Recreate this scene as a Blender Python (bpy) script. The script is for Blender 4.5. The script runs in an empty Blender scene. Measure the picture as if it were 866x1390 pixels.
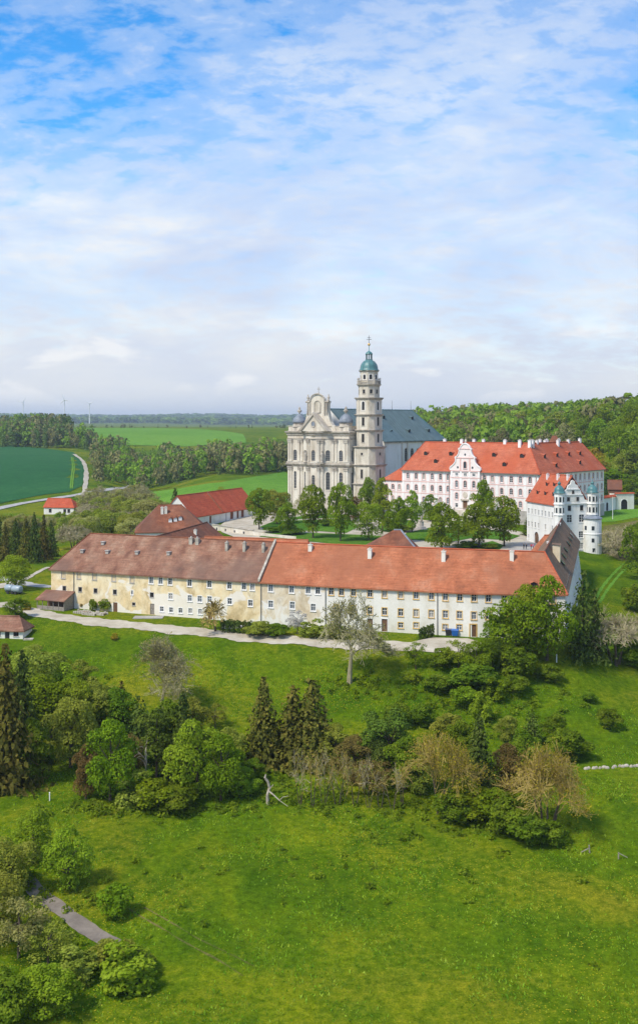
import bpy, bmesh, math, random
import numpy as np
from mathutils import Vector, Matrix

# ------------------------------------------------------------------ camera, sky, sun, exposure
SC = bpy.context.scene
COL = SC.collection
F, CX, YH, H = 1500.0, 433.0, 573.0, 41.4      # focal length / principal point in photo pixels, camera height in metres
IW, IH = 866.0, 1390.0
cam_d = bpy.data.cameras.new('camera')
cam = bpy.data.objects.new('camera', cam_d)
COL.objects.link(cam)
cam.location = (0, 0, H)
cam.rotation_euler = (math.radians(90), 0, 0)
cam_d.sensor_fit = 'VERTICAL'
cam_d.sensor_height = 36.0
cam_d.lens = F / IH * 36.0
cam_d.shift_y = -(IH / 2 - YH) / IH
cam_d.clip_start = 0.5
cam_d.clip_end = 40000
SC.camera = cam

SUN_EL, SUN_AZ = math.radians(52), math.radians(-128)   # azimuth from +Y, clockwise positive: from the left, a little behind the camera
sun_dir = Vector((math.sin(SUN_AZ) * math.cos(SUN_EL), math.cos(SUN_AZ) * math.cos(SUN_EL), math.sin(SUN_EL)))
sun_d = bpy.data.lights.new('sun', 'SUN')
sun_d.energy = 2.9
sun_d.angle = math.radians(11.0)
sun_d.color = (1.0, 0.93, 0.80)
sun = bpy.data.objects.new('sun', sun_d)
COL.objects.link(sun)
sun.rotation_euler = sun_dir.to_track_quat('Z', 'Y').to_euler()

world = bpy.data.worlds.new('World')
SC.world = world
world.use_nodes = True
wt = world.node_tree
wt.nodes.clear()


def N(tree, typ, **kw):
    n = tree.nodes.new(typ)
    for k, v in kw.items():
        if k == 'inp':
            for kk, vv in v.items():
                n.inputs[kk].default_value = vv
        else:
            setattr(n, k, v)
    return n


def ramp(tree, stops, fac=None, interp='LINEAR'):
    r = tree.nodes.new('ShaderNodeValToRGB')
    r.color_ramp.interpolation = interp
    els = r.color_ramp.elements
    while len(els) > 1:
        els.remove(els[-1])
    for i, (p, c) in enumerate(stops):
        e = els[0] if i == 0 else els.new(p)
        e.position = p
        e.color = (c[0], c[1], c[2], 1) if not isinstance(c, (int, float)) else (c, c, c, 1)
    if fac is not None:
        tree.links.new(fac, r.inputs[0])
    return r


def mth(tree, op, a, b=None, clamp=False):
    n = tree.nodes.new('ShaderNodeMath')
    n.operation = op
    n.use_clamp = clamp
    for i, v in enumerate((a, b)):
        if v is None:
            continue
        if isinstance(v, (int, float)):
            n.inputs[i].default_value = v
        else:
            tree.links.new(v, n.inputs[i])
    return n.outputs[0]


def mixc(tree, fac, a, b, blend='MIX'):
    n = tree.nodes.new('ShaderNodeMix')
    n.data_type = 'RGBA'
    n.blend_type = blend
    for i, v in ((0, fac), (6, a), (7, b)):
        if isinstance(v, (int, float)):
            n.inputs[i].default_value = v
        elif isinstance(v, (tuple, list)):
            n.inputs[i].default_value = (v[0], v[1], v[2], 1)
        else:
            tree.links.new(v, n.inputs[i])
    return n.outputs[2]


def build_sky():
    t, L = wt, wt.links
    sky = N(t, 'ShaderNodeTexSky', sky_type='NISHITA', sun_disc=False, sun_elevation=SUN_EL, sun_rotation=SUN_AZ,
            altitude=600.0, air_density=1.0, dust_density=0.6, ozone_density=2.2)
    hs = N(t, 'ShaderNodeHueSaturation', inp={'Hue': 0.5, 'Saturation': 1.45, 'Value': 1.55})
    L.new(sky.outputs[0], hs.inputs['Color'])
    tc = N(t, 'ShaderNodeTexCoord')
    sep = N(t, 'ShaderNodeSeparateXYZ')
    L.new(tc.outputs['Generated'], sep.inputs[0])
    zc = mth(t, 'MAXIMUM', sep.outputs[2], 0.0)
    zz = mth(t, 'ADD', zc, 0.36)
    u = mth(t, 'DIVIDE', sep.outputs[0], zz)
    v = mth(t, 'DIVIDE', sep.outputs[1], zz)
    cmb = N(t, 'ShaderNodeCombineXYZ')
    L.new(u, cmb.inputs[0]); L.new(v, cmb.inputs[1])
    # broad sheets of cloud
    mp = N(t, 'ShaderNodeMapping', inp={'Location': (34.2, 17.5, 0.0), 'Scale': (0.8, 1.0, 1.0)})
    L.new(cmb.outputs[0], mp.inputs[0])
    n1 = N(t, 'ShaderNodeTexNoise', inp={'Scale': 1.9, 'Detail': 9.0, 'Roughness': 0.55, 'Distortion': 0.2})
    L.new(mp.outputs[0], n1.inputs['Vector'])
    # small cloudlets
    mp2 = N(t, 'ShaderNodeMapping', inp={'Location': (7.3, 2.2, 0.0), 'Rotation': (0, 0, 0.5), 'Scale': (1.0, 1.5, 1.0)})
    L.new(cmb.outputs[0], mp2.inputs[0])
    n2 = N(t, 'ShaderNodeTexNoise', inp={'Scale': 15.0, 'Detail': 9.0, 'Roughness': 0.6, 'Distortion': 0.2})
    L.new(mp2.outputs[0], n2.inputs['Vector'])
    cov = mth(t, 'ADD', mth(t, 'MULTIPLY', n1.outputs[0], 0.58), mth(t, 'MULTIPLY', n2.outputs[0], 0.42))
    # the sheet of cloud is seen edge-on lower down, so it closes towards the horizon
    closing = ramp(t, [(0.0, 0.36), (0.08, 0.28), (0.13, 0.21), (0.20, 0.13), (0.29, 0.025), (0.36, 0.0), (1.0, 0.0)], zc)
    cov = mth(t, 'ADD', cov, closing.outputs[0])
    mask = ramp(t, [(0.41, 0.0), (0.50, 0.36), (0.58, 0.66), (0.66, 0.84), (0.78, 1.0)], cov, 'EASE')
    # cloud brightness: soft grey bases and bright tops
    mp3 = N(t, 'ShaderNodeMapping', inp={'Location': (1.3, 5.2, 0.0), 'Scale': (0.8, 1.15, 1.0)})
    L.new(cmb.outputs[0], mp3.inputs[0])
    n3 = N(t, 'ShaderNodeTexNoise', inp={'Scale': 3.4, 'Detail': 8.0, 'Roughness': 0.6, 'Distortion': 0.4})
    L.new(mp3.outputs[0], n3.inputs['Vector'])
    cl = ramp(t, [(0.32, (0.37, 0.445, 0.61)), (0.48, (0.455, 0.515, 0.63)), (0.58, (0.545, 0.58, 0.635)), (0.70, (0.64, 0.645, 0.645))], n3.outputs[0])
    # low, far cumulus
    low = ramp(t, [(0.0, 1.0), (0.05, 0.85), (0.16, 0.0)], zc)
    cl2 = mixc(t, mth(t, 'MULTIPLY', low.outputs[0], 0.75), cl.outputs[0], (0.555, 0.57, 0.585))
    # small bright heaps low over the horizon
    mp4 = N(t, 'ShaderNodeMapping', inp={'Location': (2.4, 0.0, 0.0), 'Scale': (10.0, 10.0, 30.0)})
    L.new(tc.outputs['Generated'], mp4.inputs[0])
    n4 = N(t, 'ShaderNodeTexNoise', inp={'Scale': 1.0, 'Detail': 7.0, 'Roughness': 0.5, 'Distortion': 0.3})
    L.new(mp4.outputs[0], n4.inputs['Vector'])
    band = ramp(t, [(0.012, 0.0), (0.03, 1.0), (0.075, 0.8), (0.11, 0.0)], zc)
    heap = ramp(t, [(0.56, 0.0), (0.64, 0.9)], n4.outputs[0])
    cl2 = mixc(t, mth(t, 'MULTIPLY', band.outputs[0], heap.outputs[0]), cl2, (0.67, 0.67, 0.665))
    skyv = mixc(t, 1.0, hs.outputs[0], (0.10, 0.10, 0.10), 'MULTIPLY')
    col = mixc(t, mask.outputs[0], skyv, cl2)
    up = N(t, 'ShaderNodeVectorMath', operation='SCALE')
    L.new(col, up.inputs[0]); up.inputs['Scale'].default_value = 10.0
    bg = N(t, 'ShaderNodeBackground', inp={'Strength': 0.1})
    L.new(up.outputs[0], bg.inputs[0])
    out = N(t, 'ShaderNodeOutputWorld')
    L.new(bg.outputs[0], out.inputs[0])


build_sky()
vs = SC.view_settings
vs.view_transform = 'Standard'
vs.look = 'None'
vs.exposure = 0.6
vs.gamma = 1.0
vs.use_curve_mapping = False
SC.cycles.use_denoising = True
SC.cycles.max_bounces = 8
SC.cycles.diffuse_bounces = 4
SC.cycles.glossy_bounces = 2
SC.cycles.transmission_bounces = 3
SC.cycles.volume_bounces = 0
SC.cycles.sample_clamp_indirect = 4.0

# ------------------------------------------------------------------ mesh helpers
ORG = {}      # object -> world position of its own origin


class MB:
    def __init__(s):
        s.v, s.f, s.m = [], [], []

    def add(s, vs_, fs, mi=0):
        o = len(s.v)
        s.v += [tuple(p) for p in vs_]
        s.f += [tuple(i + o for i in q) for q in fs]
        s.m += [mi] * len(fs)
        return s

    def quad(s, a, b, c, d, mi=0):
        return s.add([a, b, c, d], [(0, 1, 2, 3)], mi)

    def poly(s, pts, mi=0):
        return s.add(pts, [tuple(range(len(pts)))], mi)

    def hexa(s, p, mi=0):   # p: 4 bottom then 4 top, counter-clockwise from above
        return s.add(p, [(3, 2, 1, 0), (4, 5, 6, 7), (0, 1, 5, 4), (1, 2, 6, 5), (2, 3, 7, 6), (3, 0, 4, 7)], mi)

    def box(s, x0, x1, y0, y1, z0, z1, mi=0):
        return s.hexa([(x0, y0, z0), (x1, y0, z0), (x1, y1, z0), (x0, y1, z0), (x0, y0, z1), (x1, y0, z1), (x1, y1, z1), (x0, y1, z1)], mi)

    def prism(s, pts, d, mi=0):   # polygon of 3D points pushed along vector d
        n = len(pts)
        d = Vector(d)
        top = [tuple(Vector(p) + d) for p in pts]
        return s.add(list(pts) + top, [tuple(range(n - 1, -1, -1)), tuple(range(n, 2 * n))] + [(i, (i + 1) % n, n + (i + 1) % n, n + i) for i in range(n)], mi)

    def tube(s, p, q, r0, r1, n=6, mi=0, cap=False):
        p, q = Vector(p), Vector(q)
        d = q - p
        if d.length < 1e-6:
            return s
        a = d.normalized().orthogonal().normalized()
        b = d.normalized().cross(a)
        vv = []
        for c, r in ((p, r0), (q, r1)):
            for i in range(n):
                t = 2 * math.pi * i / n
                vv.append(c + a * math.cos(t) * r + b * math.sin(t) * r)
        ff = [(i, (i + 1) % n, n + (i + 1) % n, n + i) for i in range(n)]
        if cap:
            ff += [tuple(range(n - 1, -1, -1)), tuple(range(n, 2 * n))]
        return s.add(vv, ff, mi)

    def lathe(s, c, prof, n=16, rot=0.0, mi=0, sx=1.0, sy=1.0):   # prof: (radius, z) from bottom to top around vertical axis at c
        vv, ff = [], []
        for r, z in prof:
            for i in range(n):
                t = rot + 2 * math.pi * i / n
                vv.append((c[0] + math.cos(t) * r * sx, c[1] + math.sin(t) * r * sy, c[2] + z))
        for k in range(len(prof) - 1):
            for i in range(n):
                j = (i + 1) % n
                ff.append((k * n + i, k * n + j, (k + 1) * n + j, (k + 1) * n + i))
        ff.append(tuple(range(n - 1, -1, -1)))
        m = (len(prof) - 1) * n
        ff.append(tuple(range(m, m + n)))
        return s.add(vv, ff, mi)

    def mesh(s, name, mats, smooth=False):
        me = bpy.data.meshes.new(name)
        me.from_pydata(s.v, [], s.f)
        for m in (mats if isinstance(mats, (list, tuple)) else [mats]):
            me.materials.append(m)
        if any(s.m):
            me.polygons.foreach_set('material_index', s.m)
        if smooth:
            me.polygons.foreach_set('use_smooth', [True] * len(s.f))
        me.update()
        return me


def link(name, me, parent=None, loc=(0, 0, 0), rz=0.0):
    o = bpy.data.objects.new(name, me)
    COL.objects.link(o)
    if parent is not None:
        o.parent = parent
    o.location = loc
    o.rotation_euler = (0, 0, rz)
    return o


def tag(o, label=None, cat=None, group=None, kind=None):
    for k, v in (('label', label), ('category', cat), ('group', group), ('kind', kind)):
        if v:
            o[k] = v
    return o


def thing(name, label, cat, loc, group=None, rz=0.0):
    o = link(name, None, None, loc, rz)
    o.empty_display_size = 0.5
    ORG[o] = Vector(loc)
    return tag(o, label, cat, group)


def part(name, mb, mats, parent, label=None, smooth=False):
    """mesh given in world coordinates, hung under parent (unrotated)"""
    org = ORG[parent]
    me = mb.mesh(name, mats, smooth)
    me.transform(Matrix.Translation(-org))
    o = link(name, me, parent)
    ORG[o] = org
    if label:
        o['label'] = label
    return o


def solo(name, mb, mats, label, cat, loc, group=None, smooth=False):
    me = mb.mesh(name, mats, smooth)
    me.transform(Matrix.Translation(-Vector(loc)))
    o = link(name, me, None, loc)
    ORG[o] = Vector(loc)
    return tag(o, label, cat, group)


def W(px, py, Y):
    return Vector(((px - CX) / F * Y, Y, H - (py - YH) / F * Y))


def Wz(px, py, z):
    Y = (H - z) * F / (py - YH)
    return Vector(((px - CX) / F * Y, Y, z))


def ray_plane(px, py, p0, n):
    d = Vector(((px - CX) / F, 1.0, -(py - YH) / F))
    o = Vector((0, 0, H))
    t = (Vector(p0) - o).dot(n) / d.dot(n)
    return o + d * t


# ------------------------------------------------------------------ materials
MATS = {}


def new_mat(name):
    m = bpy.data.materials.new(name)
    m.use_nodes = True
    MATS[name] = m
    t = m.node_tree
    b = t.nodes['Principled BSDF']
    return m, t, b


def coords(t, scale=(1, 1, 1), kind='pos'):
    if kind == 'pos':
        g = N(t, 'ShaderNodeNewGeometry').outputs['Position']
    else:
        g = N(t, 'ShaderNodeTexCoord').outputs['Object']
    mp = N(t, 'ShaderNodeMapping', inp={'Scale': scale})
    t.links.new(g, mp.inputs[0])
    return mp.outputs[0]


def noise(t, vec, scale, detail=5.0, rough=0.55, dist=0.0):
    n = N(t, 'ShaderNodeTexNoise', inp={'Scale': scale, 'Detail': detail, 'Roughness': rough, 'Distortion': dist})
    t.links.new(vec, n.inputs['Vector'])
    return n.outputs[0]


def bump(t, b, h, strength=0.3, dist=0.05):
    n = N(t, 'ShaderNodeBump', inp={'Strength': strength, 'Distance': dist})
    t.links.new(h, n.inputs['Height'])
    t.links.new(n.outputs[0], b.inputs['Normal'])


def mottled(name, stops, scale, rough=0.85, sc=(1, 1, 1), detail=6.0, nrough=0.6, bmp=0.2, fine=None, spec=0.3):
    m, t, b = new_mat(name)
    v = coords(t, sc)
    n = noise(t, v, scale, detail, nrough)
    c = ramp(t, stops, n).outputs[0]
    if fine:
        n2 = noise(t, coords(t), fine[0], 4.0, 0.7)
        r2 = ramp(t, [(0.3, 1 - fine[1]), (0.7, 1 + fine[1] * 0.5)], n2)
        c = mixc(t, 1.0, c, r2.outputs[0], 'MULTIPLY')
    t.links.new(c, b.inputs['Base Color'])
    b.inputs['Roughness'].default_value = rough
    b.inputs['Specular IOR Level'].default_value = spec
    if bmp:
        bump(t, b, n, bmp)
    return m


def flat(name, c, rough=0.7, metal=0.0, spec=0.3, var=0.12, vscale=1.5):
    return mottled(name, [(0.3, tuple(x * (1 - var) for x in c)), (0.7, tuple(min(1, x * (1 + var)) for x in c))], vscale, rough, bmp=0.05, spec=spec)


# plaster and stone
M_white = mottled('white_plaster', [(0.28, (0.60, 0.56, 0.49)), (0.45, (0.76, 0.74, 0.69)), (0.65, (0.83, 0.81, 0.77))], 0.35, fine=(2.5, 0.06), sc=(1, 1, 0.35))
M_cream = mottled('cream_plaster', [(0.25, (0.55, 0.47, 0.34)), (0.40, (0.72, 0.68, 0.58)), (0.60, (0.81, 0.78, 0.70))], 0.28, fine=(1.8, 0.07), sc=(1, 1, 0.5))


def stained_plaster(name, lo, mid, hi, patch, zlow, wash=None):
    m, t, b = new_mat(name)
    v = coords(t, (1, 1, 1.0))
    n1 = noise(t, v, 0.20, 8, 0.66, 0.6)
    n2 = noise(t, coords(t, (1.3, 1.3, 0.7)), 0.6, 7, 0.7)
    c = ramp(t, [(0.30, lo), (0.47, mid), (0.62, hi)], n1).outputs[0]
    c2 = ramp(t, [(0.30, (0.70, 0.66, 0.60)), (0.48, (1, 1, 1)), (0.7, (1.12, 1.08, 1.02))], n2).outputs[0]
    c = mixc(t, 1.0, c, c2, 'MULTIPLY')
    # fallen plaster: pale repaired patches, mostly low on the wall
    sep = N(t, 'ShaderNodeSeparateXYZ')
    t.links.new(N(t, 'ShaderNodeNewGeometry').outputs['Position'], sep.inputs[0])
    n3 = noise(t, coords(t, (1, 1, 1)), 0.22, 5, 0.5, 0.5)
    low = ramp(t, [(0.0, 0.16), (1.0, 0.0)], mth(t, 'DIVIDE', sep.outputs[2], zlow)).outputs[0]
    pm = ramp(t, [(0.60, 0.0), (0.63, 1.0)], mth(t, 'ADD', n3, low)).outputs[0]
    c = mixc(t, mth(t, 'MULTIPLY', pm, 0.85), c, patch)
    if wash:
        # newer limewash low on one stretch of the wall
        x0, x1, zt = wash
        e = mth(t, 'MULTIPLY', mth(t, 'SUBTRACT', n3, 0.5), 9.0)
        a = mth(t, 'ADD', sep.outputs[0], e)
        k = mth(t, 'MULTIPLY', mth(t, 'GREATER_THAN', a, x0), mth(t, 'LESS_THAN', a, x1))
        k = mth(t, 'MULTIPLY', k, mth(t, 'LESS_THAN', mth(t, 'ADD', sep.outputs[2], mth(t, 'MULTIPLY', e, 0.35)), zt))
        c = mixc(t, mth(t, 'MULTIPLY', k, 0.8), c, patch)
    t.links.new(c, b.inputs['Base Color'])
    b.inputs['Roughness'].default_value = 0.9
    b.inputs['Specular IOR Level'].default_value = 0.2
    bump(t, b, n2, 0.3, 0.05)
    return m


M_stain = stained_plaster('stained_plaster', (0.46, 0.34, 0.17), (0.72, 0.57, 0.33), (0.80, 0.70, 0.49), (0.80, 0.75, 0.66), 7.5, (-35.5, -20.5, 5.6))
M_stain2 = stained_plaster('peeling_plaster', (0.44, 0.33, 0.20), (0.66, 0.56, 0.40), (0.78, 0.73, 0.63), (0.80, 0.77, 0.71), 11.0)
M_stone = mottled('pale_stone', [(0.24, (0.36, 0.30, 0.21)), (0.40, (0.57, 0.50, 0.40)), (0.55, (0.70, 0.64, 0.53)), (0.75, (0.78, 0.73, 0.64))], 0.30, fine=(1.6, 0.14), sc=(1, 1, 0.3))
M_stone2 = mottled('weathered_stone', [(0.25, (0.24, 0.20, 0.16)), (0.5, (0.44, 0.39, 0.32)), (0.72, (0.60, 0.55, 0.47))], 0.5, fine=(2.5, 0.2), sc=(1, 1, 0.5))
M_tower = mottled('tower_stone', [(0.25, (0.34, 0.29, 0.21)), (0.45, (0.56, 0.50, 0.40)), (0.62, (0.69, 0.63, 0.52))], 0.32, fine=(1.8, 0.12), sc=(1, 1, 0.35))
M_pink = mottled('rose_plaster', [(0.3, (0.74, 0.63, 0.59)), (0.5, (0.82, 0.73, 0.69)), (0.7, (0.85, 0.77, 0.735))], 0.4, fine=(2.0, 0.05))
M_rose = flat('rose_trim', (0.74, 0.47, 0.42), 0.8)
M_trim = flat('white_trim', (0.82, 0.80, 0.77), 0.7, var=0.05)
M_ochre = flat('ochre_trim', (0.66, 0.42, 0.12), 0.8)
M_ochre_pale = flat('pale_ochre_plaster', (0.66, 0.55, 0.38), 0.85)
M_plinth = mottled('plinth_stone', [(0.3, (0.33, 0.30, 0.27)), (0.6, (0.50, 0.46, 0.42))], 0.5, fine=(2.0, 0.1))
M_rubble = mottled('rubble_stone', [(0.3, (0.26, 0.23, 0.19)), (0.5, (0.42, 0.38, 0.31)), (0.7, (0.56, 0.52, 0.44))], 1.2, fine=(3.0, 0.15), bmp=0.5)
M_glass, _t, _b = new_mat('window_glass')
_b.inputs['Base Color'].default_value = (0.035, 0.042, 0.05, 1)
_b.inputs['Roughness'].default_value = 0.12
M_glass2, _t, _b = new_mat('pale_window_glass')
_b.inputs['Base Color'].default_value = (0.13, 0.15, 0.17, 1)  # lighter base colour paints in the sky reflected by some panes
_b.inputs['Roughness'].default_value = 0.15
M_curtain = flat('curtained_window', (0.36, 0.33, 0.28), 0.8)
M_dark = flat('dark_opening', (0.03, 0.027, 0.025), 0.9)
M_frame = flat('white_window_frame', (0.74, 0.73, 0.70), 0.5, var=0.05)
M_gframe = flat('grey_window_frame', (0.38, 0.36, 0.33), 0.6)
M_blind = flat('bricked_up_infill', (0.60, 0.48, 0.30), 0.9)
M_wood = flat('brown_wood', (0.16, 0.085, 0.045), 0.75)
M_greywood = mottled('weathered_wood', [(0.3, (0.20, 0.17, 0.14)), (0.7, (0.36, 0.32, 0.27))], 2.0, sc=(1, 1, 3))
M_iron = flat('dark_iron', (0.035, 0.035, 0.037), 0.5)
M_zinc = flat('zinc_pipe', (0.16, 0.15, 0.14), 0.5)
M_gold, _t, _b = new_mat('gilded_metal')
_b.inputs['Base Color'].default_value = (0.75, 0.45, 0.12, 1)
_b.inputs['Metallic'].default_value = 1.0
_b.inputs['Roughness'].default_value = 0.35


def roof_mat(name, stops, scale, dark, streak=(1, 1, 0.22)):
    m, t, b = new_mat(name)
    n1 = noise(t, coords(t, streak), scale, 7, 0.62, 0.2)
    n2 = noise(t, coords(t, (1, 1, 1)), 2.2, 5, 0.7)
    n3 = noise(t, coords(t, (1, 1, 0.3)), 0.11, 4, 0.5)
    c = ramp(t, stops, n1).outputs[0]
    c = mixc(t, 1.0, c, ramp(t, [(0.30, (0.72, 0.70, 0.68)), (0.5, (1, 1, 1)), (0.72, (1.18, 1.15, 1.1))], n2).outputs[0], 'MULTIPLY')
    n5 = noise(t, coords(t, (0.35, 0.35, 5.0)), 1.0, 3, 0.6)
    c = mixc(t, 1.0, c, ramp(t, [(0.35, (0.82, 0.81, 0.80)), (0.65, (1.14, 1.13, 1.12))], n5).outputs[0], 'MULTIPLY')
    c = mixc(t, mth(t, 'MULTIPLY', ramp(t, [(0.46, 0.0), (0.62, 1.0)], n3).outputs[0], 0.65), c, dark)
    t.links.new(c, b.inputs['Base Color'])
    b.inputs['Roughness'].default_value = 0.88
    b.inputs['Specular IOR Level'].default_value = 0.2
    w = N(t, 'ShaderNodeTexWave', bands_direction='Z', inp={'Scale': 1.6, 'Distortion': 0.6, 'Detail': 2.0})
    t.links.new(coords(t), w.inputs['Vector'])
    h = mth(t, 'ADD', mth(t, 'MULTIPLY', w.outputs[1], 0.6), n2)
    bump(t, b, h, 0.45, 0.08)
    return m


M_roof_brown = roof_mat('weathered_brown_tiles', [(0.30, (0.14, 0.066, 0.044)), (0.44, (0.225, 0.108, 0.070)), (0.56, (0.28, 0.150, 0.098)), (0.72, (0.35, 0.225, 0.155))], 0.36, (0.165, 0.105, 0.080))
M_roof_orange = roof_mat('orange_clay_tiles', [(0.30, (0.27, 0.092, 0.046)), (0.45, (0.385, 0.128, 0.060)), (0.58, (0.435, 0.160, 0.080)), (0.72, (0.44, 0.215, 0.13))], 0.32, (0.30, 0.115, 0.06))
M_roof_red = roof_mat('red_clay_tiles', [(0.28, (0.36, 0.090, 0.046)), (0.5, (0.44, 0.122, 0.063)), (0.72, (0.49, 0.16, 0.09))], 0.35, (0.43, 0.09, 0.035))
M_roof_barn = roof_mat('barn_red_tiles', [(0.28, (0.37, 0.065, 0.03)), (0.5, (0.46, 0.09, 0.04)), (0.72, (0.50, 0.12, 0.055))], 0.4, (0.34, 0.08, 0.04))
M_roof_rust = roof_mat('rusty_brown_tiles', [(0.28, (0.15, 0.055, 0.03)), (0.5, (0.23, 0.085, 0.045)), (0.72, (0.30, 0.13, 0.075))], 0.4, (0.13, 0.065, 0.045))
M_roof_dun = roof_mat('dun_brown_tiles', [(0.28, (0.15, 0.088, 0.054)), (0.5, (0.22, 0.135, 0.082)), (0.72, (0.27, 0.175, 0.11))], 0.4, (0.14, 0.10, 0.07))
M_copper = mottled('blue_green_metal', [(0.3, (0.066, 0.105, 0.103)), (0.55, (0.094, 0.145, 0.141)), (0.75, (0.128, 0.188, 0.180))], 0.35, rough=0.45, sc=(1, 1, 0.25), fine=(1.2, 0.1), spec=0.5)
M_verdigris = mottled('verdigris_copper', [(0.3, (0.045, 0.13, 0.135)), (0.55, (0.075, 0.20, 0.20)), (0.75, (0.13, 0.29, 0.28))], 0.8, rough=0.45, sc=(1, 1, 0.4), spec=0.5)
M_slate = mottled('grey_lead', [(0.3, (0.14, 0.16, 0.19)), (0.7, (0.26, 0.29, 0.33))], 1.0, rough=0.5)
# ground
M_gravel = mottled('pale_gravel', [(0.3, (0.33, 0.28, 0.20)), (0.5, (0.45, 0.395, 0.30)), (0.7, (0.54, 0.49, 0.395))], 0.3, fine=(3.0, 0.10))
M_paving = mottled('grey_paving', [(0.3, (0.30, 0.28, 0.26)), (0.7, (0.44, 0.42, 0.39))], 0.4, fine=(2.5, 0.1))
M_asphalt = mottled('pale_asphalt', [(0.3, (0.15, 0.125, 0.10)), (0.7, (0.26, 0.22, 0.18))], 0.5, fine=(3.0, 0.15))
M_earth = mottled('bare_earth', [(0.3, (0.17, 0.12, 0.07)), (0.7, (0.30, 0.24, 0.15))], 0.5, fine=(2.0, 0.2))


def grass_mat(name, dark, mid, light, straw, yel=0.0, yellow=(0.40, 0.33, 0.02), strawamt=0.5, big=0.022):
    m, t, b = new_mat(name)
    P = coords(t)
    nb = noise(t, P, big, 6, 0.6, 0.6)
    nm = noise(t, coords(t, (1, 0.6, 1)), 0.16, 7, 0.65, 0.4)
    nf = noise(t, P, 1.1, 5, 0.75)
    nff = noise(t, P, 5.0, 3, 0.7)
    c = ramp(t, [(0.36, dark), (0.49, mid), (0.60, light)], mth(t, 'ADD', mth(t, 'MULTIPLY', nb, 0.5), mth(t, 'MULTIPLY', nm, 0.5))).outputs[0]
    c = mixc(t, mth(t, 'MULTIPLY', ramp(t, [(0.50, 0.0), (0.66, 1.0)], mth(t, 'ADD', mth(t, 'MULTIPLY', nb, 0.65), mth(t, 'MULTIPLY', nf, 0.35))).outputs[0], strawamt), c, straw)
    c = mixc(t, 1.0, c, ramp(t, [(0.28, (0.50, 0.52, 0.5)), (0.5, (1, 1, 1)), (0.72, (1.45, 1.40, 1.3))], nf).outputs[0], 'MULTIPLY')
    c = mixc(t, 1.0, c, ramp(t, [(0.3, (0.62, 0.64, 0.6)), (0.7, (1.35, 1.3, 1.25))], nff).outputs[0], 'MULTIPLY')
    if yel > 0:
        vo = N(t, 'ShaderNodeTexVoronoi', feature='F1', inp={'Scale': 2.6, 'Randomness': 1.0})
        t.links.new(P, vo.inputs['Vector'])
        dot = ramp(t, [(0.16, 1.0), (0.24, 0.0)], vo.outputs['Distance']).outputs[0]
        zone = ramp(t, [(0.47, 0.0), (0.60, 1.0)], noise(t, P, 0.05, 4, 0.6)).outputs[0]
        c = mixc(t, mth(t, 'MULTIPLY', mth(t, 'MULTIPLY', dot, zone), yel), c, yellow)
    t.links.new(c, b.inputs['Base Color'])
    b.inputs['Roughness'].default_value = 1.0
    b.inputs['Specular IOR Level'].default_value = 0.02
    bump(t, b, mth(t, 'ADD', nf, mth(t, 'MULTIPLY', nff, 0.5)), 0.7, 0.25)
    return m


M_meadow = grass_mat('meadow_grass', (0.036, 0.088, 0.003), (0.080, 0.140, 0.004), (0.140, 0.186, 0.005), (0.200, 0.172, 0.014), 0.9, strawamt=0.85)
M_lawn = grass_mat('court_lawn', (0.045, 0.125, 0.012), (0.070, 0.165, 0.016), (0.095, 0.20, 0.022), (0.12, 0.18, 0.03), strawamt=0.2)
M_crop = grass_mat('young_crop', (0.018, 0.088, 0.030), (0.024, 0.106, 0.036), (0.033, 0.124, 0.042), (0.045, 0.12, 0.035), strawamt=0.2, big=0.006)
M_pasture = grass_mat('pasture_grass', (0.085, 0.20, 0.022), (0.11, 0.245, 0.028), (0.135, 0.275, 0.035), (0.16, 0.25, 0.05), strawamt=0.25, big=0.008)
M_bank = grass_mat('dry_bank_grass', (0.075, 0.105, 0.02), (0.13, 0.125, 0.04), (0.19, 0.16, 0.06), (0.24, 0.19, 0.09), strawamt=0.7, big=0.05)
M_rape = grass_mat('flowering_verge', (0.20, 0.20, 0.015), (0.30, 0.28, 0.02), (0.36, 0.33, 0.03), (0.3, 0.28, 0.04), strawamt=0.2)


def leaf_mat(name, c0, c1, c2, trans=0.48, var=0.12, k=1.75):
    c0, c1, c2 = [tuple(x * k for x in c) for c in (c0, c1, c2)]
    m, t, b = new_mat(name)
    t.nodes.remove(b)
    out = t.nodes['Material Output']
    info = N(t, 'ShaderNodeObjectInfo')
    n = noise(t, coords(t), 0.55, 4, 0.6)
    n2 = noise(t, coords(t), 3.5, 2, 0.6)
    c = ramp(t, [(0.36, c0), (0.50, c1), (0.64, c2)], n).outputs[0]
    c = mixc(t, 1.0, c, ramp(t, [(0.32, 0.62), (0.5, 1.0), (0.68, 1.38)], n2).outputs[0], 'MULTIPLY')
    hs = N(t, 'ShaderNodeHueSaturation', inp={'Saturation': 1.0})
    t.links.new(c, hs.inputs['Color'])
    t.links.new(mth(t, 'ADD', 0.5 - 0.030, mth(t, 'MULTIPLY', info.outputs['Random'], 0.034)), hs.inputs['Hue'])
    t.links.new(mth(t, 'ADD', 1 - var, mth(t, 'MULTIPLY', info.outputs['Random'], 2 * var)), hs.inputs['Value'])
    d = N(t, 'ShaderNodeBsdfDiffuse')
    tr = N(t, 'ShaderNodeBsdfTranslucent')
    mx = N(t, 'ShaderNodeMixShader', inp={0: trans})
    t.links.new(hs.outputs[0], d.inputs[0]); t.links.new(hs.outputs[0], tr.inputs[0])
    t.links.new(d.outputs[0], mx.inputs[1]); t.links.new(tr.outputs[0], mx.inputs[2])
    t.links.new(mx.outputs[0], out.inputs[0])
    return m


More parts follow.
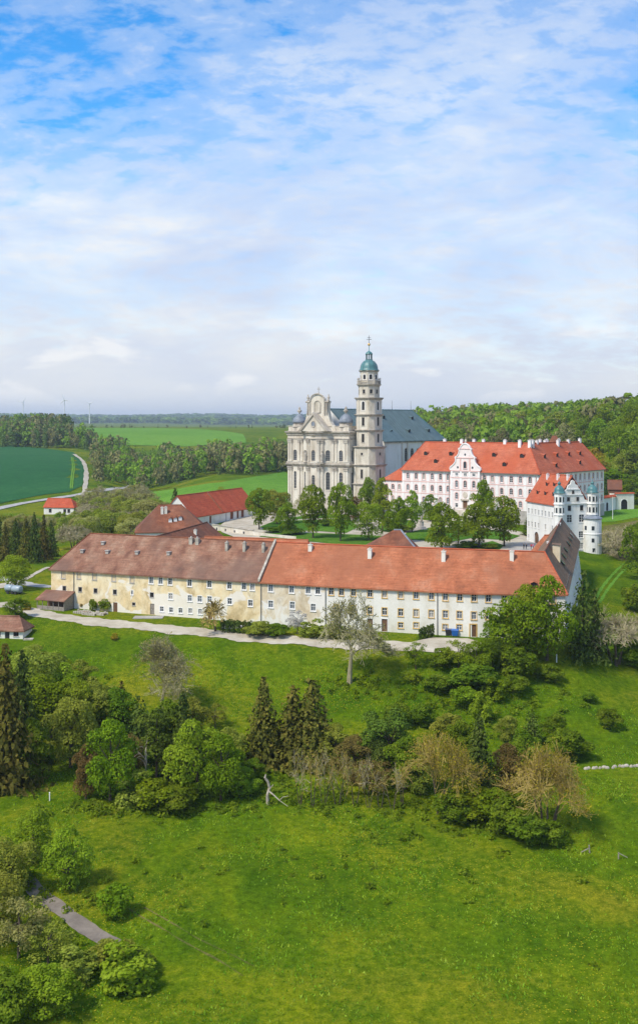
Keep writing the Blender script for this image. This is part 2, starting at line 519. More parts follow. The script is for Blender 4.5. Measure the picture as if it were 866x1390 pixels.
L_spring = leaf_mat('spring_green_leaves', (0.070, 0.120, 0.005), (0.098, 0.158, 0.007), (0.130, 0.198, 0.010))
L_lime = leaf_mat('lime_green_leaves', (0.105, 0.165, 0.009), (0.140, 0.208, 0.012), (0.175, 0.245, 0.018))
L_mid = leaf_mat('mid_green_leaves', (0.052, 0.098, 0.006), (0.082, 0.138, 0.009), (0.122, 0.178, 0.013))
L_olive = leaf_mat('olive_leaves', (0.110, 0.140, 0.016), (0.155, 0.190, 0.024), (0.200, 0.230, 0.036))
L_pale = leaf_mat('pale_budding_leaves', (0.150, 0.160, 0.040), (0.205, 0.210, 0.058), (0.260, 0.255, 0.085))
L_amber = leaf_mat('amber_budding_leaves', (0.160, 0.135, 0.012), (0.215, 0.180, 0.016), (0.260, 0.220, 0.025))
L_russet = leaf_mat('russet_leaves', (0.085, 0.066, 0.018), (0.125, 0.096, 0.026), (0.170, 0.130, 0.038))
L_fir = leaf_mat('dark_fir_needles', (0.022, 0.042, 0.008), (0.038, 0.064, 0.011), (0.062, 0.090, 0.016), 0.2)
L_brownfir = leaf_mat('brownish_spruce_needles', (0.040, 0.044, 0.008), (0.068, 0.070, 0.012), (0.110, 0.098, 0.018), 0.2)
L_pine = leaf_mat('pine_needles', (0.034, 0.062, 0.008), (0.054, 0.088, 0.011), (0.080, 0.118, 0.016), 0.25)
L_white = leaf_mat('white_blossom', (0.40, 0.38, 0.34), (0.50, 0.48, 0.43), (0.60, 0.58, 0.53), 0.3, k=1.0)
L_forest = leaf_mat('forest_leaves', (0.078, 0.140, 0.014), (0.118, 0.190, 0.020), (0.158, 0.235, 0.030), 0.4, 0.25)
L_dforest = leaf_mat('dark_forest_leaves', (0.038, 0.070, 0.016), (0.062, 0.100, 0.022), (0.105, 0.142, 0.032), 0.3, 0.3)
L_bforest = leaf_mat('brown_budding_forest', (0.080, 0.085, 0.030), (0.120, 0.120, 0.045), (0.165, 0.155, 0.06), 0.3, 0.25)
L_grass = leaf_mat('grass_blades', (0.070, 0.165, 0.010), (0.120, 0.220, 0.014), (0.200, 0.265, 0.030), 0.45, 0.1)
B_brown = mottled('brown_bark', [(0.3, (0.055, 0.040, 0.028)), (0.7, (0.13, 0.10, 0.07))], 3.0)
B_pale = mottled('pale_bark', [(0.3, (0.23, 0.205, 0.105)), (0.7, (0.37, 0.335, 0.18))], 2.0)
B_tan = mottled('tan_twigs', [(0.3, (0.27, 0.19, 0.05)), (0.7, (0.42, 0.31, 0.09))], 1.0)
B_grey = mottled('grey_brown_twigs', [(0.3, (0.27, 0.225, 0.13)), (0.7, (0.43, 0.37, 0.22))], 1.0)
B_dead = mottled('bleached_dead_wood', [(0.3, (0.30, 0.25, 0.19)), (0.7, (0.50, 0.44, 0.36))], 2.0)

# ------------------------------------------------------------------ terrain
NEAR = [(-600, -17), (0, -18), (60, -17.3), (95, -15.2), (113, -13.6), (130, -12.2), (150, -10.6)]
FARL = [(2500, 30), (4000, 26), (6000, 34), (8000, 64), (9500, 72), (12500, 60)]
FARR = [(2500, 40), (6000, 46), (9000, 66), (12500, 60)]
TAB = [
    (-1400, NEAR + [(170, -9.5), (190, -6.5), (210, -3), (240, 0), (300, 0), (420, -2), (560, 1), (750, 8), (1100, 16), (1300, 26), (1600, 31)] + FARL),
    (0, NEAR + [(170, -9.5), (190, -6.5), (210, -2.2), (225, .2), (233, 1.0), (242, 1.2), (300, 1.0), (350, -.5), (420, -2), (520, -1.6), (560, 1), (750, 8), (1100, 15.7), (1300, 27), (1600, 31)] + FARL),
    (100, NEAR + [(170, -9.5), (190, -6.3), (210, -2.0), (224, .3), (231, 1.0), (240, 1.2), (300, 1.2), (350, -.5), (420, -2), (520, -1.6), (560, 1), (750, 7.5), (1000, 12), (1100, 16), (1250, 25), (1600, 31)] + FARL),
    (200, NEAR + [(168, -9.2), (188, -5.5), (206, -1.6), (218, .5), (224, 1.0), (232, 1.1), (280, 2.2), (350, 1.0), (450, -2.5), (520, -1), (560, 2), (620, 1), (700, -2), (850, -2), (1000, 2), (1100, 13), (1200, 23), (1600, 31)] + FARL),
    (300, NEAR + [(165, -9), (186, -5), (202, -1.2), (212, .6), (218, 1), (226, 1.1), (260, 2.2), (300, 3.6), (350, 4.3), (430, 5), (520, 7.5), (600, 8.5), (700, 7.5), (780, 5), (900, 4), (1020, 5), (1100, 13), (1250, 24), (1600, 31)] + FARL),
    (433, NEAR + [(165, -9), (185, -5), (197, -1.2), (204, .6), (209, 1), (218, 1.1), (250, 2.2), (300, 3.8), (340, 4.7), (400, 5.6), (430, 5.8), (520, 5.8), (700, 7), (900, 8), (1100, 14), (1300, 22), (1700, 30)] + FARL),
    (560, NEAR + [(165, -9), (184, -4.5), (194, -.8), (199, .7), (204, 1.0), (213, 1.1), (250, 2.2), (300, 3.7), (340, 4.6), (400, 5.6), (440, 5.8), (520, 7), (650, 12), (900, 25), (1100, 32), (1700, 38)] + FARR),
    (650, NEAR + [(167, -9), (184, -4.2), (192, -.7), (196.5, .7), (202, 1.0), (208, 1.1), (250, 2.3), (300, 3.4), (340, 4.2), (384, 5.4), (440, 5.8), (500, 8), (600, 14), (800, 26), (1000, 33), (1600, 38)] + FARR),
    (750, NEAR + [(170, -8.7), (187, -4.5), (196, -.9), (203, .9), (212, 1.1), (250, 2.0), (300, 2.8), (340, 4), (384, 5.3), (440, 6), (500, 9), (600, 18), (800, 30), (1000, 35), (1600, 40)] + FARR),
    (866, NEAR + [(170, -9), (190, -6.5), (215, -4), (250, -2.5), (280, -1), (310, .5), (330, 1.4), (360, 3.5), (400, 5), (440, 5.6), (480, 10), (550, 22), (650, 33), (900, 38), (1600, 40)] + FARR),
    (1150, NEAR + [(190, -7), (250, -3), (330, 1.4), (440, 6), (480, 12), (550, 24), (650, 35), (900, 41), (1600, 43)] + FARR),
    (2300, NEAR + [(190, -7), (250, -3), (330, 1.4), (440, 6), (480, 12), (550, 24), (650, 35), (900, 41), (1600, 43)] + FARR),
]
TPX = np.array([c[0] for c in TAB], float)


def pchip_prep(k):
    x = np.array([a for a, b in k], float)
    y = np.array([b for a, b in k], float)
    h = np.diff(x)
    d = np.diff(y) / h
    m = np.zeros_like(x)
    m[0], m[-1] = d[0], d[-1]
    for i in range(1, len(x) - 1):
        if d[i - 1] * d[i] > 0:
            w1, w2 = 2 * h[i] + h[i - 1], h[i] + 2 * h[i - 1]
            m[i] = (w1 + w2) / (w1 / d[i - 1] + w2 / d[i])
    return x, y, m


PCH = [pchip_prep(k) for _, k in TAB]


def pchip(p, q):
    x, y, m = p
    q = np.clip(q, x[0], x[-1])
    i = np.clip(np.searchsorted(x, q, side='right') - 1, 0, len(x) - 2)
    h = x[i + 1] - x[i]
    t = (q - x[i]) / h
    return (y[i] * (1 + 2 * t) * (1 - t) ** 2 + m[i] * h * t * (1 - t) ** 2 + y[i + 1] * t * t * (3 - 2 * t) + m[i + 1] * h * t * t * (t - 1))


def terr(X, Y):
    X = np.asarray(X, float); Y = np.asarray(Y, float)
    px = CX + F * X / np.maximum(Y, 60.0)
    px = np.clip(px, TPX[0], TPX[-1] - 1e-3)
    j = np.clip(np.searchsorted(TPX, px, side='right') - 1, 0, len(TPX) - 2)
    t = (px - TPX[j]) / (TPX[j + 1] - TPX[j])
    t = t * t * (3 - 2 * t) * 0.5 + t * 0.5
    cols = np.stack([pchip(p, Y) for p in PCH], 0)
    z = np.take_along_axis(cols, j[None], 0)[0] * (1 - t) + np.take_along_axis(cols, j[None] + 1, 0)[0] * t
    # gentle unevenness on the open slopes
    wgt = np.clip((195 - Y) / 40, 0, 1)
    z = z + wgt * (0.28 * np.sin(X * 0.16 + 0.05 * Y) * np.sin(Y * 0.13 + 1.3) + 0.16 * np.sin(X * 0.41 + 2.1) * np.sin(Y * 0.37 - 0.06 * X))
    far = np.clip((Y - 3500) / 2500, 0, 1)
    z = z + far * (9 * np.sin(X * 0.0021 + 0.8) * np.sin(Y * 0.0011) + 5 * np.sin(X * 0.0053 + 0.4))
    return z


def tz(x, y):
    return float(terr(np.array([x]), np.array([y]))[0])


def G(px, py):
    """the point of the ground seen at a photo pixel"""
    dx, dz = (px - CX) / F, -(py - YH) / F
    Ys = np.concatenate([np.arange(60, 500, 0.5), np.arange(500, 1600, 2.0), np.arange(1600, 12000, 20.0)])
    gap = H + dz * Ys - terr(dx * Ys, Ys)
    k = np.nonzero(gap < 0)[0]
    i = int(k[0]) if len(k) else len(Ys) - 1
    if i > 0:
        a, b = gap[i - 1], gap[i]
        Y = Ys[i - 1] + (Ys[i] - Ys[i - 1]) * (a / (a - b) if a != b else 0)
    else:
        Y = Ys[0]
    return Vector((dx * Y, Y, tz(dx * Y, Y)))


def build_ground():
    Ys = np.concatenate([np.linspace(-500, 60, 12)[:-1], np.arange(60, 95, 2.5), np.arange(95, 260, 1.1), np.arange(260, 460, 2.2),
                         np.geomspace(460, 12400, 110)])
    bs = np.concatenate([np.linspace(-1.15, -0.36, 14)[:-1], np.arange(-0.36, 0.3601, 0.0045), np.linspace(0.36, 1.15, 14)[1:]])
    YY, BB = np.meshgrid(Ys, bs, indexing='ij')
    XX = BB * np.maximum(YY, 260.0)
    ZZ = terr(XX, YY)
    v = np.stack([XX, YY, ZZ], -1).reshape(-1, 3)
    nr, nc = len(Ys), len(bs)
    i, j = np.meshgrid(np.arange(nr - 1), np.arange(nc - 1), indexing='ij')
    a = (i * nc + j).ravel()
    f = np.stack([a, a + 1, a + nc + 1, a + nc], -1)
    me = np_mesh('ground', v, f, M_meadow, smooth=True)
    return tag(link('ground', me), kind='structure')


def np_mesh(name, v, f, mat, smooth=False, mats=None, mi=None):
    """quads or triangles from numpy arrays"""
    me = bpy.data.meshes.new(name)
    n, k = f.shape
    me.vertices.add(len(v))
    me.vertices.foreach_set('co', np.ascontiguousarray(v, np.float32).ravel())
    me.loops.add(n * k)
    me.loops.foreach_set('vertex_index', np.ascontiguousarray(f, np.int32).ravel())
    me.polygons.add(n)
    me.polygons.foreach_set('loop_start', np.arange(0, n * k, k, dtype=np.int32))
    if smooth:
        me.polygons.foreach_set('use_smooth', np.ones(n, bool))
    for m in (mats or [mat]):
        me.materials.append(m)
    if mi is not None:
        me.polygons.foreach_set('material_index', np.ascontiguousarray(mi, np.int32))
    me.update(calc_edges=True)
    me.validate()
    return me


build_ground()


def dense(pts, step):
    out = []
    for a, b in zip(pts[:-1], pts[1:]):
        n = max(1, int(math.ceil((Vector(b[:2]) - Vector(a[:2])).length / step)))
        for k in range(n):
            out.append(tuple(a[i] + (b[i] - a[i]) * k / n for i in range(len(a))))
    out.append(tuple(pts[-1]))
    return out


def smooth_line(pts, it=3):
    pts = [tuple(p) for p in pts]
    for _ in range(it):
        q = [pts[0]]
        for a, b in zip(pts[:-1], pts[1:]):
            q.append(tuple(a[i] * .75 + b[i] * .25 for i in range(len(a))))
            q.append(tuple(a[i] * .25 + b[i] * .75 for i in range(len(a))))
        q.append(pts[-1])
        pts = q
    return pts


def strip(name, line, dz, mat, step=1.0, lanes=6, kind='structure', wob=0.6):
    """line: (x, y, width) in world metres, draped on the ground"""
    pts = dense(smooth_line(line), step)
    V, Fc = [], []
    n = len(pts)
    for i, (x, y, w) in enumerate(pts):
        a = pts[max(0, i - 1)]; b = pts[min(n - 1, i + 1)]
        d = Vector((b[0] - a[0], b[1] - a[1])).normalized()
        nx, ny = -d.y, d.x
        wl = w * (.5 + wob * (.11 * math.sin(i * .63 + .4) + .08 * math.sin(i * .21 + 1.9) + .05 * math.sin(i * 1.7))); wr = w * (.5 + wob * (.11 * math.sin(i * .57 + 2.2) + .08 * math.sin(i * .24) + .05 * math.sin(i * 1.9 + 1)))
        for k in range(lanes + 1):
            s = -wr + (wl + wr) * k / lanes
            V.append((x + nx * s, y + ny * s))
    V = np.array(V)
    z = terr(V[:, 0], V[:, 1]) + dz
    v = np.column_stack([V, z])
    f = []
    L1 = lanes + 1
    for i in range(n - 1):
        for k in range(lanes):
            f.append((i * L1 + k, (i + 1) * L1 + k, (i + 1) * L1 + k + 1, i * L1 + k + 1))
    me = np_mesh(name, v, np.array(f)[:, ::-1], mat, smooth=True)
    return tag(link(name, me), kind=kind)


def sheet(name, poly, dz, mat, step=2.0):
    """polygon of world xy points, draped on the ground: a clipped triangle grid"""
    bm = bmesh.new()
    vs_ = [bm.verts.new((p[0], p[1], 0)) for p in poly]
    f = bm.faces.new(vs_)
    xs = [p[0] for p in poly]; ys = [p[1] for p in poly]
    for lo, hi, no in ((min(xs), max(xs), (1, 0, 0)), (min(ys), max(ys), (0, 1, 0))):
        n = int((hi - lo) / step)
        for k in range(1, n + 1):
            c = lo + k * step
            if c >= hi - 1e-3:
                break
            geom = bm.verts[:] + bm.edges[:] + bm.faces[:]
            bmesh.ops.bisect_plane(bm, geom=geom, plane_co=(c if no[0] else 0, c if no[1] else 0, 0), plane_no=no)
    bmesh.ops.triangulate(bm, faces=bm.faces[:])
    co = np.array([v.co[:] for v in bm.verts])
    z = terr(co[:, 0], co[:, 1]) + dz
    for v, zz in zip(bm.verts, z):
        v.co.z = zz
    bmesh.ops.recalc_face_normals(bm, faces=bm.faces[:])
    if sum(f.normal.z for f in bm.faces) < 0:
        bmesh.ops.reverse_faces(bm, faces=bm.faces[:])
    me = bpy.data.meshes.new(name)
    bm.to_mesh(me); bm.free()
    me.materials.append(mat)
    return tag(link(name, me), kind='structure')


def gl(pts, w=None):
    """photo pixels -> ground xy (with the width if given)"""
    out = []
    for p in pts:
        g = G(p[0], p[1])
        out.append((g.x, g.y, p[2] if len(p) > 2 else w) if (w or len(p) > 2) else (g.x, g.y))
    return out


# paths and sheets of ground
strip('gravel_path', gl([(2, 818, 5), (30, 827, 4.6), (60, 834.5, 4.6), (115, 842.5, 4.6), (171, 848, 4.6), (220, 853, 4.6), (290, 860, 4.6), (350, 866.5, 4.6), (430, 871.5, 4.8), (506, 875.5, 5), (560, 877.5, 5.4), (600, 877, 6)]), 0.07, M_gravel)
sheet('gravel_yard', gl([(552, 874), (585, 866), (634, 867), (652, 872), (655, 880), (640, 886), (600, 887), (565, 884)]), 0.10, M_gravel, 1.5)
strip('farm_lane', gl([(-25, 780, 4), (20, 789, 4), (40, 794, 4), (72, 797, 3.6)]), 0.07, M_paving)
strip('side_lane', gl([(-20, 800, 6), (2, 795, 5), (26, 790, 4)]), 0.11, M_gravel)
strip('track', gl([(32, 788, 1.6), (50, 778, 1.4), (66, 770, 1.2)]), 0.10, M_gravel)
strip('asphalt_path', gl([(36, 1196, 2.1), (70, 1226, 2.1), (105, 1252, 2.1), (135, 1272, 2.1), (178, 1297, 1.6)]), 0.06, M_asphalt, 1.0, wob=.35)
strip('wheel_track', gl([(174, 1233, .16), (215, 1258, .2), (275, 1292, .2), (330, 1325, .12)]), 0.03, M_bank, 0.8, 2, wob=2.0)
strip('wheel_track', gl([(196, 1232, .14), (238, 1256, .18), (300, 1290, .16), (345, 1312, .1)]), 0.03, M_bank, 0.8, 2, wob=2.0)
strip('tractor_line', gl([(99.5, 622, 1.0), (102, 634, 1.0), (100, 648, .9), (98.5, 664, .8)]), 0.40, M_pasture, 6, 2)
strip('tractor_line', gl([(97.5, 621, 1.0), (99.5, 634, 1.0), (97.5, 648, .9), (96, 664, .8)]), 0.40, M_pasture, 6, 2)
strip('wheel_track', gl([(806, 815, .7), (818, 795, .7), (832, 778, .7), (848, 764, .7)]), 0.05, M_pasture, 1.0, 2)
strip('wheel_track', gl([(813, 818, .7), (826, 797, .7), (840, 780, .7), (855, 766, .7)]), 0.05, M_pasture, 1.0, 2)
# far fields, road and tracks on the left
sheet('crop_field', gl([(-160, 694), (-60, 690), (0, 684), (60, 672), (95, 668), (112, 660), (116, 640), (110, 622), (100, 614), (60, 609), (20, 604.5), (-60, 602), (-160, 602)]), 0.25, M_crop, 14)
strip('country_road', gl([(-60, 700, 6), (0, 690, 6), (60, 679, 6), (120, 671, 6), (165, 664, 6), (192, 657, 6)]), 0.30, M_paving, 8, 4)
strip('field_track', gl([(101, 617, 3.2), (113, 625, 3.2), (118, 638, 3), (117, 655, 3), (115, 672, 2.6), (114, 690, 2.6)]), 0.40, M_gravel, 6, 4)
sheet('pasture', gl([(190, 700), (186, 684), (205, 668), (240, 664), (300, 655), (386, 640), (400, 652), (400, 690), (300, 700), (240, 708)]), 0.15, M_pasture, 8)
hx = [(px, Y) for px, Y in ((92, 1230), (150, 1140), (250, 1130), (335, 1180), (330, 1350), (210, 1900), (100, 1900))]
sheet('upland_field', [((px - CX) / F * Y, Y) for px, Y in hx], 0.4, M_pasture, 25)
sheet('right_lawn', gl([(812, 709), (816, 695), (840, 690), (866, 691), (900, 695), (900, 705), (866, 702), (835, 708)]), 0.08, M_pasture, 3)
sheet('bank_earth', gl([(813, 744), (815, 728), (819, 714), (840, 711), (870, 706), (900, 708), (900, 742), (880, 752), (866, 756), (852, 763), (838, 760), (826, 753), (819, 752)]), 0.08, M_bank, 3)
# the abbey court: pale gravel with lawns
sheet('court_gravel', gl([(300, 722), (330, 706), (352, 698), (392, 694), (470, 694), (560, 705), (640, 711), (716, 724), (716, 752), (640, 756), (520, 752), (420, 744), (340, 738)]), 0.10, M_gravel, 3)
for k, poly in enumerate(([(352, 716), (372, 708), (430, 706), (476, 706), (486, 716), (470, 724), (420, 721), (372, 722)],
                          [(362, 724), (420, 724), (500, 727), (560, 731), (556, 740), (480, 742), (400, 734), (352, 729)],
                          [(512, 715), (528, 705), (562, 707), (560, 718), (536, 724), (520, 722)],
                          [(586, 716), (632, 716), (668, 720), (706, 728), (690, 734), (640, 731), (606, 737), (540, 732), (552, 724)],
                          [(636, 742), (668, 735), (684, 741), (676, 748), (650, 751)],
                          [(392, 703), (440, 698), (475, 699), (474, 704), (430, 704), (396, 706)])):
    sheet('court_lawn', gl(poly), 0.19, M_lawn, 2.5)
sheet('court_paving', gl([(684, 752), (692, 742), (716, 733), (742, 738), (752, 752), (740, 757)]), 0.15, M_paving, 2.5)
sheet('church_forecourt', gl([(384, 698), (398, 692), (470, 694), (520, 698), (520, 703), (470, 701), (400, 702)]), 0.14, M_gravel, 2.5)
sheet('barn_yard', gl([(296, 716), (312, 704), (332, 697), (352, 694), (362, 700), (345, 713), (320, 718)]), 0.16, M_gravel, 2.5)
strip('flower_verge', gl([(60, 752, 2.0), (76, 748, 2.2), (90, 745, 2)]), 0.1, M_rape, 1.5)

# ------------------------------------------------------------------ building helpers
WCACHE = {}
STY = {  # surround material, frame material, pane material, surround width, proud, arched
    'plain': (M_trim, M_frame, M_glass, 0.14, 0.03, False),
    'cream': (M_ochre, M_frame, M_glass, 0.13, 0.03, False),
    'grey': (M_plinth, M_gframe, M_glass, 0.12, 0.03, False),
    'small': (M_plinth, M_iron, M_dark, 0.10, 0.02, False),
    'rose': (M_rose, M_frame, M_glass, 0.22, 0.06, True),
    'stone': (M_stone, M_gframe, M_glass, 0.22, 0.08, True),
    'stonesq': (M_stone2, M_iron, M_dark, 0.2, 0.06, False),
    'white': (M_trim, M_frame, M_glass, 0.16, 0.04, False),
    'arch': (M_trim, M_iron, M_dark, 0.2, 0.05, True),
}


def ring(mb, w, h, t, y0, y1, z0=0.0, bottom=True):
    mb.box(-w / 2, -w / 2 + t, y0, y1, z0, z0 + h)
    mb.box(w / 2 - t, w / 2, y0, y1, z0, z0 + h)
    mb.box(-w / 2 + t, w / 2 - t, y0, y1, z0 + h - t, z0 + h)
    if bottom:
        mb.box(-w / 2 + t, w / 2 - t, y0, y1, z0, z0 + t)


def win_meshes(w, h, sty):
    key = (round(w, 2), round(h, 2), sty)
    if key in WCACHE:
        return WCACHE[key]
    sm, fm, pm, sw, pr, arched = STY[sty]
    s = MB()
    if not arched:
        ring(s, w + 2 * sw, h + 2 * sw, sw, -pr, 0.05, -sw)
        s.box(-w / 2 - sw * 1.3, w / 2 + sw * 1.3, -pr - 0.10, -pr, -sw * 1.1, -sw * 0.3)
    else:
        r = w / 2
        zc = h - r
        n = 8
        s.box(-w / 2 - sw, -w / 2, -pr, 0.05, -sw, zc)
        s.box(w / 2, w / 2 + sw, -pr, 0.05, -sw, zc)
        s.box(-w / 2 - sw * 1.3, w / 2 + sw * 1.3, -pr - 0.10, 0.02, -sw * 1.5, -sw)
        for i in range(n):
            a0, a1 = math.pi * i / n, math.pi * (i + 1) / n
            q = []
            for rr in (r, r + sw):
                for a in (a0, a1):
                    q.append((math.cos(a) * rr, zc + math.sin(a) * rr))
            (xa, za), (xb, zb), (xc, zd), (xe, ze) = q
            s.add([(xa, -pr, za), (xb, -pr, zb), (xe, -pr, ze), (xc, -pr, zd), (xa, 0.3, za), (xb, 0.3, zb), (xe, 0.04, ze), (xc, 0.04, zd)],
                  [(0, 3, 2, 1), (0, 1, 5, 4), (3, 7, 6, 2)])
            # spandrel that fills the square head of the opening
            top = h + 0.0
            s.add([(xa, 0.004, za), (xb, 0.004, zb), (xb, 0.004, top), (xa, 0.004, top)], [(0, 1, 2, 3)])
    f = MB()
    t = min(0.09, w * 0.09)
    ring(f, w, h, t, 0.10, 0.17)
    f.box(-t * 0.45, t * 0.45, 0.105, 0.165, t, h - t)
    nb = 1 if h < 1.9 else (2 if h < 3.2 else 5)
    for i in range(nb):
        zb = h * (i + 1) / (nb + 1) if nb > 1 else h * 0.62
        f.box(-w / 2 + t, w / 2 - t, 0.11, 0.16, zb - t * 0.4, zb + t * 0.4)
    p = MB()
    p.box(-w / 2, w / 2, 0.19, 0.22, 0, h)
    WCACHE[key] = (s.mesh('window', sm), f.mesh('frame', fm), p.mesh('pane', pm))
    return WCACHE[key]


def pane_variant(w, h, k):
    key = ('pane', round(w, 2), round(h, 2), k)
    if key not in WCACHE:
        p = MB()
        p.box(-w / 2, w / 2, 0.19, 0.22, 0, h)
        WCACHE[key] = p.mesh('pane', (M_glass, M_glass2, M_curtain)[k])
    return WCACHE[key]


class Wall:
    """an upright wall between two plan points, seen from outside with p0 on the left"""

    def __init__(s, p0, p1, z0, z1):
        s.p0, s.p1 = Vector(p0[:2]), Vector(p1[:2])
        s.L = (s.p1 - s.p0).length
        s.d = (s.p1 - s.p0) / s.L
        s.n = Vector((s.d.y, -s.d.x))
        s.z0, s.z1 = z0, z1
        s.op = []
        s.rz = math.atan2(s.d.y, s.d.x)

    def pt(s, u, z, out=0.0):
        q = s.p0 + s.d * u + s.n * out
        return Vector((q.x, q.y, z))

    def hit(s, px, py):
        """photo pixel -> (u, z) on the wall"""
        p = ray_plane(px, py, (s.p0.x, s.p0.y, 0), Vector((s.n.x, s.n.y, 0)))
        return (Vector((p.x, p.y)) - s.p0).dot(s.d), p.z

    def open(s, u, z, w, h):
        s.op.append((u - w / 2, u + w / 2, z, z + h))

    def window(s, root, u, z, w, h, sty, name='window', cut=True):
        if cut:
            s.open(u, z, w, h)
        a, b, c = win_meshes(w, h, sty)
        q = s.pt(u, z) - ORG[root]
        o = link(name, a, root, q, s.rz)
        link('frame', b, o)
        if sty in ('plain', 'cream', 'rose', 'white'):
            k = (len(COL.objects) * 7919 // 3) % 10
            c = pane_variant(w, h, 0 if k < 5 else (1 if k < 8 else 2))
        link('pane', c, o)
        return o

    def door(s, root, u, z, w, h, mat, surround=None, cut=True):
        if cut:
            s.open(u, z, w, h)
        q = s.pt(u, z) - ORG[root]
        m = MB()
        m.box(-w / 2 + .01, w / 2 - .01, 0.14, 0.2, 0, h)
        for k in (-1, 1):
            for zz in (0.12, 0.55):
                m.box(k * w * 0.25 - w * 0.17, k * w * 0.25 + w * 0.17, 0.11, 0.14, h * zz, h * (zz + 0.33))
        o = link('door', m.mesh('door', mat), root, q, s.rz)
        ORG[o] = ORG[root]
        if surround:
            r = MB()
            ring(r, w + 0.36, h + 0.2, 0.18, -0.05, 0.05, 0, bottom=False)
            link('door_frame', r.mesh('door_frame', surround), o)
        hd = MB()
        hd.box(w * 0.08, w * 0.08 + 0.05, 0.04, 0.11, h * 0.45, h * 0.52)
        link('handle', hd.mesh('handle', M_iron), o)
        return o

    def build(s, mb, reveal=0.24, mi=0):
        us = sorted({0.0, s.L, *[max(0, min(s.L, x)) for o in s.op for x in o[:2]]})
        zs = sorted({s.z0, s.z1, *[max(s.z0, min(s.z1, x)) for o in s.op for x in o[2:]]})
        for a, b in zip(us[:-1], us[1:]):
            if b - a < 1e-4:
                continue
            run = None
            cells = []
            for c, d in zip(zs[:-1], zs[1:]):
                if d - c < 1e-4:
                    continue
                um, zm = (a + b) / 2, (c + d) / 2
                if any(o[0] < um < o[1] and o[2] < zm < o[3] for o in s.op):
                    if run:
                        cells.append(run)
                    run = None
                else:
                    run = (run[0], d) if run else (c, d)
            if run:
                cells.append(run)
            for c, d in cells:
                mb.quad(s.pt(a, c), s.pt(b, c), s.pt(b, d), s.pt(a, d), mi)
        for u0, u1, z0, z1 in s.op:
            P = lambda u, z, o: s.pt(u, z, o)
            mb.quad(P(u0, z0, 0), P(u0, z0, -reveal), P(u0, z1, -reveal), P(u0, z1, 0), mi)
            mb.quad(P(u1, z0, -reveal), P(u1, z0, 0), P(u1, z1, 0), P(u1, z1, -reveal), mi)
            mb.quad(P(u0, z1, 0), P(u0, z1, -reveal), P(u1, z1, -reveal), P(u1, z1, 0), mi)
            mb.quad(P(u0, z0, -reveal), P(u0, z0, 0), P(u1, z0, 0), P(u1, z0, -reveal), mi)
        return mb

    def band(s, mb, z0, z1, out, u0=None, u1=None, mi=0, inn=0.05):
        a = 0.0 if u0 is None else u0
        b = s.L if u1 is None else u1
        P = s.pt
        mb.hexa([P(a, z0, out), P(b, z0, out), P(b, z0, -inn), P(a, z0, -inn), P(a, z1, out), P(b, z1, out), P(b, z1, -inn), P(a, z1, -inn)], mi)


def slab(mb, pts, th=0.25, mi=0):
    """a roof plane with thickness"""
    pts = [Vector(p) for p in pts]
    mb.prism([p - Vector((0, 0, th)) for p in pts], (0, 0, th), mi)


def chimney(root, p, w, d, h, rz, mat, down=2.0, name='chimney', pots=1):
    m = MB()
    m.box(-w / 2, w / 2, -d / 2, d / 2, -down, h)
    m.box(-w / 2 - .08, w / 2 + .08, -d / 2 - .08, d / 2 + .08, h, h + .12)
    o = link(name, m.mesh(name, mat), root, Vector(p) - ORG[root], rz)
    c = MB()
    for k in range(pots):
        x = (k - (pots - 1) / 2) * 0.5
        c.box(x - .16, x + .16, -.16, .16, h + .12, h + .42)
    link('chimney_pot', c.mesh('chimney_pot', M_rubble if mat is M_ochre else M_plinth), o)
    return o


def dormer(root, p, w, h, depth, rz, roofm, name='dormer', wall=M_dark):
    """swept dormer: dark little opening under a tilted tile flap; local y runs up into the roof"""
    m = MB()
    m.add([(-w / 2, 0, 0), (w / 2, 0, 0), (w / 2, 0, h * .75), (0, 0, h), (-w / 2, 0, h * .75), (-w / 2, depth, h * .9), (w / 2, depth, h * .9), (0, depth * 1.1, h * 1.15), (-w / 2, 0.15, 0), (w / 2, 0.15, 0)],
          [(0, 1, 2, 3, 4)], 0)
    m.add([(-w / 2 - .12, -.2, h * .72), (0, -.25, h * 1.02), (0, depth, h * 1.25), (-w / 2 - .12, depth, h * 1.05)], [(0, 1, 2, 3)], 1)
    m.add([(0, -.25, h * 1.02), (w / 2 + .12, -.2, h * .72), (w / 2 + .12, depth, h * 1.05), (0, depth, h * 1.25)], [(0, 1, 2, 3)], 1)
    m.add([(-w / 2, 0, -.2), (-w / 2, 0, h * .75), (-w / 2, depth, h * 1.05)], [(0, 1, 2)], 1)
    m.add([(w / 2, 0, -.2), (w / 2, depth, h * 1.05), (w / 2, 0, h * .75)], [(0, 1, 2)], 1)
    return link(name, m.mesh(name, [wall, roofm]), root, Vector(p) - ORG[root], rz)


def pipe(root, wall, u, z0, z1, name='downpipe', mat=M_zinc):
    m = MB()
    m.tube(wall.pt(u, z0, 0.12), wall.pt(u, z1, 0.12), 0.075, 0.075, 6)
    m.tube(wall.pt(u, z1, 0.12), wall.pt(u, z1 + .25, 0.35), 0.075, 0.075, 6)
    return part(name, m, mat, root)


def plane_of(a, b, c):
    a, b, c = Vector(a), Vector(b), Vector(c)
    return a, (b - a).cross(c - a).normalized()


# ------------------------------------------------------------------ the long service range in front (two houses in one row)
EZ, RZ, HW = 9.6, 16.6, 7.5
A0, A1, A2, A3, A4 = [Vector(p) for p in ((-58.3, 240.9), (-11.8, 221.5), (1.2, 216.4), (28.6, 207.2), (45.7, 205.5))]


def back_of(p, q, d):
    v = (q - p).normalized()
    return Vector((-v.y, v.x)) * d


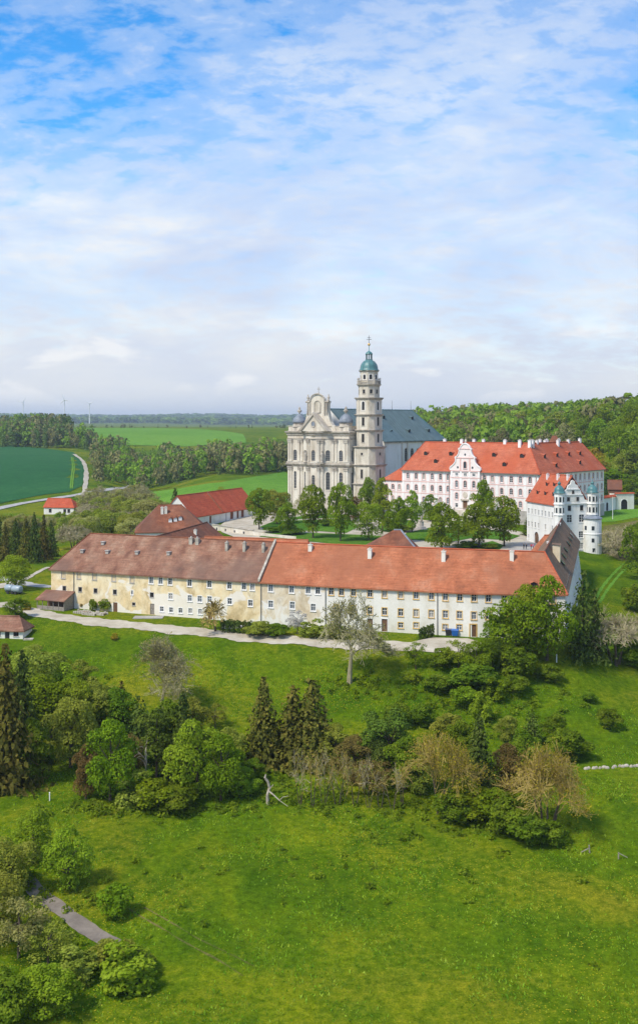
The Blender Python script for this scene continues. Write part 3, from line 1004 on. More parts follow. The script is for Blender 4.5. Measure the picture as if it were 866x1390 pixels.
def poly_normals(ps):
    out = []
    for i, p in enumerate(ps):
        ns = []
        if i > 0:
            ns.append(back_of(ps[i - 1], p, 1))
        if i < len(ps) - 1:
            ns.append(back_of(p, ps[i + 1], 1))
        n = sum(ns, Vector((0, 0))).normalized()
        n = n / max(0.5, n.dot(ns[0]))
        out.append(n)
    return out


LINE = [A0, A1, A2, A3, A4]
NRM = poly_normals(LINE)


def P3(v, z):
    return Vector((v.x, v.y, z))


def long_house_left():
    gz = 0.5
    org = ((A0 + A1) / 2 + NRM[0] * 6)
    r = thing('service_building', 'long old service building with stained ochre plaster and weathered brown tile roof', 'building', (org.x, org.y, 1.1))
    w = Wall(A0, A1, gz, EZ)
    for px, py in ((86.4, 780), (107.7, 780.6), (128.9, 781.9), (155, 783.7), (179.7, 786)):
        u, z = w.hit(px, py)
        o = w.window(r, u, z - 0.8, 0.95, 1.5, 'grey', cut=True)
        o.children[1].data = blind_pane(0.95, 1.5)
        o.children[0].data = blind_frame(0.95, 1.5)
        o['label'] = 'bricked-up upper window'
    for px, py in ((87.9, 798.5), (109.3, 800), (130.2, 801.7), (156.4, 803.5), (206.5, 807.4)):
        u, z = w.hit(px, py)
        w.window(r, u, z - 0.5, 0.85, 0.95, 'small')
    u, z = w.hit(182, 820); w.window(r, u, z - .3, .7, .6, 'small')
    u, z = w.hit(179.7, 804); w.window(r, u, z - .5, .45, .9, 'plain')
    for px, py in ((205.6, 787.4), (218.4, 788.2), (231.2, 789), (257.7, 791), (284.4, 792.6), (311.5, 794.6), (331.3, 795.6), (342.7, 796.3)):
        u, z = w.hit(px, py)
        w.window(r, u, z - .75, 0.95, 1.45, 'plain')
    for px, py in ((232, 809.3), (258, 811.9), (271.5, 813), (284.8, 813.5), (312, 816), (340, 818.5)):
        u, z = w.hit(px, py)
        w.window(r, u, z - .65, 0.95, 1.25, 'plain')
    for px, py in ((220, 826.6), (232.6, 827.8), (245.3, 828.6), (258.7, 829), (272, 830)):
        u, z = w.hit(px, py)
        w.window(r, u, z - .55, 0.85, 1.05, 'plain')
    for px, hgt, m in ((157, 2.0, M_wood), (207, 2.3, M_greywood), (285.6, 2.2, M_wood)):
        u, z = w.hit(px, 825)
        w.door(r, u, 1.12, 1.05, hgt, m, None)
    b0, b1 = A0 + NRM[0] * 2 * HW, A1 + NRM[1] * 2 * HW
    m = MB()
    w.build(m)
    Wall(b0, A0, gz, EZ).build(m)
    Wall(b1, b0, gz, EZ).build(m)
    part('wall', m, M_stain, r)
    # low repaired render, proud of the old plaster
    m = MB()
    pipe(r, w, w.hit(101, 800)[0], 1.0, EZ - .3)
    # roof, hipped at the free end
    o0, o1 = A0 - NRM[0] * .45 - w.d * .4, A1 - NRM[1] * .45
    c0, c1 = b0 + NRM[0] * .4 - w.d * .4, b1 + NRM[1] * .4
    r0, r1 = A0 + NRM[0] * HW + w.d * 5.0, A1 + NRM[1] * HW
    ez = EZ - .25
    m = MB()
    slab(m, [P3(o0, ez), P3(o1, ez), P3(r1, RZ), P3(r0, RZ)])
    slab(m, [P3(c1, ez), P3(c0, ez), P3(r0, RZ), P3(r1, RZ)])
    slab(m, [P3(c0, ez), P3(o0, ez), P3(r0, RZ)])
    roof = part('roof', m, M_roof_brown, r)
    m = MB()
    m.tube(P3(r0, RZ + .05), P3(r1, RZ + .05), .16, .16, 6)
    m.tube(P3(o0, ez + .02), P3(r0, RZ + .05), .14, .14, 6)
    part('ridge_tile', m, M_roof_rust, roof)
    m = MB()
    w.band(m, EZ - .45, EZ - .27, .30, inn=-.06)
    part('eaves_board', m, M_wood, r)
    pl = plane_of(P3(o0, ez), P3(o1, ez), P3(r1, RZ))
    rz = w.rz
    for px, py, hh, ww in ((259.9, 737, 1.0, .8), (268.3, 737.5, 1.0, .8), (308.4, 746, 1.4, .6), (332.3, 747, 1.5, .6), (364 - 6, 748, 1.4, .55)):
        p = ray_plane(px, py, *pl)
        chimney(roof, p, ww, .7, hh, rz, M_rubble)
    for px, py in ((112.3, 750), (140.4, 739), (146.3, 751), (186.4, 752), (229.4, 753)):
        p = ray_plane(px, py, *pl)
        m = MB()
        m.box(-.35, .35, -.3, .5, -.1, .55)
        m.box(-.45, .45, -.45, .6, .55, .66)
        link('roof_vent', m.mesh('roof_vent', M_plinth), roof, p - ORG[roof], rz)
    # raised fire wall where the two houses meet
    m = MB()
    m.hexa([P3(A1 - w.d * .25 - NRM[1] * .5, EZ - .1), P3(A1 + w.d * .2 - NRM[1] * .5, EZ - .1), P3(r1 + w.d * .2, RZ + .1), P3(r1 - w.d * .25, RZ + .1),
            P3(A1 - w.d * .25 - NRM[1] * .5, EZ + .42), P3(A1 + w.d * .2 - NRM[1] * .5, EZ + .42), P3(r1 + w.d * .2, RZ + .6), P3(r1 - w.d * .25, RZ + .6)])
    part('fire_wall', m, M_rubble, r)
    return r


BL = {}


def blind_pane(w, h):
    if 'p' not in BL:
        m = MB(); m.box(-w / 2, w / 2, .07, .14, 0, h)
        BL['p'] = m.mesh('pane', M_blind)
    return BL['p']


def blind_frame(w, h):
    if 'f' not in BL:
        m = MB(); ring(m, w, h, .06, .03, .07)
        BL['f'] = m.mesh('frame', M_plinth)
    return BL['f']


def long_house_right():
    gz = 0.5
    org = ((A2 + A3) / 2 + NRM[2] * 6)
    r = thing('service_building', 'long cream white service building under orange tile roof facing the gravel path', 'building', (org.x, org.y, 1.1))
    walls = [Wall(A1, A2, gz, EZ), Wall(A2, A3, gz, EZ), Wall(A3, A4, gz, EZ)]

    def wall_at(px):
        for w in walls:
            u, _ = w.hit(px, 810)
            if -0.01 <= u <= w.L:
                return w
        return walls[-1]
    top = [(367.7, 798), (396, 799.8), (418.3, 800.8), (431.4, 801.5), (449.5, 802.5), (463.3, 803.2), (479.6, 804), (502, 805.3), (521.8, 806), (543.7, 807), (564.5, 807.7), (585.2, 808.8), (604.3, 809.8), (623.7, 810.5), (643, 811), (662.6, 812), (684.5, 813.4), (706, 813.8), (728, 814), (750, 814)]
    mid = [(367.7, 820), (396.8, 821.6), (425.2, 824.4), (456.4, 825.4), (479.6, 827), (502, 828.9), (521.8, 830), (543.7, 831.3), (564.5, 832), (585.2, 833), (604.3, 833.7), (623.3, 834.5), (642.7, 835.6), (662.6, 835.6), (684, 836.5), (706, 837), (728, 837)]
    low = [(543.7, 849), (564.5, 849), (604, 851.4), (623, 851.8), (684, 853), (706, 854)]
    for rows, hh, dz in ((top, 1.45, .75), (mid, 1.4, .72), (low, 1.05, .5)):
        for px, py in rows:
            w = wall_at(px)
            u, z = w.hit(px, py)
            w.window(r, u, z - dz, 0.98, hh, 'plain' if px < 440 else 'cream')
    for px, m, hh in ((502, M_wood, 2.3), (521.8, M_wood, 2.4), (642, M_wood, 2.3)):
        w = wall_at(px)
        u, _ = w.hit(px, 850)
        w.door(r, u, 1.12, 1.15, hh, m, M_ochre if px > 600 else M_trim)
    m = MB(); walls[0].build(m); part('wall', m, M_stain2, r, 'patchy peeling plaster wall')
    m = MB(); walls[1].build(m); walls[2].build(m)
    bk = [p + n * 2 * HW for p, n in zip(LINE, NRM)]
    Wall(bk[2], bk[1], gz, EZ).build(m); Wall(bk[3], bk[2], gz, EZ).build(m); Wall(bk[4], bk[3], gz, EZ).build(m)
    Wall(A4, bk[4], gz, EZ).build(m)
    part('wall', m, M_cream, r)
    pipe(r, walls[0], .25, 1.0, EZ - .3)
    pipe(r, walls[1], .1, 1.0, EZ - .3)
    pipe(r, walls[1], walls[1].hit(593.6, 830)[0], 1.0, EZ - .3)
    pipe(r, walls[2], walls[2].hit(690, 830)[0], 1.0, EZ - .3)
    ez = EZ - .25
    idx = (1, 2, 3)
    fr = {i: LINE[i] - NRM[i] * .45 for i in (1, 2, 3, 4)}
    bb = {i: bk[i] + NRM[i] * .4 for i in (1, 2, 3, 4)}
    rg = {i: LINE[i] + NRM[i] * HW for i in (1, 2, 3)}
    J = Vector((43.4, 213.0))
    m = MB()
    seg = [(1, 2), (2, 3)]
    for i, j in seg:
        slab(m, [P3(fr[i], ez), P3(fr[j], ez), P3(rg[j], RZ), P3(rg[i], RZ)])
        slab(m, [P3(bb[j], ez), P3(bb[i], ez), P3(rg[i], RZ), P3(rg[j], RZ)])
    corner = A4 + Vector((.45, -.45))
    slab(m, [P3(fr[3], ez), P3(corner, ez), P3(J, RZ - .25), P3(rg[3], RZ)])
    slab(m, [P3(bb[4], ez), P3(bb[3], ez), P3(rg[3], RZ), P3(J, RZ - .25)])
    roof = part('roof', m, M_roof_orange, r)
    m = MB()
    for a, b in ((rg[1], rg[2]), (rg[2], rg[3]), (rg[3], J)):
        m.tube(P3(a, RZ + .05), P3(b, RZ + .02 if b is not J else RZ - .2), .17, .17, 6)
    m.tube(P3(corner, ez), P3(J, RZ - .2), .16, .16, 6)
    part('ridge_tile', m, M_roof_red, roof)
    m = MB()
    for w in walls:
        w.band(m, EZ - .45, EZ - .27, .30, inn=-.06)
    part('eaves_board', m, M_wood, r)
    pl = plane_of(P3(fr[2], ez), P3(fr[3], ez), P3(rg[3], RZ))
    pl3 = plane_of(P3(fr[3], ez), P3(corner, ez), P3(rg[3], RZ))
    for px, py, hh in ((421.4, 744.5, .7), (502, 756, 1.5), (602, 760, 1.6), (694.4, 759, 1.5)):
        p = ray_plane(px, py, *(pl if px < 640 else pl3))
        chimney(roof, p, .75, .75, hh, walls[1].rz, M_cream)
    p = ray_plane(724, 797, *pl3)
    dormer(roof, p, 1.1, 1.0, 1.6, walls[2].rz, M_roof_orange)
    return r


long_house_left()
long_house_right()


def east_wing():
    C = Vector((45.7, 205.5)); E = Vector((67.8, 289.0))
    v = (E - C).normalized(); n = Vector((-v.y, v.x))   # n points to the court (left)
    w_ = 8.6
    ez, rz = 10.3, 16.1
    J = Vector((43.4, 213.0))
    org = (C + E) / 2 + n * 4
    r = thing('wing_building', 'narrow wing with dun brown tile roof and skylights joining the orange roofed range', 'building', (org.x, org.y, 1.0))
    wall = Wall(C + v * .3 , E, -2.0, ez)
    for k in range(9):
        for zz in (3.2, 6.6):
            wall.window(r, 6 + k * 8.6, zz, 1.0, 1.4, 'plain')
    m = MB()
    wall.build(m)
    Wall(E, E + n * w_, 0, ez).build(m)
    Wall(E + n * w_, C + n * w_ + v * 16, 0.0, ez).build(m)
    m.poly([P3(E, ez), P3(E + n * w_, ez), P3(E + n * w_ / 2, rz - .3)])
    part('wall', m, M_white, r)
    for k in range(5):
        m = MB()
        a = C + v * (40 + k * 9)
        q = lambda t, o, z: P3(a + v * t - n * o, z)
        m.hexa([q(0, 1.6, -3), q(1.1, 1.6, -3), q(1.1, 0, -3), q(0, 0, -3), q(0, .35, 7.5), q(1.1, .35, 7.5), q(1.1, 0, 7.5), q(0, 0, 7.5)])
        part('buttress', m, M_white, r)
    Ce = C + Vector((.45, -.45)); Ee = E - n * .4 + v * .3
    Ef = E + n * (w_ + .4) + v * .3
    Re = E + n * w_ / 2 + v * .3
    m = MB()
    slab(m, [P3(Ce, ez - .9), P3(Ee, ez - .15), P3(Re, rz), P3(J, rz + .25)])
    Wb = C + n * (w_ + .4) + v * 15
    slab(m, [P3(Ef, ez - .15), P3(Wb, ez - .15), P3(J, rz + .2), P3(Re, rz)])
    roof = part('roof', m, M_roof_dun, r)
    m = MB(); m.tube(P3(J, rz + .3), P3(Re, rz + .05), .16, .16, 6); part('ridge_tile', m, M_roof_rust, roof)
    pl = plane_of(P3(Ce, ez - .9), P3(Ee, ez - .15), P3(Re, rz))
    ang = math.atan2(v.y, v.x)
    for px, py in ((775.5, 729), (773.5, 734.5), (771.5, 740.5), (767.5, 749), (765, 757.5), (763, 766.5)):
        p = ray_plane(px, py, *pl)
        m = MB()
        m.add([(-1.1, -.5, -.1), (1.1, -.5, -.1), (1.1, .5, .95), (-1.1, .5, .95), (-1.1, -.5, .15), (1.1, -.5, .15), (1.1, .4, 1.05), (-1.1, .4, 1.05)], [(4, 5, 6, 7), (0, 1, 5, 4), (1, 2, 6, 5), (3, 0, 4, 7), (2, 3, 7, 6)])
        link('skylight', m.mesh('skylight', M_glass), roof, p - ORG[roof], ang)
    # big dormer with a pale cheek turned to the south
    p = ray_plane(754.5, 760, *pl)
    m = MB()
    m.add([(0, -.75, -.6), (0, .7, 1.0), (0, .75, 3.0), (0, -.75, 3.0), (3, -.75, -.6), (3, .7, 1.0), (3, .75, 3.0), (3, -.75, 3.0)],
          [(0, 3, 2, 1), (4, 5, 6, 7), (0, 4, 7, 3), (1, 2, 6, 5)], 0)
    m.add([(-.2, -.9, 2.95), (3.2, -.9, 2.95), (3.2, .9, 3.15), (-.2, .9, 3.15)], [(0, 1, 2, 3)], 1)
    link('wide_dormer', m.mesh('wide_dormer', [M_ochre_pale, M_roof_dun]), roof, p - ORG[roof], ang)
    for px, py in ((757, 731.5), (744.5, 741)):
        p = W(px, py, 240 if px < 750 else 262)
        chimney(roof, (p.x, p.y, p.z - .6), 1.0, .8, 1.4, ang, M_trim)
    p = W(758, 716, 275)
    chimney(roof, (p.x, p.y, p.z - 1), .9, .9, 2.0, ang, M_trim, down=3)
    return r


east_wing()


def gabled_house(name, label, corner, length, width, rz, z0, ez, rzv, wallm, roofm, hip0=0.0, hip1=0.0, over=.35, group=None, cat='building', ridge=True):
    """corner: front left plan point (seen from the front); returns root, front wall, side walls, roof part, helper to build"""
    d = Vector((math.cos(rz), math.sin(rz))); b = Vector((-d.y, d.x))
    p0 = Vector(corner); p1 = p0 + d * length; q1 = p1 + b * width; q0 = p0 + b * width
    c = (p0 + q1) / 2
    r = thing(name, label, cat, (c.x, c.y, z0 + .3), group)
    walls = dict(front=Wall(p0, p1, z0, ez), right=Wall(p1, q1, z0, ez), back=Wall(q1, q0, z0, ez), left=Wall(q0, p0, z0, ez))
    mid0, mid1 = (p0 + q0) / 2 + d * hip0, (p1 + q1) / 2 - d * hip1
    slope = (rzv - ez) / (width / 2)
    e = ez - over * slope
    f0, f1, g1, g0 = p0 - b * over, p1 - b * over, q1 + b * over, q0 + b * over
    m = MB()
    if hip0 == 0:
        f0 = f0 - d * over; g0 = g0 - d * over; mid0 = mid0 - d * over
    else:
        f0 = f0 - d * over; g0 = g0 - d * over
    f1 = f1 + d * over; g1 = g1 + d * over
    if hip1 == 0:
        mid1 = mid1 + d * over
    slab(m, [P3(f0, e), P3(f1, e), P3(mid1, rzv), P3(mid0, rzv)])
    slab(m, [P3(g1, e), P3(g0, e), P3(mid0, rzv), P3(mid1, rzv)])
    if hip0:
        slab(m, [P3(g0, e), P3(f0, e), P3(mid0, rzv)])
    if hip1:
        slab(m, [P3(f1, e), P3(g1, e), P3(mid1, rzv)])
    roof = part('roof', m, roofm, r)
    if ridge:
        m = MB(); m.tube(P3(mid0, rzv + .04), P3(mid1, rzv + .04), .14, .14, 6)
        part('ridge_tile', m, roofm, roof)

    def finish():
        m = MB()
        for w in walls.values():
            w.build(m)
        if not hip0:
            m.poly([P3(q0, ez), P3(p0, ez), P3((p0 + q0) / 2, rzv - .28)])
        if not hip1:
            m.poly([P3(p1, ez), P3(q1, ez), P3((p1 + q1) / 2, rzv - .28)])
        part('wall', m, wallm, r)
    pl = plane_of(P3(f0, e), P3(f1, e), P3(mid1, rzv))
    return r, walls, roof, finish, pl


# barn with the bright red roof
bd = Vector((19.6, 47.0)).normalized()
r, ws, roof, fin, pl = gabled_house('barn', 'white barn with bright red tile roof and dark red doors beside the court', (-43.6, 385), 50, 13, math.atan2(bd.y, bd.x), 3.0, 8.6, 15.6, M_white, M_roof_barn)
for px, w_, h_ in ((286, 1.6, 2.6), (315, 2.6, 3.2), (323, 1.7, 3.2), (329.5, 2.4, 3.2)):
    u, z = ws['front'].hit(px, 700)
    ws['front'].door(r, u, tz(-30, 400) + .3 if px < 300 else 5.3, w_, h_, M_roof_rust)
pipe(r, ws['front'], ws['front'].hit(307, 700)[0], 4.5, 8.2)
m = MB()
uu = ws['front'].hit(302, 690)[0]
pa, pb = ws['front'].pt(uu, 8.4, .3), ws['front'].pt(uu, 15.5, -6.5)
m.tube(pa + Vector((0, 0, .1)), pb + Vector((0, 0, .3)), .3, .3, 4)
part('fire_wall', m, M_roof_rust, roof)
fin()
# brown hipped house behind the range
r, ws, roof, fin, pl = gabled_house('hipped_house', 'white house with rusty brown hipped roof and little dormers behind the range', (-53.2, 321), 21, 17, math.radians(8), 1.0, 9.6, 16.6, M_white, M_roof_rust, 6.5, 7.5)
for k, (px, py) in enumerate(((231.5, 709), (238.5, 708), (245, 706.5))):
    dormer(roof, ray_plane(px, py, *pl), 1.0, 1.3, 1.8, math.radians(8), M_roof_rust, wall=M_trim)
for px, py in ((220.5, 690.5), (225.5, 690)):
    p = ray_plane(px, py + 6, *pl)
    chimney(roof, p, .8, .8, 1.6, math.radians(8), M_cream)
for k in range(5):
    ws['front'].window(r, 2.5 + k * 3.8, 5.6, 1.0, 1.5, 'plain')
fin()
# second brown roof, end-on to the range
dv = Vector((9, 40)).normalized()
r, ws, roof, fin, pl = gabled_house('rear_house', 'low rear house with rusty brown roof running back from the service range', (-36.0, 262), 47, 11.5, math.atan2(dv.y, dv.x), 1.5, 8.8, 13.4, M_white, M_roof_rust)
for px, py in ((221, 731), (259.5, 719)):
    p = ray_plane(px + 6, py + 6, *pl)
    chimney(roof, p, .7, .7, 1.0, math.atan2(dv.y, dv.x), M_cream)
for k in range(8):
    ws['front'].window(r, 5 + k * 5, 4.6, 1.0, 1.4, 'plain')
fin()
# slim orange roof strip and the pointed roof showing behind the ridge
r, ws, roof, fin, pl = gabled_house('annex', 'low annex with orange roof just behind the brown tile ridge', (-26.5, 246), 24, 7, math.radians(-18), 1.5, 12.8, 15.6, M_white, M_roof_orange)
fin()
g = Wz(520, 742, 13.5)
r = thing('pavilion', 'small pavilion with steep brown hipped roof behind the orange roof ridge', 'building', (g.x, g.y, 2.0))
m = MB(); c = (g.x + 1.2, g.y + 3)
wl = [Wall((c[0] - 6, c[1] - 4.5), (c[0] + 6, c[1] - 6), 1.8, 12.6), Wall((c[0] + 6, c[1] - 6), (c[0] + 7, c[1] + 4), 1.8, 12.6), Wall((c[0] + 7, c[1] + 4), (c[0] - 5, c[1] + 5), 1.8, 12.6), Wall((c[0] - 5, c[1] + 5), (c[0] - 6, c[1] - 4.5), 1.8, 12.6)]
for k in range(3):
    wl[1].window(r, 2 + k * 3, 7, 1, 1.5, 'plain')
for w in wl:
    w.build(m)
part('wall', m, M_white, r)
m = MB()
ap = (c[0] + 3.0, c[1] + 0.5, 16.9); ap2 = (c[0] + 1.4, c[1] + 0.6, 16.9)
e4 = [(c[0] - 6.6, c[1] - 5, 12.5), (c[0] + 6.6, c[1] - 6.6, 12.5), (c[0] + 7.6, c[1] + 4.6, 12.5), (c[0] - 5.6, c[1] + 5.6, 12.5)]
slab(m, [e4[0], e4[1], ap, ap2]); slab(m, [e4[1], e4[2], ap]); slab(m, [e4[2], e4[3], ap2, ap]); slab(m, [e4[3], e4[0], ap2])
rf = part('roof', m, M_roof_rust, r)
m = MB(); m.tube(e4[1], ap, .2, .2, 5); m.tube(ap, ap2, .2, .2, 5); part('ridge_flashing', m, M_slate, rf)


# ------------------------------------------------------------------ turreted gatehouse-like residence
def residence():
    d = Vector((5.0, -19.0)).normalized()       # along the west wall towards the camera
    b = Vector((-d.y, d.x))                     # (.967,.25): along the south gable to the right
    P0 = Vector((65.0, 346.0)); P1 = P0 + d * 19.6
    wd = 11.0
    Q1 = P1 + b * wd; Q0 = P0 + b * wd
    ez, rz_, gz = 17.2, 25.4, 1.0
    c = (P0 + Q1) / 2
    r = thing('residence', 'white residence with red roof, curved south gable and two domed corner turrets', 'building', (c.x, c.y, 3.2))
    ww = Wall(P0, P1, gz, ez); ws_ = Wall(P1, Q1, gz, ez); we = Wall(Q1, Q0, gz, ez); wn = Wall(Q0, P0, gz, ez)
    for k in range(8):
        ww.window(r, 1.3 + k * 2.3, 12.9, .95, 1.7, 'plain')
    for k in (0, 1, 2, 3, 5, 7):
        ww.window(r, 1.3 + k * 2.3, 8.9, .95, 1.7, 'plain')
    ww.window(r, 1.3, 5.2, .8, 1.2, 'plain')
    # arched gateway
    ww.open(6.8, 3.4, 2.8, 4.3)
    m = MB()
    q = ww.pt
    pts = [q(6.8 - 1.4, 3.4, -.2), q(6.8 + 1.4, 3.4, -.2)] + [q(6.8 + 1.4 * math.cos(a), 6.3 + 1.4 * math.sin(a), -.2) for a in [math.pi * i / 10 for i in range(11)]]
    m.poly(pts)
    gate = part('gateway', m, M_wood, r)
    m = MB()
    for i in range(10):
        a0, a1 = math.pi * i / 10, math.pi * (i + 1) / 10
        P = lambda a, rr, o: q(6.8 + rr * math.cos(a), 6.3 + rr * math.sin(a), o)
        m.quad(P(a0, 1.4, .03), P(a0, 1.8, .03), P(a1, 1.8, .03), P(a1, 1.4, .03))
        m.quad(P(a0, 1.4, .002), P(a1, 1.4, .002), q(6.8 + 1.4 * math.cos(a1), 7.7, .002), q(6.8 + 1.4 * math.cos(a0), 7.7, .002))
    part('arch_surround', m, M_trim, gate)
    for z in (11.6,):
        for k in range(2):
            ws_.window(r, 4.4 + k * 4.0, z, 1.7, 2.3, 'plain')
    for k in range(2):
        ws_.window(r, 4.4 + k * 4.0, 15.7 - .6, 1.0, 1.5, 'small')
    for z in (7.0, 3.6):
        ws_.window(r, 8.2, z, 1.5, 1.9, 'plain')
    ws_.window(r, 4.2, 7.0, 1.2, 1.9, 'plain')
    m = MB()
    for w in (ww, ws_, we, wn):
        w.build(m)
    m.poly([P3(Q0, ez), P3(P0, ez), P3((P0 + Q0) / 2, rz_ - .3)])
    part('wall', m, M_white, r)
    # stepped baroque south gable, 0.9 m thick, rising above the roof
    mid = wd / 2
    prof = [(-mid + .4, ez - .1), (mid - .4, ez - .1), (mid - .4, ez + 1.3), (mid - 1.7, ez + 1.6), (mid - 2.1, ez + 3.2), (mid - 2.7, ez + 3.6), (mid - 2.9, ez + 5.4), (mid - 3.6, ez + 5.9), (mid - 3.9, ez + 7.4), (.7, ez + 8.0), (0.55, ez + 9.2), (0, ez + 9.6)]
    prof = [(x, ez - .1 + (z - ez + .1) * .73) for x, z in prof]
    prof = prof + [(-x, z) for x, z in reversed(prof[2:-1])]
    m = MB()
    m.prism([ws_.pt(mid + x, z, .15) for x, z in prof], P3(-ws_.n * .7, 0))
    gb = part('gable', m, M_white, r)
    m = MB()
    for z, h_ in ((ez - .1, mid - .3), (ez + 2.5, mid - 2.3), (ez + 4.15, mid - 3.3)):
        ws_.band(m, z, z + .28, .32, mid - h_, mid + h_, inn=-.1)
    part('gable_ledge', m, M_trim, gb)
    for x, z, w_, h_ in ((-1.5, ez + .8, .8, 1.1), (1.5, ez + .8, .8, 1.1), (0, ez + 2.9, .7, 1.0)):
        a, b_, c_ = win_meshes(w_, h_, 'small')
        o = link('window', a, r, ws_.pt(mid + x, z, .2) - ORG[r], ws_.rz)
        m = MB(); m.box(-w_ / 2, w_ / 2, -.03, .0, 0, h_)
        link('pane', m.mesh('pane', M_dark), o)
    # roof
    m = MB()
    e = ez - .4
    R1, R0 = (P1 + Q1) / 2, (P0 + Q0) / 2 - d * .4
    f0, f1, g0, g1 = P0 - b * .4 - d * .4, P1 - b * .4 - d * .3, Q0 + b * .4 - d * .4, Q1 + b * .4 - d * .3
    slab(m, [P3(f0, e), P3(f1, e), P3(R1 - d * .3, rz_), P3(R0, rz_)])
    slab(m, [P3(g1, e), P3(g0, e), P3(R0, rz_), P3(R1 - d * .3, rz_)])
    roof = part('roof', m, M_roof_red, r)
    m = MB(); m.tube(P3(R0, rz_ + .05), P3(R1, rz_ + .05), .18, .18, 6); part('ridge_tile', m, M_roof_red, roof)
    pl = plane_of(P3(f0, e), P3(f1, e), P3(R1, rz_))
    for px, py in ((741.5, 659.5), (751.5, 660), (729, 670.5), (739.5, 672), (750.5, 673.5)):
        dormer(roof, ray_plane(px, py, *pl), 1.3, 1.2, 2.2, ww.rz, M_roof_red)
    for px, y_ in ((743, 646), (757, 646.5), (770.5, 647)):
        p = ray_plane(px, y_ + 3, *pl)
        chimney(roof, p, .7, .7, 1.2, ww.rz, M_trim)

    def turret(cx, rad, z0, z1, lab, n=8, rot=math.pi / 8):
        m = MB()
        m.lathe((cx.x, cx.y, 0), [(rad, z0), (rad, z1)], n, rot)
        t = part('turret', m, M_white, r)
        m = MB()
        for z in (z1 - .25, z1 - 3.4, z1 - 6.6):
            m.lathe((cx.x, cx.y, 0), [(rad + .02, z), (rad + .22, z + .1), (rad + .22, z + .28), (rad + .02, z + .34)], n, rot)
        part('ledge', m, M_trim, t)
        m = MB()
        m.lathe((cx.x, cx.y, z1), [(rad + .3, .0), (rad + .3, .12), (rad * .98, .4), (rad * .98, .9), (rad * .84, 1.5), (rad * .52, 2.0), (rad * .28, 2.25), (rad * .24, 2.6), (rad * .36, 2.75), (rad * .34, 3.0), (rad * .12, 3.35), (.05, 3.7), (.04, 4.4)], 12)
        part('dome', m, M_verdigris, t, smooth=True)
        m = MB(); m.lathe((cx.x, cx.y, z1 + 4.4), [(.02, -.2), (.2, 0), (.02, .2)], 8); part('finial', m, M_gold, t)
        for k in range(n):
            a = rot + 2 * math.pi * (k + .5) / n
            nx, ny = math.cos(a), math.sin(a)
            if ny > .35:
                continue
            rr = rad * math.cos(math.pi / n)
            for z in (z1 - 2.6, z1 - 5.8):
                m = MB()
                tx, ty = -ny, nx
                q = lambda u, zz, o: (cx.x + nx * (rr + o) + tx * u, cx.y + ny * (rr + o) + ty * u, zz)
                m.hexa([q(-.3, z, .03), q(.3, z, .03), q(.3, z, -.1), q(-.3, z, -.1), q(-.3, z + 1.5, .03), q(.3, z + 1.5, .03), q(.3, z + 1.5, -.1), q(-.3, z + 1.5, -.1)])
                part('window', m, M_glass, t)
        return t
    turret(P1 + d * .4 + b * .9, 1.55, gz, ez + 3.2, '')
    TC = Q1 + d * .6 + b * 0.6
    turret(TC, 1.55, 13.5, ez + 3.2, '')
    # round bastion below the right turret
    m = MB()
    m.lathe((TC.x, TC.y, 0), [(3.0, -1.0), (2.75, 1.5), (2.65, 12.6)], 24)
    t = part('round_tower', m, M_white, r, smooth=False)
    m = MB(); m.lathe((TC.x, TC.y, 12.6), [(2.95, 0), (3.0, .25), (2.0, .9), (1.6, 1.0)], 24); part('ledge_roof', m, M_slate, t)
    m = MB(); m.lathe((TC.x, TC.y, 0), [(2.7, 8.0), (2.82, 8.1), (2.82, 8.3), (2.68, 8.4)], 24); part('ledge', m, M_trim, t)
    for ang, z in ((-100, 9.4), (-100, 5.8), (-95, 2.9), (-150, 9.4)):
        a = math.radians(ang)
        nx, ny = math.cos(a), math.sin(a)
        m = MB()
        q = lambda u, zz, o: (TC.x + nx * (2.66 + o) - ny * u, TC.y + ny * (2.66 + o) + nx * u, zz)
        m.hexa([q(-.4, z, .06), q(.4, z, .06), q(.4, z, -.2), q(-.4, z, -.2), q(-.4, z + 1.2, .06), q(.4, z + 1.2, .06), q(.4, z + 1.2, -.2), q(-.4, z + 1.2, -.2)])
        part('window', m, M_glass, t)
    return r


residence()
# small orange roofed link in the court
r, ws, roof, fin, pl = gabled_house('lean_to', 'small building with plain orange roof between court and brown wing', (55.2, 274), 8, 9, math.radians(6), 2.0, 8.4, 12.9, M_white, M_roof_orange, 2.0, 0)
fin()


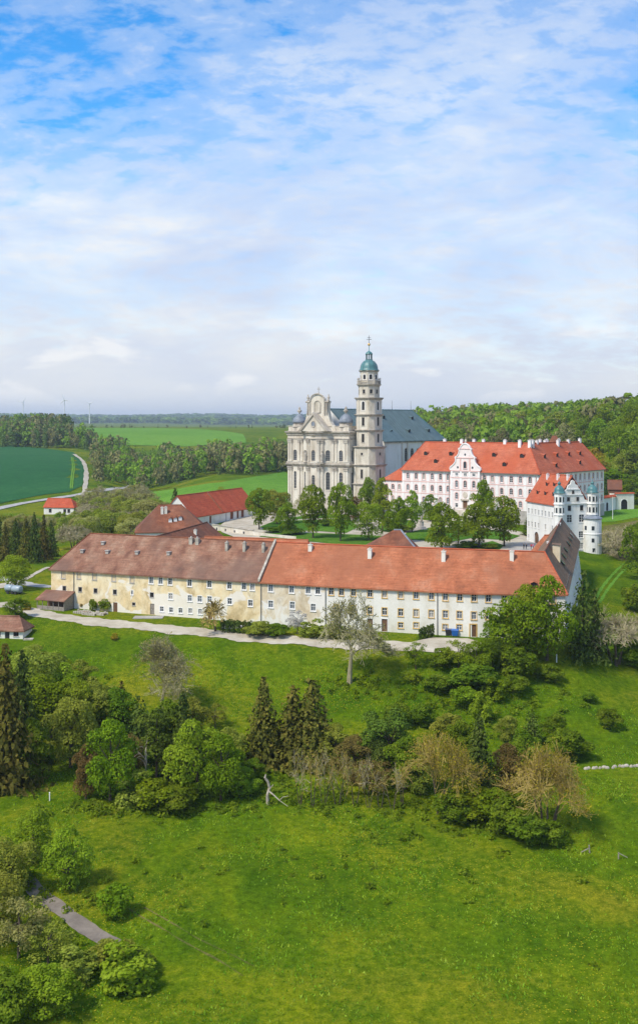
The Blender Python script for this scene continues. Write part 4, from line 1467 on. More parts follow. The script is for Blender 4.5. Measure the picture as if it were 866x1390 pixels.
# ------------------------------------------------------------------ convent
def convent():
    C0 = Vector((76.5, 384.0)); e1 = Vector((-.78, .6256)).normalized(); e2 = Vector((.6256, .78)).normalized()
    L1, L2, D = 57.6, 52.5, 18.0
    ez, rz_, gz = 23.6, 33.8, 4.4
    Lf = C0 + e1 * L1; Rt = C0 + e2 * L2
    c = C0 + (e1 + e2) * 20
    r = thing('convent_building', 'large rose and white baroque convent with red hipped roof and curved central gable', 'building', (c.x, c.y, 5.5))
    wf, wr = Wall(Lf, C0, gz, ez), Wall(C0, Rt, gz, ez)
    cols = [553.6, 564.6, 575, 586.4, 597.6, 607.8, 657, 668, 680.5, 693.5, 706, 719, 729.3]
    us = [wf.hit(px, 650)[0] for px in cols]
    rows = (20.0, 15.7, 11.3)
    for u in us:
        for z in rows:
            wf.window(r, u, z, 1.25, 2.25, 'rose')
        wf.window(r, u, 6.4, 1.2, .9, 'small')
    ru = [2.2 + k * 3.72 for k in range(14)]
    for u in ru:
        for z in rows:
            wr.window(r, u, z, 1.25, 2.25, 'rose')
    m = MB(); wf.build(m); wr.build(m)
    B0, B1 = Lf + e2 * D, Rt + e1 * D
    Wall(B0, Lf, gz, ez).build(m); Wall(Rt, B1, gz, ez).build(m)
    In = C0 + (e1 + e2) * D
    Wall(In, B0, gz, ez).build(m); Wall(B1, In, gz, ez).build(m)
    part('wall', m, M_pink, r)
    # stone plinth, string courses, white pilaster strips between the windows
    m = MB(); wf.band(m, gz, 10.2, .18, inn=-.02); wr.band(m, gz, 10.2, .18, u0=.2, inn=-.02); part('plinth', m, M_plinth, r)
    for o in [o for o in r.children if o.name.startswith('window') and o.data.name.startswith('window') and abs(o.location.z + ORG[r].z - 6.4) < .05]:
        o.location = o.location + P3(wf.n * .2, 0)
    for z in (14.6, 18.95):
        m = MB(); wf.band(m, z, z + .3, .10, inn=-.01); wr.band(m, z, z + .3, .10, u0=.1, inn=-.01); part('string_course', m, M_rose, r)
    m = MB(); wf.band(m, ez - .6, ez - .28, .3, inn=-.01); wr.band(m, ez - .6, ez - .28, .3, u0=.3, inn=-.01); part('cornice', m, M_trim, r)
    for wl, ulist in ((wf, us), (wr, ru)):
        edges = [.55] + [(a + b) / 2 for a, b in zip(ulist[:-1], ulist[1:])] + [wl.L - .55]
        for u in edges:
            m = MB()
            for z0, z1 in ((10.2, 14.6), (14.9, 18.95), (19.25, ez - .6)):
                wl.band(m, z0, z1, .07, u - .42, u + .42, inn=-.005)
            part('pilaster', m, M_trim, r)
        for u in ulist:
            for z in rows:
                m = MB(); wl.band(m, z - .62, z - .40, .045, u - .62, u + .62, inn=-.005); part('window_apron', m, M_trim, r)
                m = MB(); wl.band(m, z + 2.62, z + 2.82, .045, u - .8, u + .8, inn=-.005); part('window_hood', m, M_trim, r)
    # projecting centre with the curved gable
    ua, ub = wf.hit(612.6, 640)[0], wf.hit(652.5, 640)[0]
    uc, hw = (ua + ub) / 2, (ub - ua) / 2
    wc = Wall(wf.pt(ua, 0, .7), wf.pt(ub, 0, .7), gz, ez + .1)
    cu = [hw * .42, hw, hw * 1.58]
    for u in cu:
        for z, hh in ((21.8, 1.0), (17.6, 2.5), (13.3, 2.4)):
            if z == 13.3 and u == cu[1]:
                continue
            wc.window(r, u, z, 1.25, hh, 'rose' if hh > 1.5 else 'plain')
        if u != cu[1]:
            wc.window(r, u, 10.3, 1.2, 1.5, 'plain')
    wc.door(r, hw, 9.6, 1.7, 3.3, M_wood, M_stone)
    m = MB(); wc.build(m)
    Wall(wf.pt(ua, 0, 0), wf.pt(ua, 0, .7), gz, ez).build(m); Wall(wf.pt(ub, 0, .7), wf.pt(ub, 0, 0), gz, ez).build(m)
    part('centre_wall', m, M_pink, r)
    m = MB(); wc.band(m, gz, 9.4, .15, inn=-.02); part('plinth', m, M_plinth, r)
    m = MB()
    for z in (16.5, 21.0, ez - .1):
        wc.band(m, z, z + .26, .14, inn=-.01)
    part('string_course', m, M_rose, r)
    for u in (.5, hw * .71, hw * 1.29, 2 * hw - .5):
        m = MB()
        for z0, z1 in ((9.5, 16.5), (16.8, 21.0), (21.3, ez - .1)):
            wc.band(m, z0, z1, .09, u - .4, u + .4, inn=-.005)
        part('pilaster', m, M_trim, r)
    half = [(1.0, 0), (1.04, .5), (1.0, 1.2), (.86, 1.75), (.74, 2.4), (.66, 3.2), (.63, 4.3), (.68, 4.5), (.68, 4.8), (.56, 5.1), (.46, 5.9), (.40, 6.9), (.39, 7.6), (.44, 7.75), (.44, 8.0), (.33, 8.1), (.30, 8.7), (.20, 9.4), (.10, 9.75), (0, 9.9)]
    prof = [(x * hw, z) for x, z in half]
    prof = prof + [(-x, z) for x, z in reversed(prof[:-1])]
    m = MB(); m.prism([wc.pt(hw + x, ez + .16 + z, .02) for x, z in prof], P3(-wc.n * 1.0, 0))
    gb = part('gable', m, M_pink, r)
    m = MB()
    pr2 = [wc.pt(hw + x, ez + .16 + z, .05) for x, z in prof]
    for a, b in zip(pr2[:-1], pr2[1:]):
        m.tube(a, b, .26, .26, 5)
    part('gable_moulding', m, M_trim, gb)
    m = MB()
    wc.band(m, ez + 4.65, ez + 4.95, .2, hw * .36, hw * 1.64, inn=-.01); wc.band(m, ez + 8.0, ez + 8.2, .2, hw * .6, hw * 1.4, inn=-.01)
    for s in (-.32, .32):
        wc.band(m, ez + .2, ez + 4.6, .1, hw + s * hw - .3, hw + s * hw + .3, inn=-.01)
    part('gable_ledge', m, M_rose, gb)
    o = wc.window(r, hw, ez + 1.1, 1.2, 2.4, 'rose', cut=False)
    o.location = o.location + P3(wc.n * .1, 0)
    m = MB(); m.box(-.6, .6, -.02, .02, 0, 2.4); link('pane', m.mesh('pane', M_glass), o)
    for x, z in ((-.5, 1.3), (.5, 1.3), (0, 6.0)):
        m = MB()
        cc = wc.pt(hw + x * hw, ez + z, .03)
        m.prism([wc.pt(hw + x * hw + .38 * math.cos(a), ez + z + .45 * math.sin(a), .03) for a in [2 * math.pi * i / 10 for i in range(10)]], P3(wc.n * .03, 0))
        part('oculus', m, M_glass, gb)
    m = MB(); tp = wc.pt(hw, ez + 10.0, -.4)
    m.lathe(tp, [(.35, 0), (.2, .3), (.45, .8), (.3, 1.3), (.08, 1.6), (.05, 2.3)], 8); part('finial', m, M_stone, gb)
    # double stair and portal
    m = MB()
    P = wc.pt
    m.hexa([P(hw - 2.6, gz, 3.4), P(hw + 2.6, gz, 3.4), P(hw + 2.6, gz, .1), P(hw - 2.6, gz, .1), P(hw - 2.6, 9.4, 3.2), P(hw + 2.6, 9.4, 3.2), P(hw + 2.6, 9.4, .1), P(hw - 2.6, 9.4, .1)])
    for s in (-1, 1):
        for k in range(9):
            x0, x1 = hw + s * (2.6 + k * .55), hw + s * (2.6 + (k + 1) * .55)
            a, b = min(x0, x1), max(x0, x1)
            z = 9.4 - (k + 1) * .42
            m.hexa([P(a, gz, 3.0), P(b, gz, 3.0), P(b, gz, .5), P(a, gz, .5), P(a, z, 3.0), P(b, z, 3.0), P(b, z, .5), P(a, z, .5)])
    st = part('entrance_stair', m, M_stone, r)
    m = MB()
    for s in (-1, 1):
        a, b = P(hw + s * 2.6, 10.3, 3.1), P(hw + s * 7.4, 6.4, 2.9)
        m.tube(a, b, .12, .12, 5)
        m.tube(P(hw + s * 2.6, 9.4, 3.1), P(hw + s * 2.6, 10.5, 3.1), .16, .16, 6)
    m.tube(P(hw - 2.6, 10.3, 3.1), P(hw + 2.6, 10.3, 3.1), .12, .12, 5)
    part('railing', m, M_stone2, st)
    m = MB()
    m.hexa([P(hw - 1.6, 12.9, .5), P(hw + 1.6, 12.9, .5), P(hw + 1.6, 12.9, .0), P(hw - 1.6, 12.9, .0), P(hw - 1.6, 13.4, .6), P(hw + 1.6, 13.4, .6), P(hw + 1.6, 13.4, 0), P(hw - 1.6, 13.4, 0)])
    pts = [P(hw + .9 * math.cos(a), 14.9 + .9 * math.sin(a) * 1.3, .05) for a in [2 * math.pi * i / 12 for i in range(12)]]
    m.prism(pts, P3(wc.n * .15, 0))
    part('portal_head', m, M_stone, r)
    # roof
    ov = .6
    e = ez - .3
    f = lambda a, b: C0 + e1 * a + e2 * b
    RC = f(D / 2, D / 2); RL = f(L1 - 4.5, D / 2); RR = f(D / 2, L2 - 1.5)
    m = MB()
    slab(m, [P3(f(L1 + ov, -ov), e), P3(f(-ov, -ov), e), P3(RC, rz_), P3(RL, rz_)])
    slab(m, [P3(f(-ov, -ov), e), P3(f(-ov, L2 + ov), e), P3(RR, rz_), P3(RC, rz_)])
    slab(m, [P3(f(L1 + ov, D + ov), e), P3(f(L1 + ov, -ov), e), P3(RL, rz_)])
    slab(m, [P3(f(-ov, L2 + ov), e), P3(f(D + ov, L2 + ov), e), P3(RR, rz_)])
    slab(m, [P3(f(D + ov, D + ov), e), P3(f(L1 + ov, D + ov), e), P3(RL, rz_), P3(RC, rz_)])
    slab(m, [P3(f(D + ov, L2 + ov), e), P3(f(D + ov, D + ov), e), P3(RC, rz_), P3(RR, rz_)])
    roof = part('roof', m, M_roof_red, r)
    m = MB()
    for a, b in ((RL, RC), (RC, RR)):
        m.tube(P3(a, rz_ + .05), P3(b, rz_ + .05), .2, .2, 6)
    m.tube(P3(f(-ov, -ov), e), P3(RC, rz_ + .05), .18, .18, 6); m.tube(P3(f(L1 + ov, -ov), e), P3(RL, rz_), .18, .18, 6); m.tube(P3(f(-ov, L2 + ov), e), P3(RR, rz_), .18, .18, 6)
    part('ridge_tile', m, M_roof_barn, roof)
    m = MB(); wf.band(m, ez - .62, ez - .4, .75, inn=-.5); wr.band(m, ez - .62, ez - .4, .75, u0=-.5, inn=-.5); part('gutter', m, M_zinc, roof)
    # small valley roof of the gable
    gx = lambda du, dd, z: P3(wf.pt(uc + du, 0, -dd).to_2d(), z)
    m = MB()
    slab(m, [gx(-hw * .9, 0, ez), gx(0, -.2, ez + 5.6), gx(0, 5.4, ez + 5.6), gx(-hw * .9, .2, ez)], .2)
    slab(m, [gx(hw * .9, .2, ez), gx(0, 5.4, ez + 5.6), gx(0, -.2, ez + 5.6), gx(hw * .9, 0, ez)], .2)
    part('gable_roof', m, M_roof_red, roof)
    plf = plane_of(P3(f(L1, -ov), e), P3(f(-ov, -ov), e), P3(RC, rz_))
    plr = plane_of(P3(f(-ov, -ov), e), P3(f(-ov, L2), e), P3(RC, rz_))
    for px, py in ((591, 628.5), (577.5, 618), (611.6, 618.5), (670, 620), (684, 633), (707.8, 621.5)):
        dormer(roof, ray_plane(px, py, *plf), 1.6, 1.5, 2.8, wf.rz, M_roof_red)
    for px, py in ((739, 622), (756, 620), (772, 618.5), (787, 617.5), (754.7, 634), (787, 630)):
        dormer(roof, ray_plane(px, py, *plr), 1.6, 1.5, 2.8, wr.rz, M_roof_red)
    for px, back in ((581, 1), (606, 0), (618, 2.5), (631, 2.5), (665, 0), (687, -1), (706, 1), (718, -1)):
        u, _ = wf.hit(px, 600)
        t = min(max(L1 - u, D / 2), L1 - 6) - 2
        q = f(t + 1, D / 2 + back)
        chimney(roof, P3(q, rz_ - .3), 1.1, .9, 1.3, wf.rz, M_trim, pots=2)
    for k, (px, back) in enumerate(((727.5, 0), (738, 2), (743, 1.5), (747, 2), (752, -1), (760, 1), (769.7, 0), (786, 0))):
        t = D / 2 + (px - 717) / 69.0 * (L2 - D / 2 - 2)
        q = f(D / 2 + back, t)
        chimney(roof, P3(q, rz_ - .3), 1.1, .9, 1.1 + .3 * (k % 2), wr.rz, M_trim, pots=2)
    for px in (609.6, 656, 732):
        pipe(r, wf, min(wf.hit(px, 660)[0], L1 - .2), 5.4, ez - .6)
    # low link towards the church
    L0 = Lf + e1 * 9.2 + e2 * .6; Lg = Lf + e2 * .6
    wl = Wall(L0, Lg, gz, 19.4)
    for k in range(3):
        for z in (15.7, 11.3):
            wl.window(r, 1.5 + k * 3.0, z, 1.25, 2.0, 'rose')
    m = MB(); wl.build(m); Wall(L0 + e2 * 14, L0, gz, 19.4).build(m); part('link_wall', m, M_pink, r)
    m = MB(); wl.band(m, gz, 10.2, .15, inn=-.02); part('plinth', m, M_plinth, r)
    m = MB(); wl.band(m, 14.6, 14.85, .1, inn=-.01); wl.band(m, 18.9, 19.3, .25, inn=-.01); part('string_course', m, M_rose, r)
    for k in range(4):
        m = MB(); wl.band(m, 10.2, 14.6, .07, k * 2.9 + .0, k * 2.9 + .5, inn=-.005); wl.band(m, 14.85, 18.9, .07, k * 2.9, k * 2.9 + .5, inn=-.005); part('pilaster', m, M_trim, r)
    m = MB()
    a0, a1 = L0 + e1 * .5 - e2 * .5, Lg - e2 * .5
    t0, t1 = Lg + e2 * 7 + e1 * 2.5, Lg + e2 * 7
    slab(m, [P3(a0, 19.3), P3(a1, 19.3), P3(t1, 25.4), P3(t0, 25.4)])
    slab(m, [P3(L0 + e1 * .5 + e2 * 14, 19.3), P3(a0, 19.3), P3(t0, 25.4)])
    part('link_roof', m, M_roof_red, r)
    return r


convent()


# ------------------------------------------------------------------ abbey church
U = Vector((.58, .81)).normalized(); Wv = Vector((U.y, -U.x)); FC = Vector((-.5, 441.0))


def cw(t, b, z):
    q = FC + U * t + Wv * b
    return Vector((q.x, q.y, z))


def church():
    g0 = 4.8
    r = thing('abbey_church', 'pale stone baroque abbey church with bowed gabled facade and blue-green roof', 'church', tuple(cw(38, 0, 5.8)))
    Bf = lambda s: 3.2 * .5 * (1 + math.cos(math.pi * s / 8.5)) if abs(s) < 8.5 else 0.0
    S = [-15, -12.6, -9.8, -8.3, -7.0, -4.2, -2.9, -1.5, 1.5, 2.9, 4.2, 7.0, 8.3, 9.8, 12.6, 15]
    pts = [cw(-Bf(s), s, 0) for s in S]
    zt = 37.4
    m = MB()
    for i in range(len(S) - 1):
        w = Wall(pts[i], pts[i + 1], g0, zt)
        sm = (S[i] + S[i + 1]) / 2
        if abs(S[i + 1] - S[i] - 2.8) < .25 or sm == 0:
            u = w.L / 2
            w.window(r, u, 26.0, 1.75, 4.3, 'stone')
            if sm == 0:
                w.door(r, u, 6.2, 2.0, 4.2, M_wood, M_stone)
                w.window(r, u, 14.8, 1.5, 5.6, 'stone')
            else:
                w.window(r, u, 14.6, 1.6 if sm > 0 else 1.2, 7.0, 'stone')
        w.build(m, .35)
    # flanks of the facade block
    side = Wall(cw(0, 15, 0), cw(11, 15, 0), g0, zt)
    side.window(r, 2.2, 26, 1.1, 4.3, 'stone'); side.window(r, 2.2, 14.6, 1.1, 7.0, 'stone')
    side.build(m, .35)
    Wall(cw(11, -15, 0), cw(0, -15, 0), g0, zt).build(m)
    Wall(cw(11, 15, 0), cw(11, -15, 0), g0, zt).build(m)
    part('facade', m, M_stone, r)

    def sweep(name, prof, mat, parent, ss=None):
        """moulding along the bowed front and flank; prof: (out, z) polygon"""
        ss = ss or [-15 + 30 * k / 30 for k in range(31)]
        path = []
        for s in ss:
            ds = .01
            a, b = cw(-Bf(s - ds), s - ds, 0), cw(-Bf(s + ds), s + ds, 0)
            tn = (b - a).normalized()
            path.append((cw(-Bf(s), s, 0), Vector((tn.y, -tn.x, 0))))
        p, n = path[-1]
        sd = Wv.to_3d()
        path[-1] = (p, n + sd)
        path.append((cw(11, 15, 0), sd))
        p0, n0 = path[0]
        path[0] = (p0, n0 - sd)
        V, Fq = [], []
        k = len(prof)
        for p, n in path:
            for o, z in prof:
                V.append(p + n * o + Vector((0, 0, z)))
        for i in range(len(path) - 1):
            for j in range(k):
                j2 = (j + 1) % k
                Fq.append((i * k + j, (i + 1) * k + j, (i + 1) * k + j2, i * k + j2))
        Fq.append(tuple(range(k))); Fq.append(tuple((len(path) - 1) * k + j for j in reversed(range(k))))
        mm = MB(); mm.add(V, Fq)
        return part(name, mm, mat, parent)
    sweep('main_cornice', [(.0, 36.0), (.35, 36.2), (.35, 36.8), (.9, 37.2), (1.0, 37.7), (-.3, 37.9), (-.3, 36.0)], M_stone2, r)
    sweep('frieze', [(.02, 34.6), (.25, 34.7), (.25, 34.95), (.02, 35.0)], M_stone2, r)
    sweep('middle_cornice', [(.0, 23.6), (.3, 23.8), (.75, 24.5), (.75, 24.8), (.02, 25.1)], M_stone2, r)
    sweep('balustrade', [(.05, 25.12), (.35, 25.12), (.35, 25.5), (.05, 25.5)], M_stone, r)
    sweep('plinth', [(.02, g0), (.5, g0), (.5, 7.6), (.3, 7.9), (.02, 7.95)], M_stone2, r)
    sweep('attic', [(-1.0, 37.85), (-.2, 37.85), (-.2, 39.6), (.0, 39.7), (.0, 39.9), (-1.0, 39.9)], M_stone, r)
    for s in (-14.2, -13.1, -9.1, -7.6, -3.55, -2.2, 2.2, 3.55, 7.6, 9.1, 13.1, 14.2):
        ds = .05
        a, b = cw(-Bf(s - ds), s - ds, 0), cw(-Bf(s + ds), s + ds, 0)
        tn = (b - a).normalized(); nn = Vector((tn.y, -tn.x, 0)); c = cw(-Bf(s), s, 0)
        pil = None
        for z0, z1 in ((8.0, 23.5), (25.6, 34.5)):
            m = MB()
            bw = .42

            def bx(w_, o, za, zb):
                q = lambda u, oo, z: c + tn * u + nn * oo + Vector((0, 0, z))
                m.hexa([q(-w_, o, za), q(w_, o, za), q(w_, -.1, za), q(-w_, -.1, za), q(-w_, o, zb), q(w_, o, zb), q(w_, -.1, zb), q(-w_, -.1, zb)])
            bx(bw, .38, z0, z1)
            bx(bw + .14, .5, z0, z0 + .6)
            pil = part('pilaster', m, M_stone, r)
            m = MB()
            bx(bw + .16, .55, z1 - 1.4, z1 - .5); bx(bw + .3, .68, z1 - .5, z1)
            part('capital', m, M_stone2, pil)
    # statues on brackets beside the middle window
    for s in (-4.0, 4.0):
        c = cw(-Bf(s) - 1.0, s, 0)
        st = thing('statue', 'weathered stone saint on the facade ledge on the side %s the bell tower' % ('away from' if s < 0 else 'towards'), 'statue', (c.x, c.y, 25.3))
        m = MB()
        m.lathe((c.x, c.y, 25.2), [(.7, 0), (.7, .5), (.45, .6), (.55, 1.0), (.62, 1.8), (.5, 2.8), (.62, 3.4), (.5, 3.9), (.2, 4.15), (.22, 4.3), (.32, 4.6), (.28, 4.95), (.05, 5.1)], 10)
        part('figure', m, M_stone2, st, smooth=True)
        m = MB(); m.tube((c.x, c.y, 28.6), (c.x - .9 * s / 4, c.y - .5, 28.0), .2, .14, 6); m.tube((c.x - .9 * s / 4, c.y - .5, 28.0), (c.x - .9 * s / 4, c.y - .8, 28.9), .14, .1, 6)
        part('arm', m, M_stone2, st)
        m = MB(); m.box(c.x - .8, c.x + .8, c.y - .8, c.y + .8, 24.85, 25.2); part('pedestal', m, M_stone2, st)
    # pediment
    nf = -U.to_3d()
    fr = lambda s, z, o: cw(-3.0 - o, s, z)
    m = MB(); m.prism([fr(-6.6, 37.8, 0), fr(6.6, 37.8, 0), fr(0, 44.6, 0)], U.to_3d() * 3.2)
    ped = part('pediment', m, M_stone, r)
    m = MB()
    for s in (-1, 1):
        q = [fr(s * 7.3, 37.8, .5), fr(s * 6.1, 37.8, .5), fr(0, 44.2, .5), fr(0, 45.3, .5)]
        m.prism(q if s < 0 else q[::-1], U.to_3d() * 3.9)
    part('raking_cornice', m, M_stone2, ped)
    m = MB(); m.prism([fr(.95 * math.cos(a), 40.6 + 1.1 * math.sin(a), .05) for a in [2 * math.pi * i / 12 for i in range(12)]], nf * .08)
    part('emblem', m, M_slate, ped)
    m = MB()
    for i in range(12):
        a0, a1 = 2 * math.pi * i / 12, 2 * math.pi * (i + 1) / 12
        m.tube(fr(1.0 * math.cos(a0), 40.6 + 1.15 * math.sin(a0), .1), fr(1.0 * math.cos(a1), 40.6 + 1.15 * math.sin(a1), .1), .16, .16, 5)
    part('emblem_frame', m, M_stone2, ped)
    # upper gable with niche
    half = [(9.0, 37.8), (8.6, 39.2), (7.2, 40.2), (6.2, 41.6), (5.6, 43.4), (5.2, 45.2), (5.0, 46.0), (5.0, 48.9), (5.4, 49.1), (5.4, 49.8), (3.4, 49.9), (3.2, 50.6), (2.6, 51.4), (1.7, 52.0), (.8, 52.35), (0, 52.45)]
    prof = half + [(-x, z) for x, z in reversed(half[:-1])]
    ug = lambda s, z, o: cw(-.2 - o, s, z)
    m = MB(); m.prism([ug(x, z, 0) for x, z in reversed(prof)], U.to_3d() * 1.8)
    gb = part('upper_gable', m, M_stone, r)
    m = MB()
    npts = [ug(-1.5, 45.2, .05), ug(1.5, 45.2, .05)] + [ug(1.5 * math.cos(a), 48.4 + 1.5 * math.sin(a), .05) for a in [math.pi * i / 10 for i in range(11)]]
    for a, b in zip(npts, npts[1:] + npts[:1]):
        m.tube(a, b, .26, .26, 6)
    part('niche_frame', m, M_stone2, gb)
    m = MB(); m.prism(npts[::-1], nf * .04); part('niche', m, M_tower, gb)
    m = MB()
    arc = [ug(3.6 * math.cos(a), 49.8 + 2.9 * math.sin(a), .25) for a in [math.pi * i / 12 for i in range(13)]]
    for a, b in zip(arc[:-1], arc[1:]):
        m.tube(a, b, .3, .3, 6)
    for s in (-1, 1):
        m.tube(ug(s * 5.7, 49.5, .1), ug(s * 3.4, 49.5, .1), .35, .35, 6)
        for x in (3.6, 4.7):
            m.tube(ug(s * x, 44.5, .2), ug(s * x, 49.2, .2), .34, .30, 8)
    part('gable_moulding', m, M_stone2, gb)

    def cross(c, h, parent, mat=M_iron):
        mm = MB()
        c = Vector(c)
        mm.lathe(c, [(.5, 0), (.2, .4), (.35, .7), (.1, 1.0)], 8)
        mm.tube(c + Vector((0, 0, .8)), c + Vector((0, 0, h)), .13, .1, 6)
        a = Wv.to_3d()
        mm.tube(c + a * h * .22 + Vector((0, 0, h * .72)), c - a * h * .22 + Vector((0, 0, h * .72)), .11, .11, 6)
        return part('cross', mm, mat, parent)
    cross(ug(0, 52.3, -.8), 3.2, gb, M_stone2)
    for s in (-5.0, 5.0):
        m = MB(); m.lathe(ug(s, 49.8, -.6), [(.5, 0), (.5, .4), (.25, .6), (.6, 1.2), (.45, 1.8), (.15, 2.0), (.3, 2.4), (.03, 2.8)], 10); part('urn', m, M_stone2, gb, smooth=True)
    # corner cupolas
    for s in (-11.4, 11.4):
        c = cw(3.2, s, 0)
        m = MB(); m.lathe((c.x, c.y, 37.6), [(3.1, 0), (3.1, 1.6), (3.4, 1.8), (3.4, 2.1), (2.7, 2.3), (2.6, 3.4), (2.9, 3.6)], 16)
        cu = part('cupola_drum', m, M_stone2, r)
        m = MB(); m.lathe((c.x, c.y, 41.3), [(2.95, -.2), (2.8, .6), (2.45, 1.5), (1.8, 2.4), (1.0, 3.1), (.5, 3.5)], 16)
        part('cupola_dome', m, M_slate, cu, smooth=True)
        m = MB(); m.lathe((c.x, c.y, 44.7), [(.5, 0), (.25, .4), (1.0, 1.1), (.9, 1.5), (.3, 1.9), (.5, 2.3), (.05, 3.0)], 10)
        part('finial', m, M_stone2, cu, smooth=True)
    m = MB(); m.quad(cw(-.5, -14.6, 37.75), cw(-.5, 14.6, 37.75), cw(11, 14.6, 38.6), cw(11, -14.6, 38.6)); part('flat_roof', m, M_slate, r)
    # nave
    ez, rzv = 33.7, 46.8
    hb, T0, T1 = 13.0, 11.0, 79.0
    w1 = Wall(cw(T0, hb, 0), cw(26, hb, 0), g0, ez); w2 = Wall(cw(26, hb + 1.6, 0), cw(41, hb + 1.6, 0), g0, ez); w3 = Wall(cw(41, hb, 0), cw(T1, hb, 0), g0, ez)
    for px in (551, 559, 567, 575):
        u, z = w3.hit(px, 618)
        w3.window(r, u, z - 2.6, 2.4, 5.6, 'stone')
        w3.window(r, u, z - 11.5, 2.2, 5.6, 'stone')
    m = MB()
    for w in (w1, w2, w3):
        w.build(m, .4)
    Wall(cw(26, hb, 0), cw(26, hb + 1.6, 0), g0, ez).build(m); Wall(cw(41, hb + 1.6, 0), cw(41, hb, 0), g0, ez).build(m)
    Wall(cw(T1, hb, 0), cw(T1 + 3, 6, 0), g0, ez).build(m); Wall(cw(T1 + 3, 6, 0), cw(T1 + 3, -6, 0), g0, ez).build(m); Wall(cw(T1 + 3, -6, 0), cw(T1, -hb, 0), g0, ez).build(m)
    Wall(cw(T1, -hb, 0), cw(T0, -hb, 0), g0, ez).build(m)
    part('nave_wall', m, M_white, r)
    m = MB()
    for w in (w1, w2, w3):
        w.band(m, ez - 1.0, ez - .35, .5, inn=-.01)
    part('nave_cornice', m, M_stone2, r)
    for w, u in ((w2, .6), (w2, w2.L - .6), (w3, 6.5), (w3, 19), (w3, 30)):
        m = MB(); w.band(m, g0, ez - 1.0, .3, u - .55, u + .55, inn=-.01); part('nave_pilaster', m, M_stone, r)
    pipe(r, w2, .15, 6, ez - .8)
    m = MB()
    e = ez - .3
    Ra, Rb = cw(8.5, 0, rzv), cw(73, 0, rzv)
    for s in (1, -1):
        q = [cw(8.5, s * (hb + 1), e), cw(T1 + .8, s * (hb + 1), e), Rb, Ra]
        slab(m, q if s > 0 else q[::-1], .3)
        q = [cw(T1 + .8, s * (hb + 1), e), cw(T1 + 4, s * 6.4, e), Rb]
        slab(m, q if s > 0 else q[::-1], .3)
    slab(m, [cw(T1 + 4, 6.4, e), cw(T1 + 4, -6.4, e), Rb], .3)
    q = [cw(25.3, hb + 2.5, e + .05), cw(41.7, hb + 2.5, e + .05), cw(41.7, 6, 41.6), cw(25.3, 6, 41.6)]
    slab(m, q, .3)
    roof = part('roof', m, M_copper, r)
    m = MB(); m.poly([cw(8.6, hb + .8, e), cw(8.6, 0, rzv - .3), cw(8.6, -hb - .8, e)]); part('roof_gable', m, M_white, r)
    # standing seams
    sm_ = MB()
    k = 10.0
    while k < 73:
        a, b = cw(k, hb + 1, e + .06), cw(k, 0, rzv + .06)
        sm_.tube(a, b, .07, .07, 4)
        k += 2.1
    part('roof_seam', sm_, M_copper, roof)
    m = MB(); m.tube(Ra, Rb, .22, .22, 6); m.tube(cw(T1 + .8, hb + 1, e), Rb, .2, .2, 6); part('ridge_cap', m, M_verdigris, roof)
    pl = plane_of(cw(8.5, hb + 1, e), cw(60, hb + 1, e), Ra)
    for px, py in ((521, 568.5), (531, 588.5), (559.5, 569.5), (555.5, 587), (582, 586.5)):
        dormer(roof, ray_plane(px, py, *pl), 1.7, 1.5, 2.4, math.atan2(U.y, U.x), M_copper)
    for t in (6.0 + 22, 56, 72):
        m = MB(); p = cw(t, 0, rzv); m.tube(p, p + Vector((0, 0, 4.2)), .09, .04, 5); part('lightning_rod', m, M_iron, roof)
    return r


church()


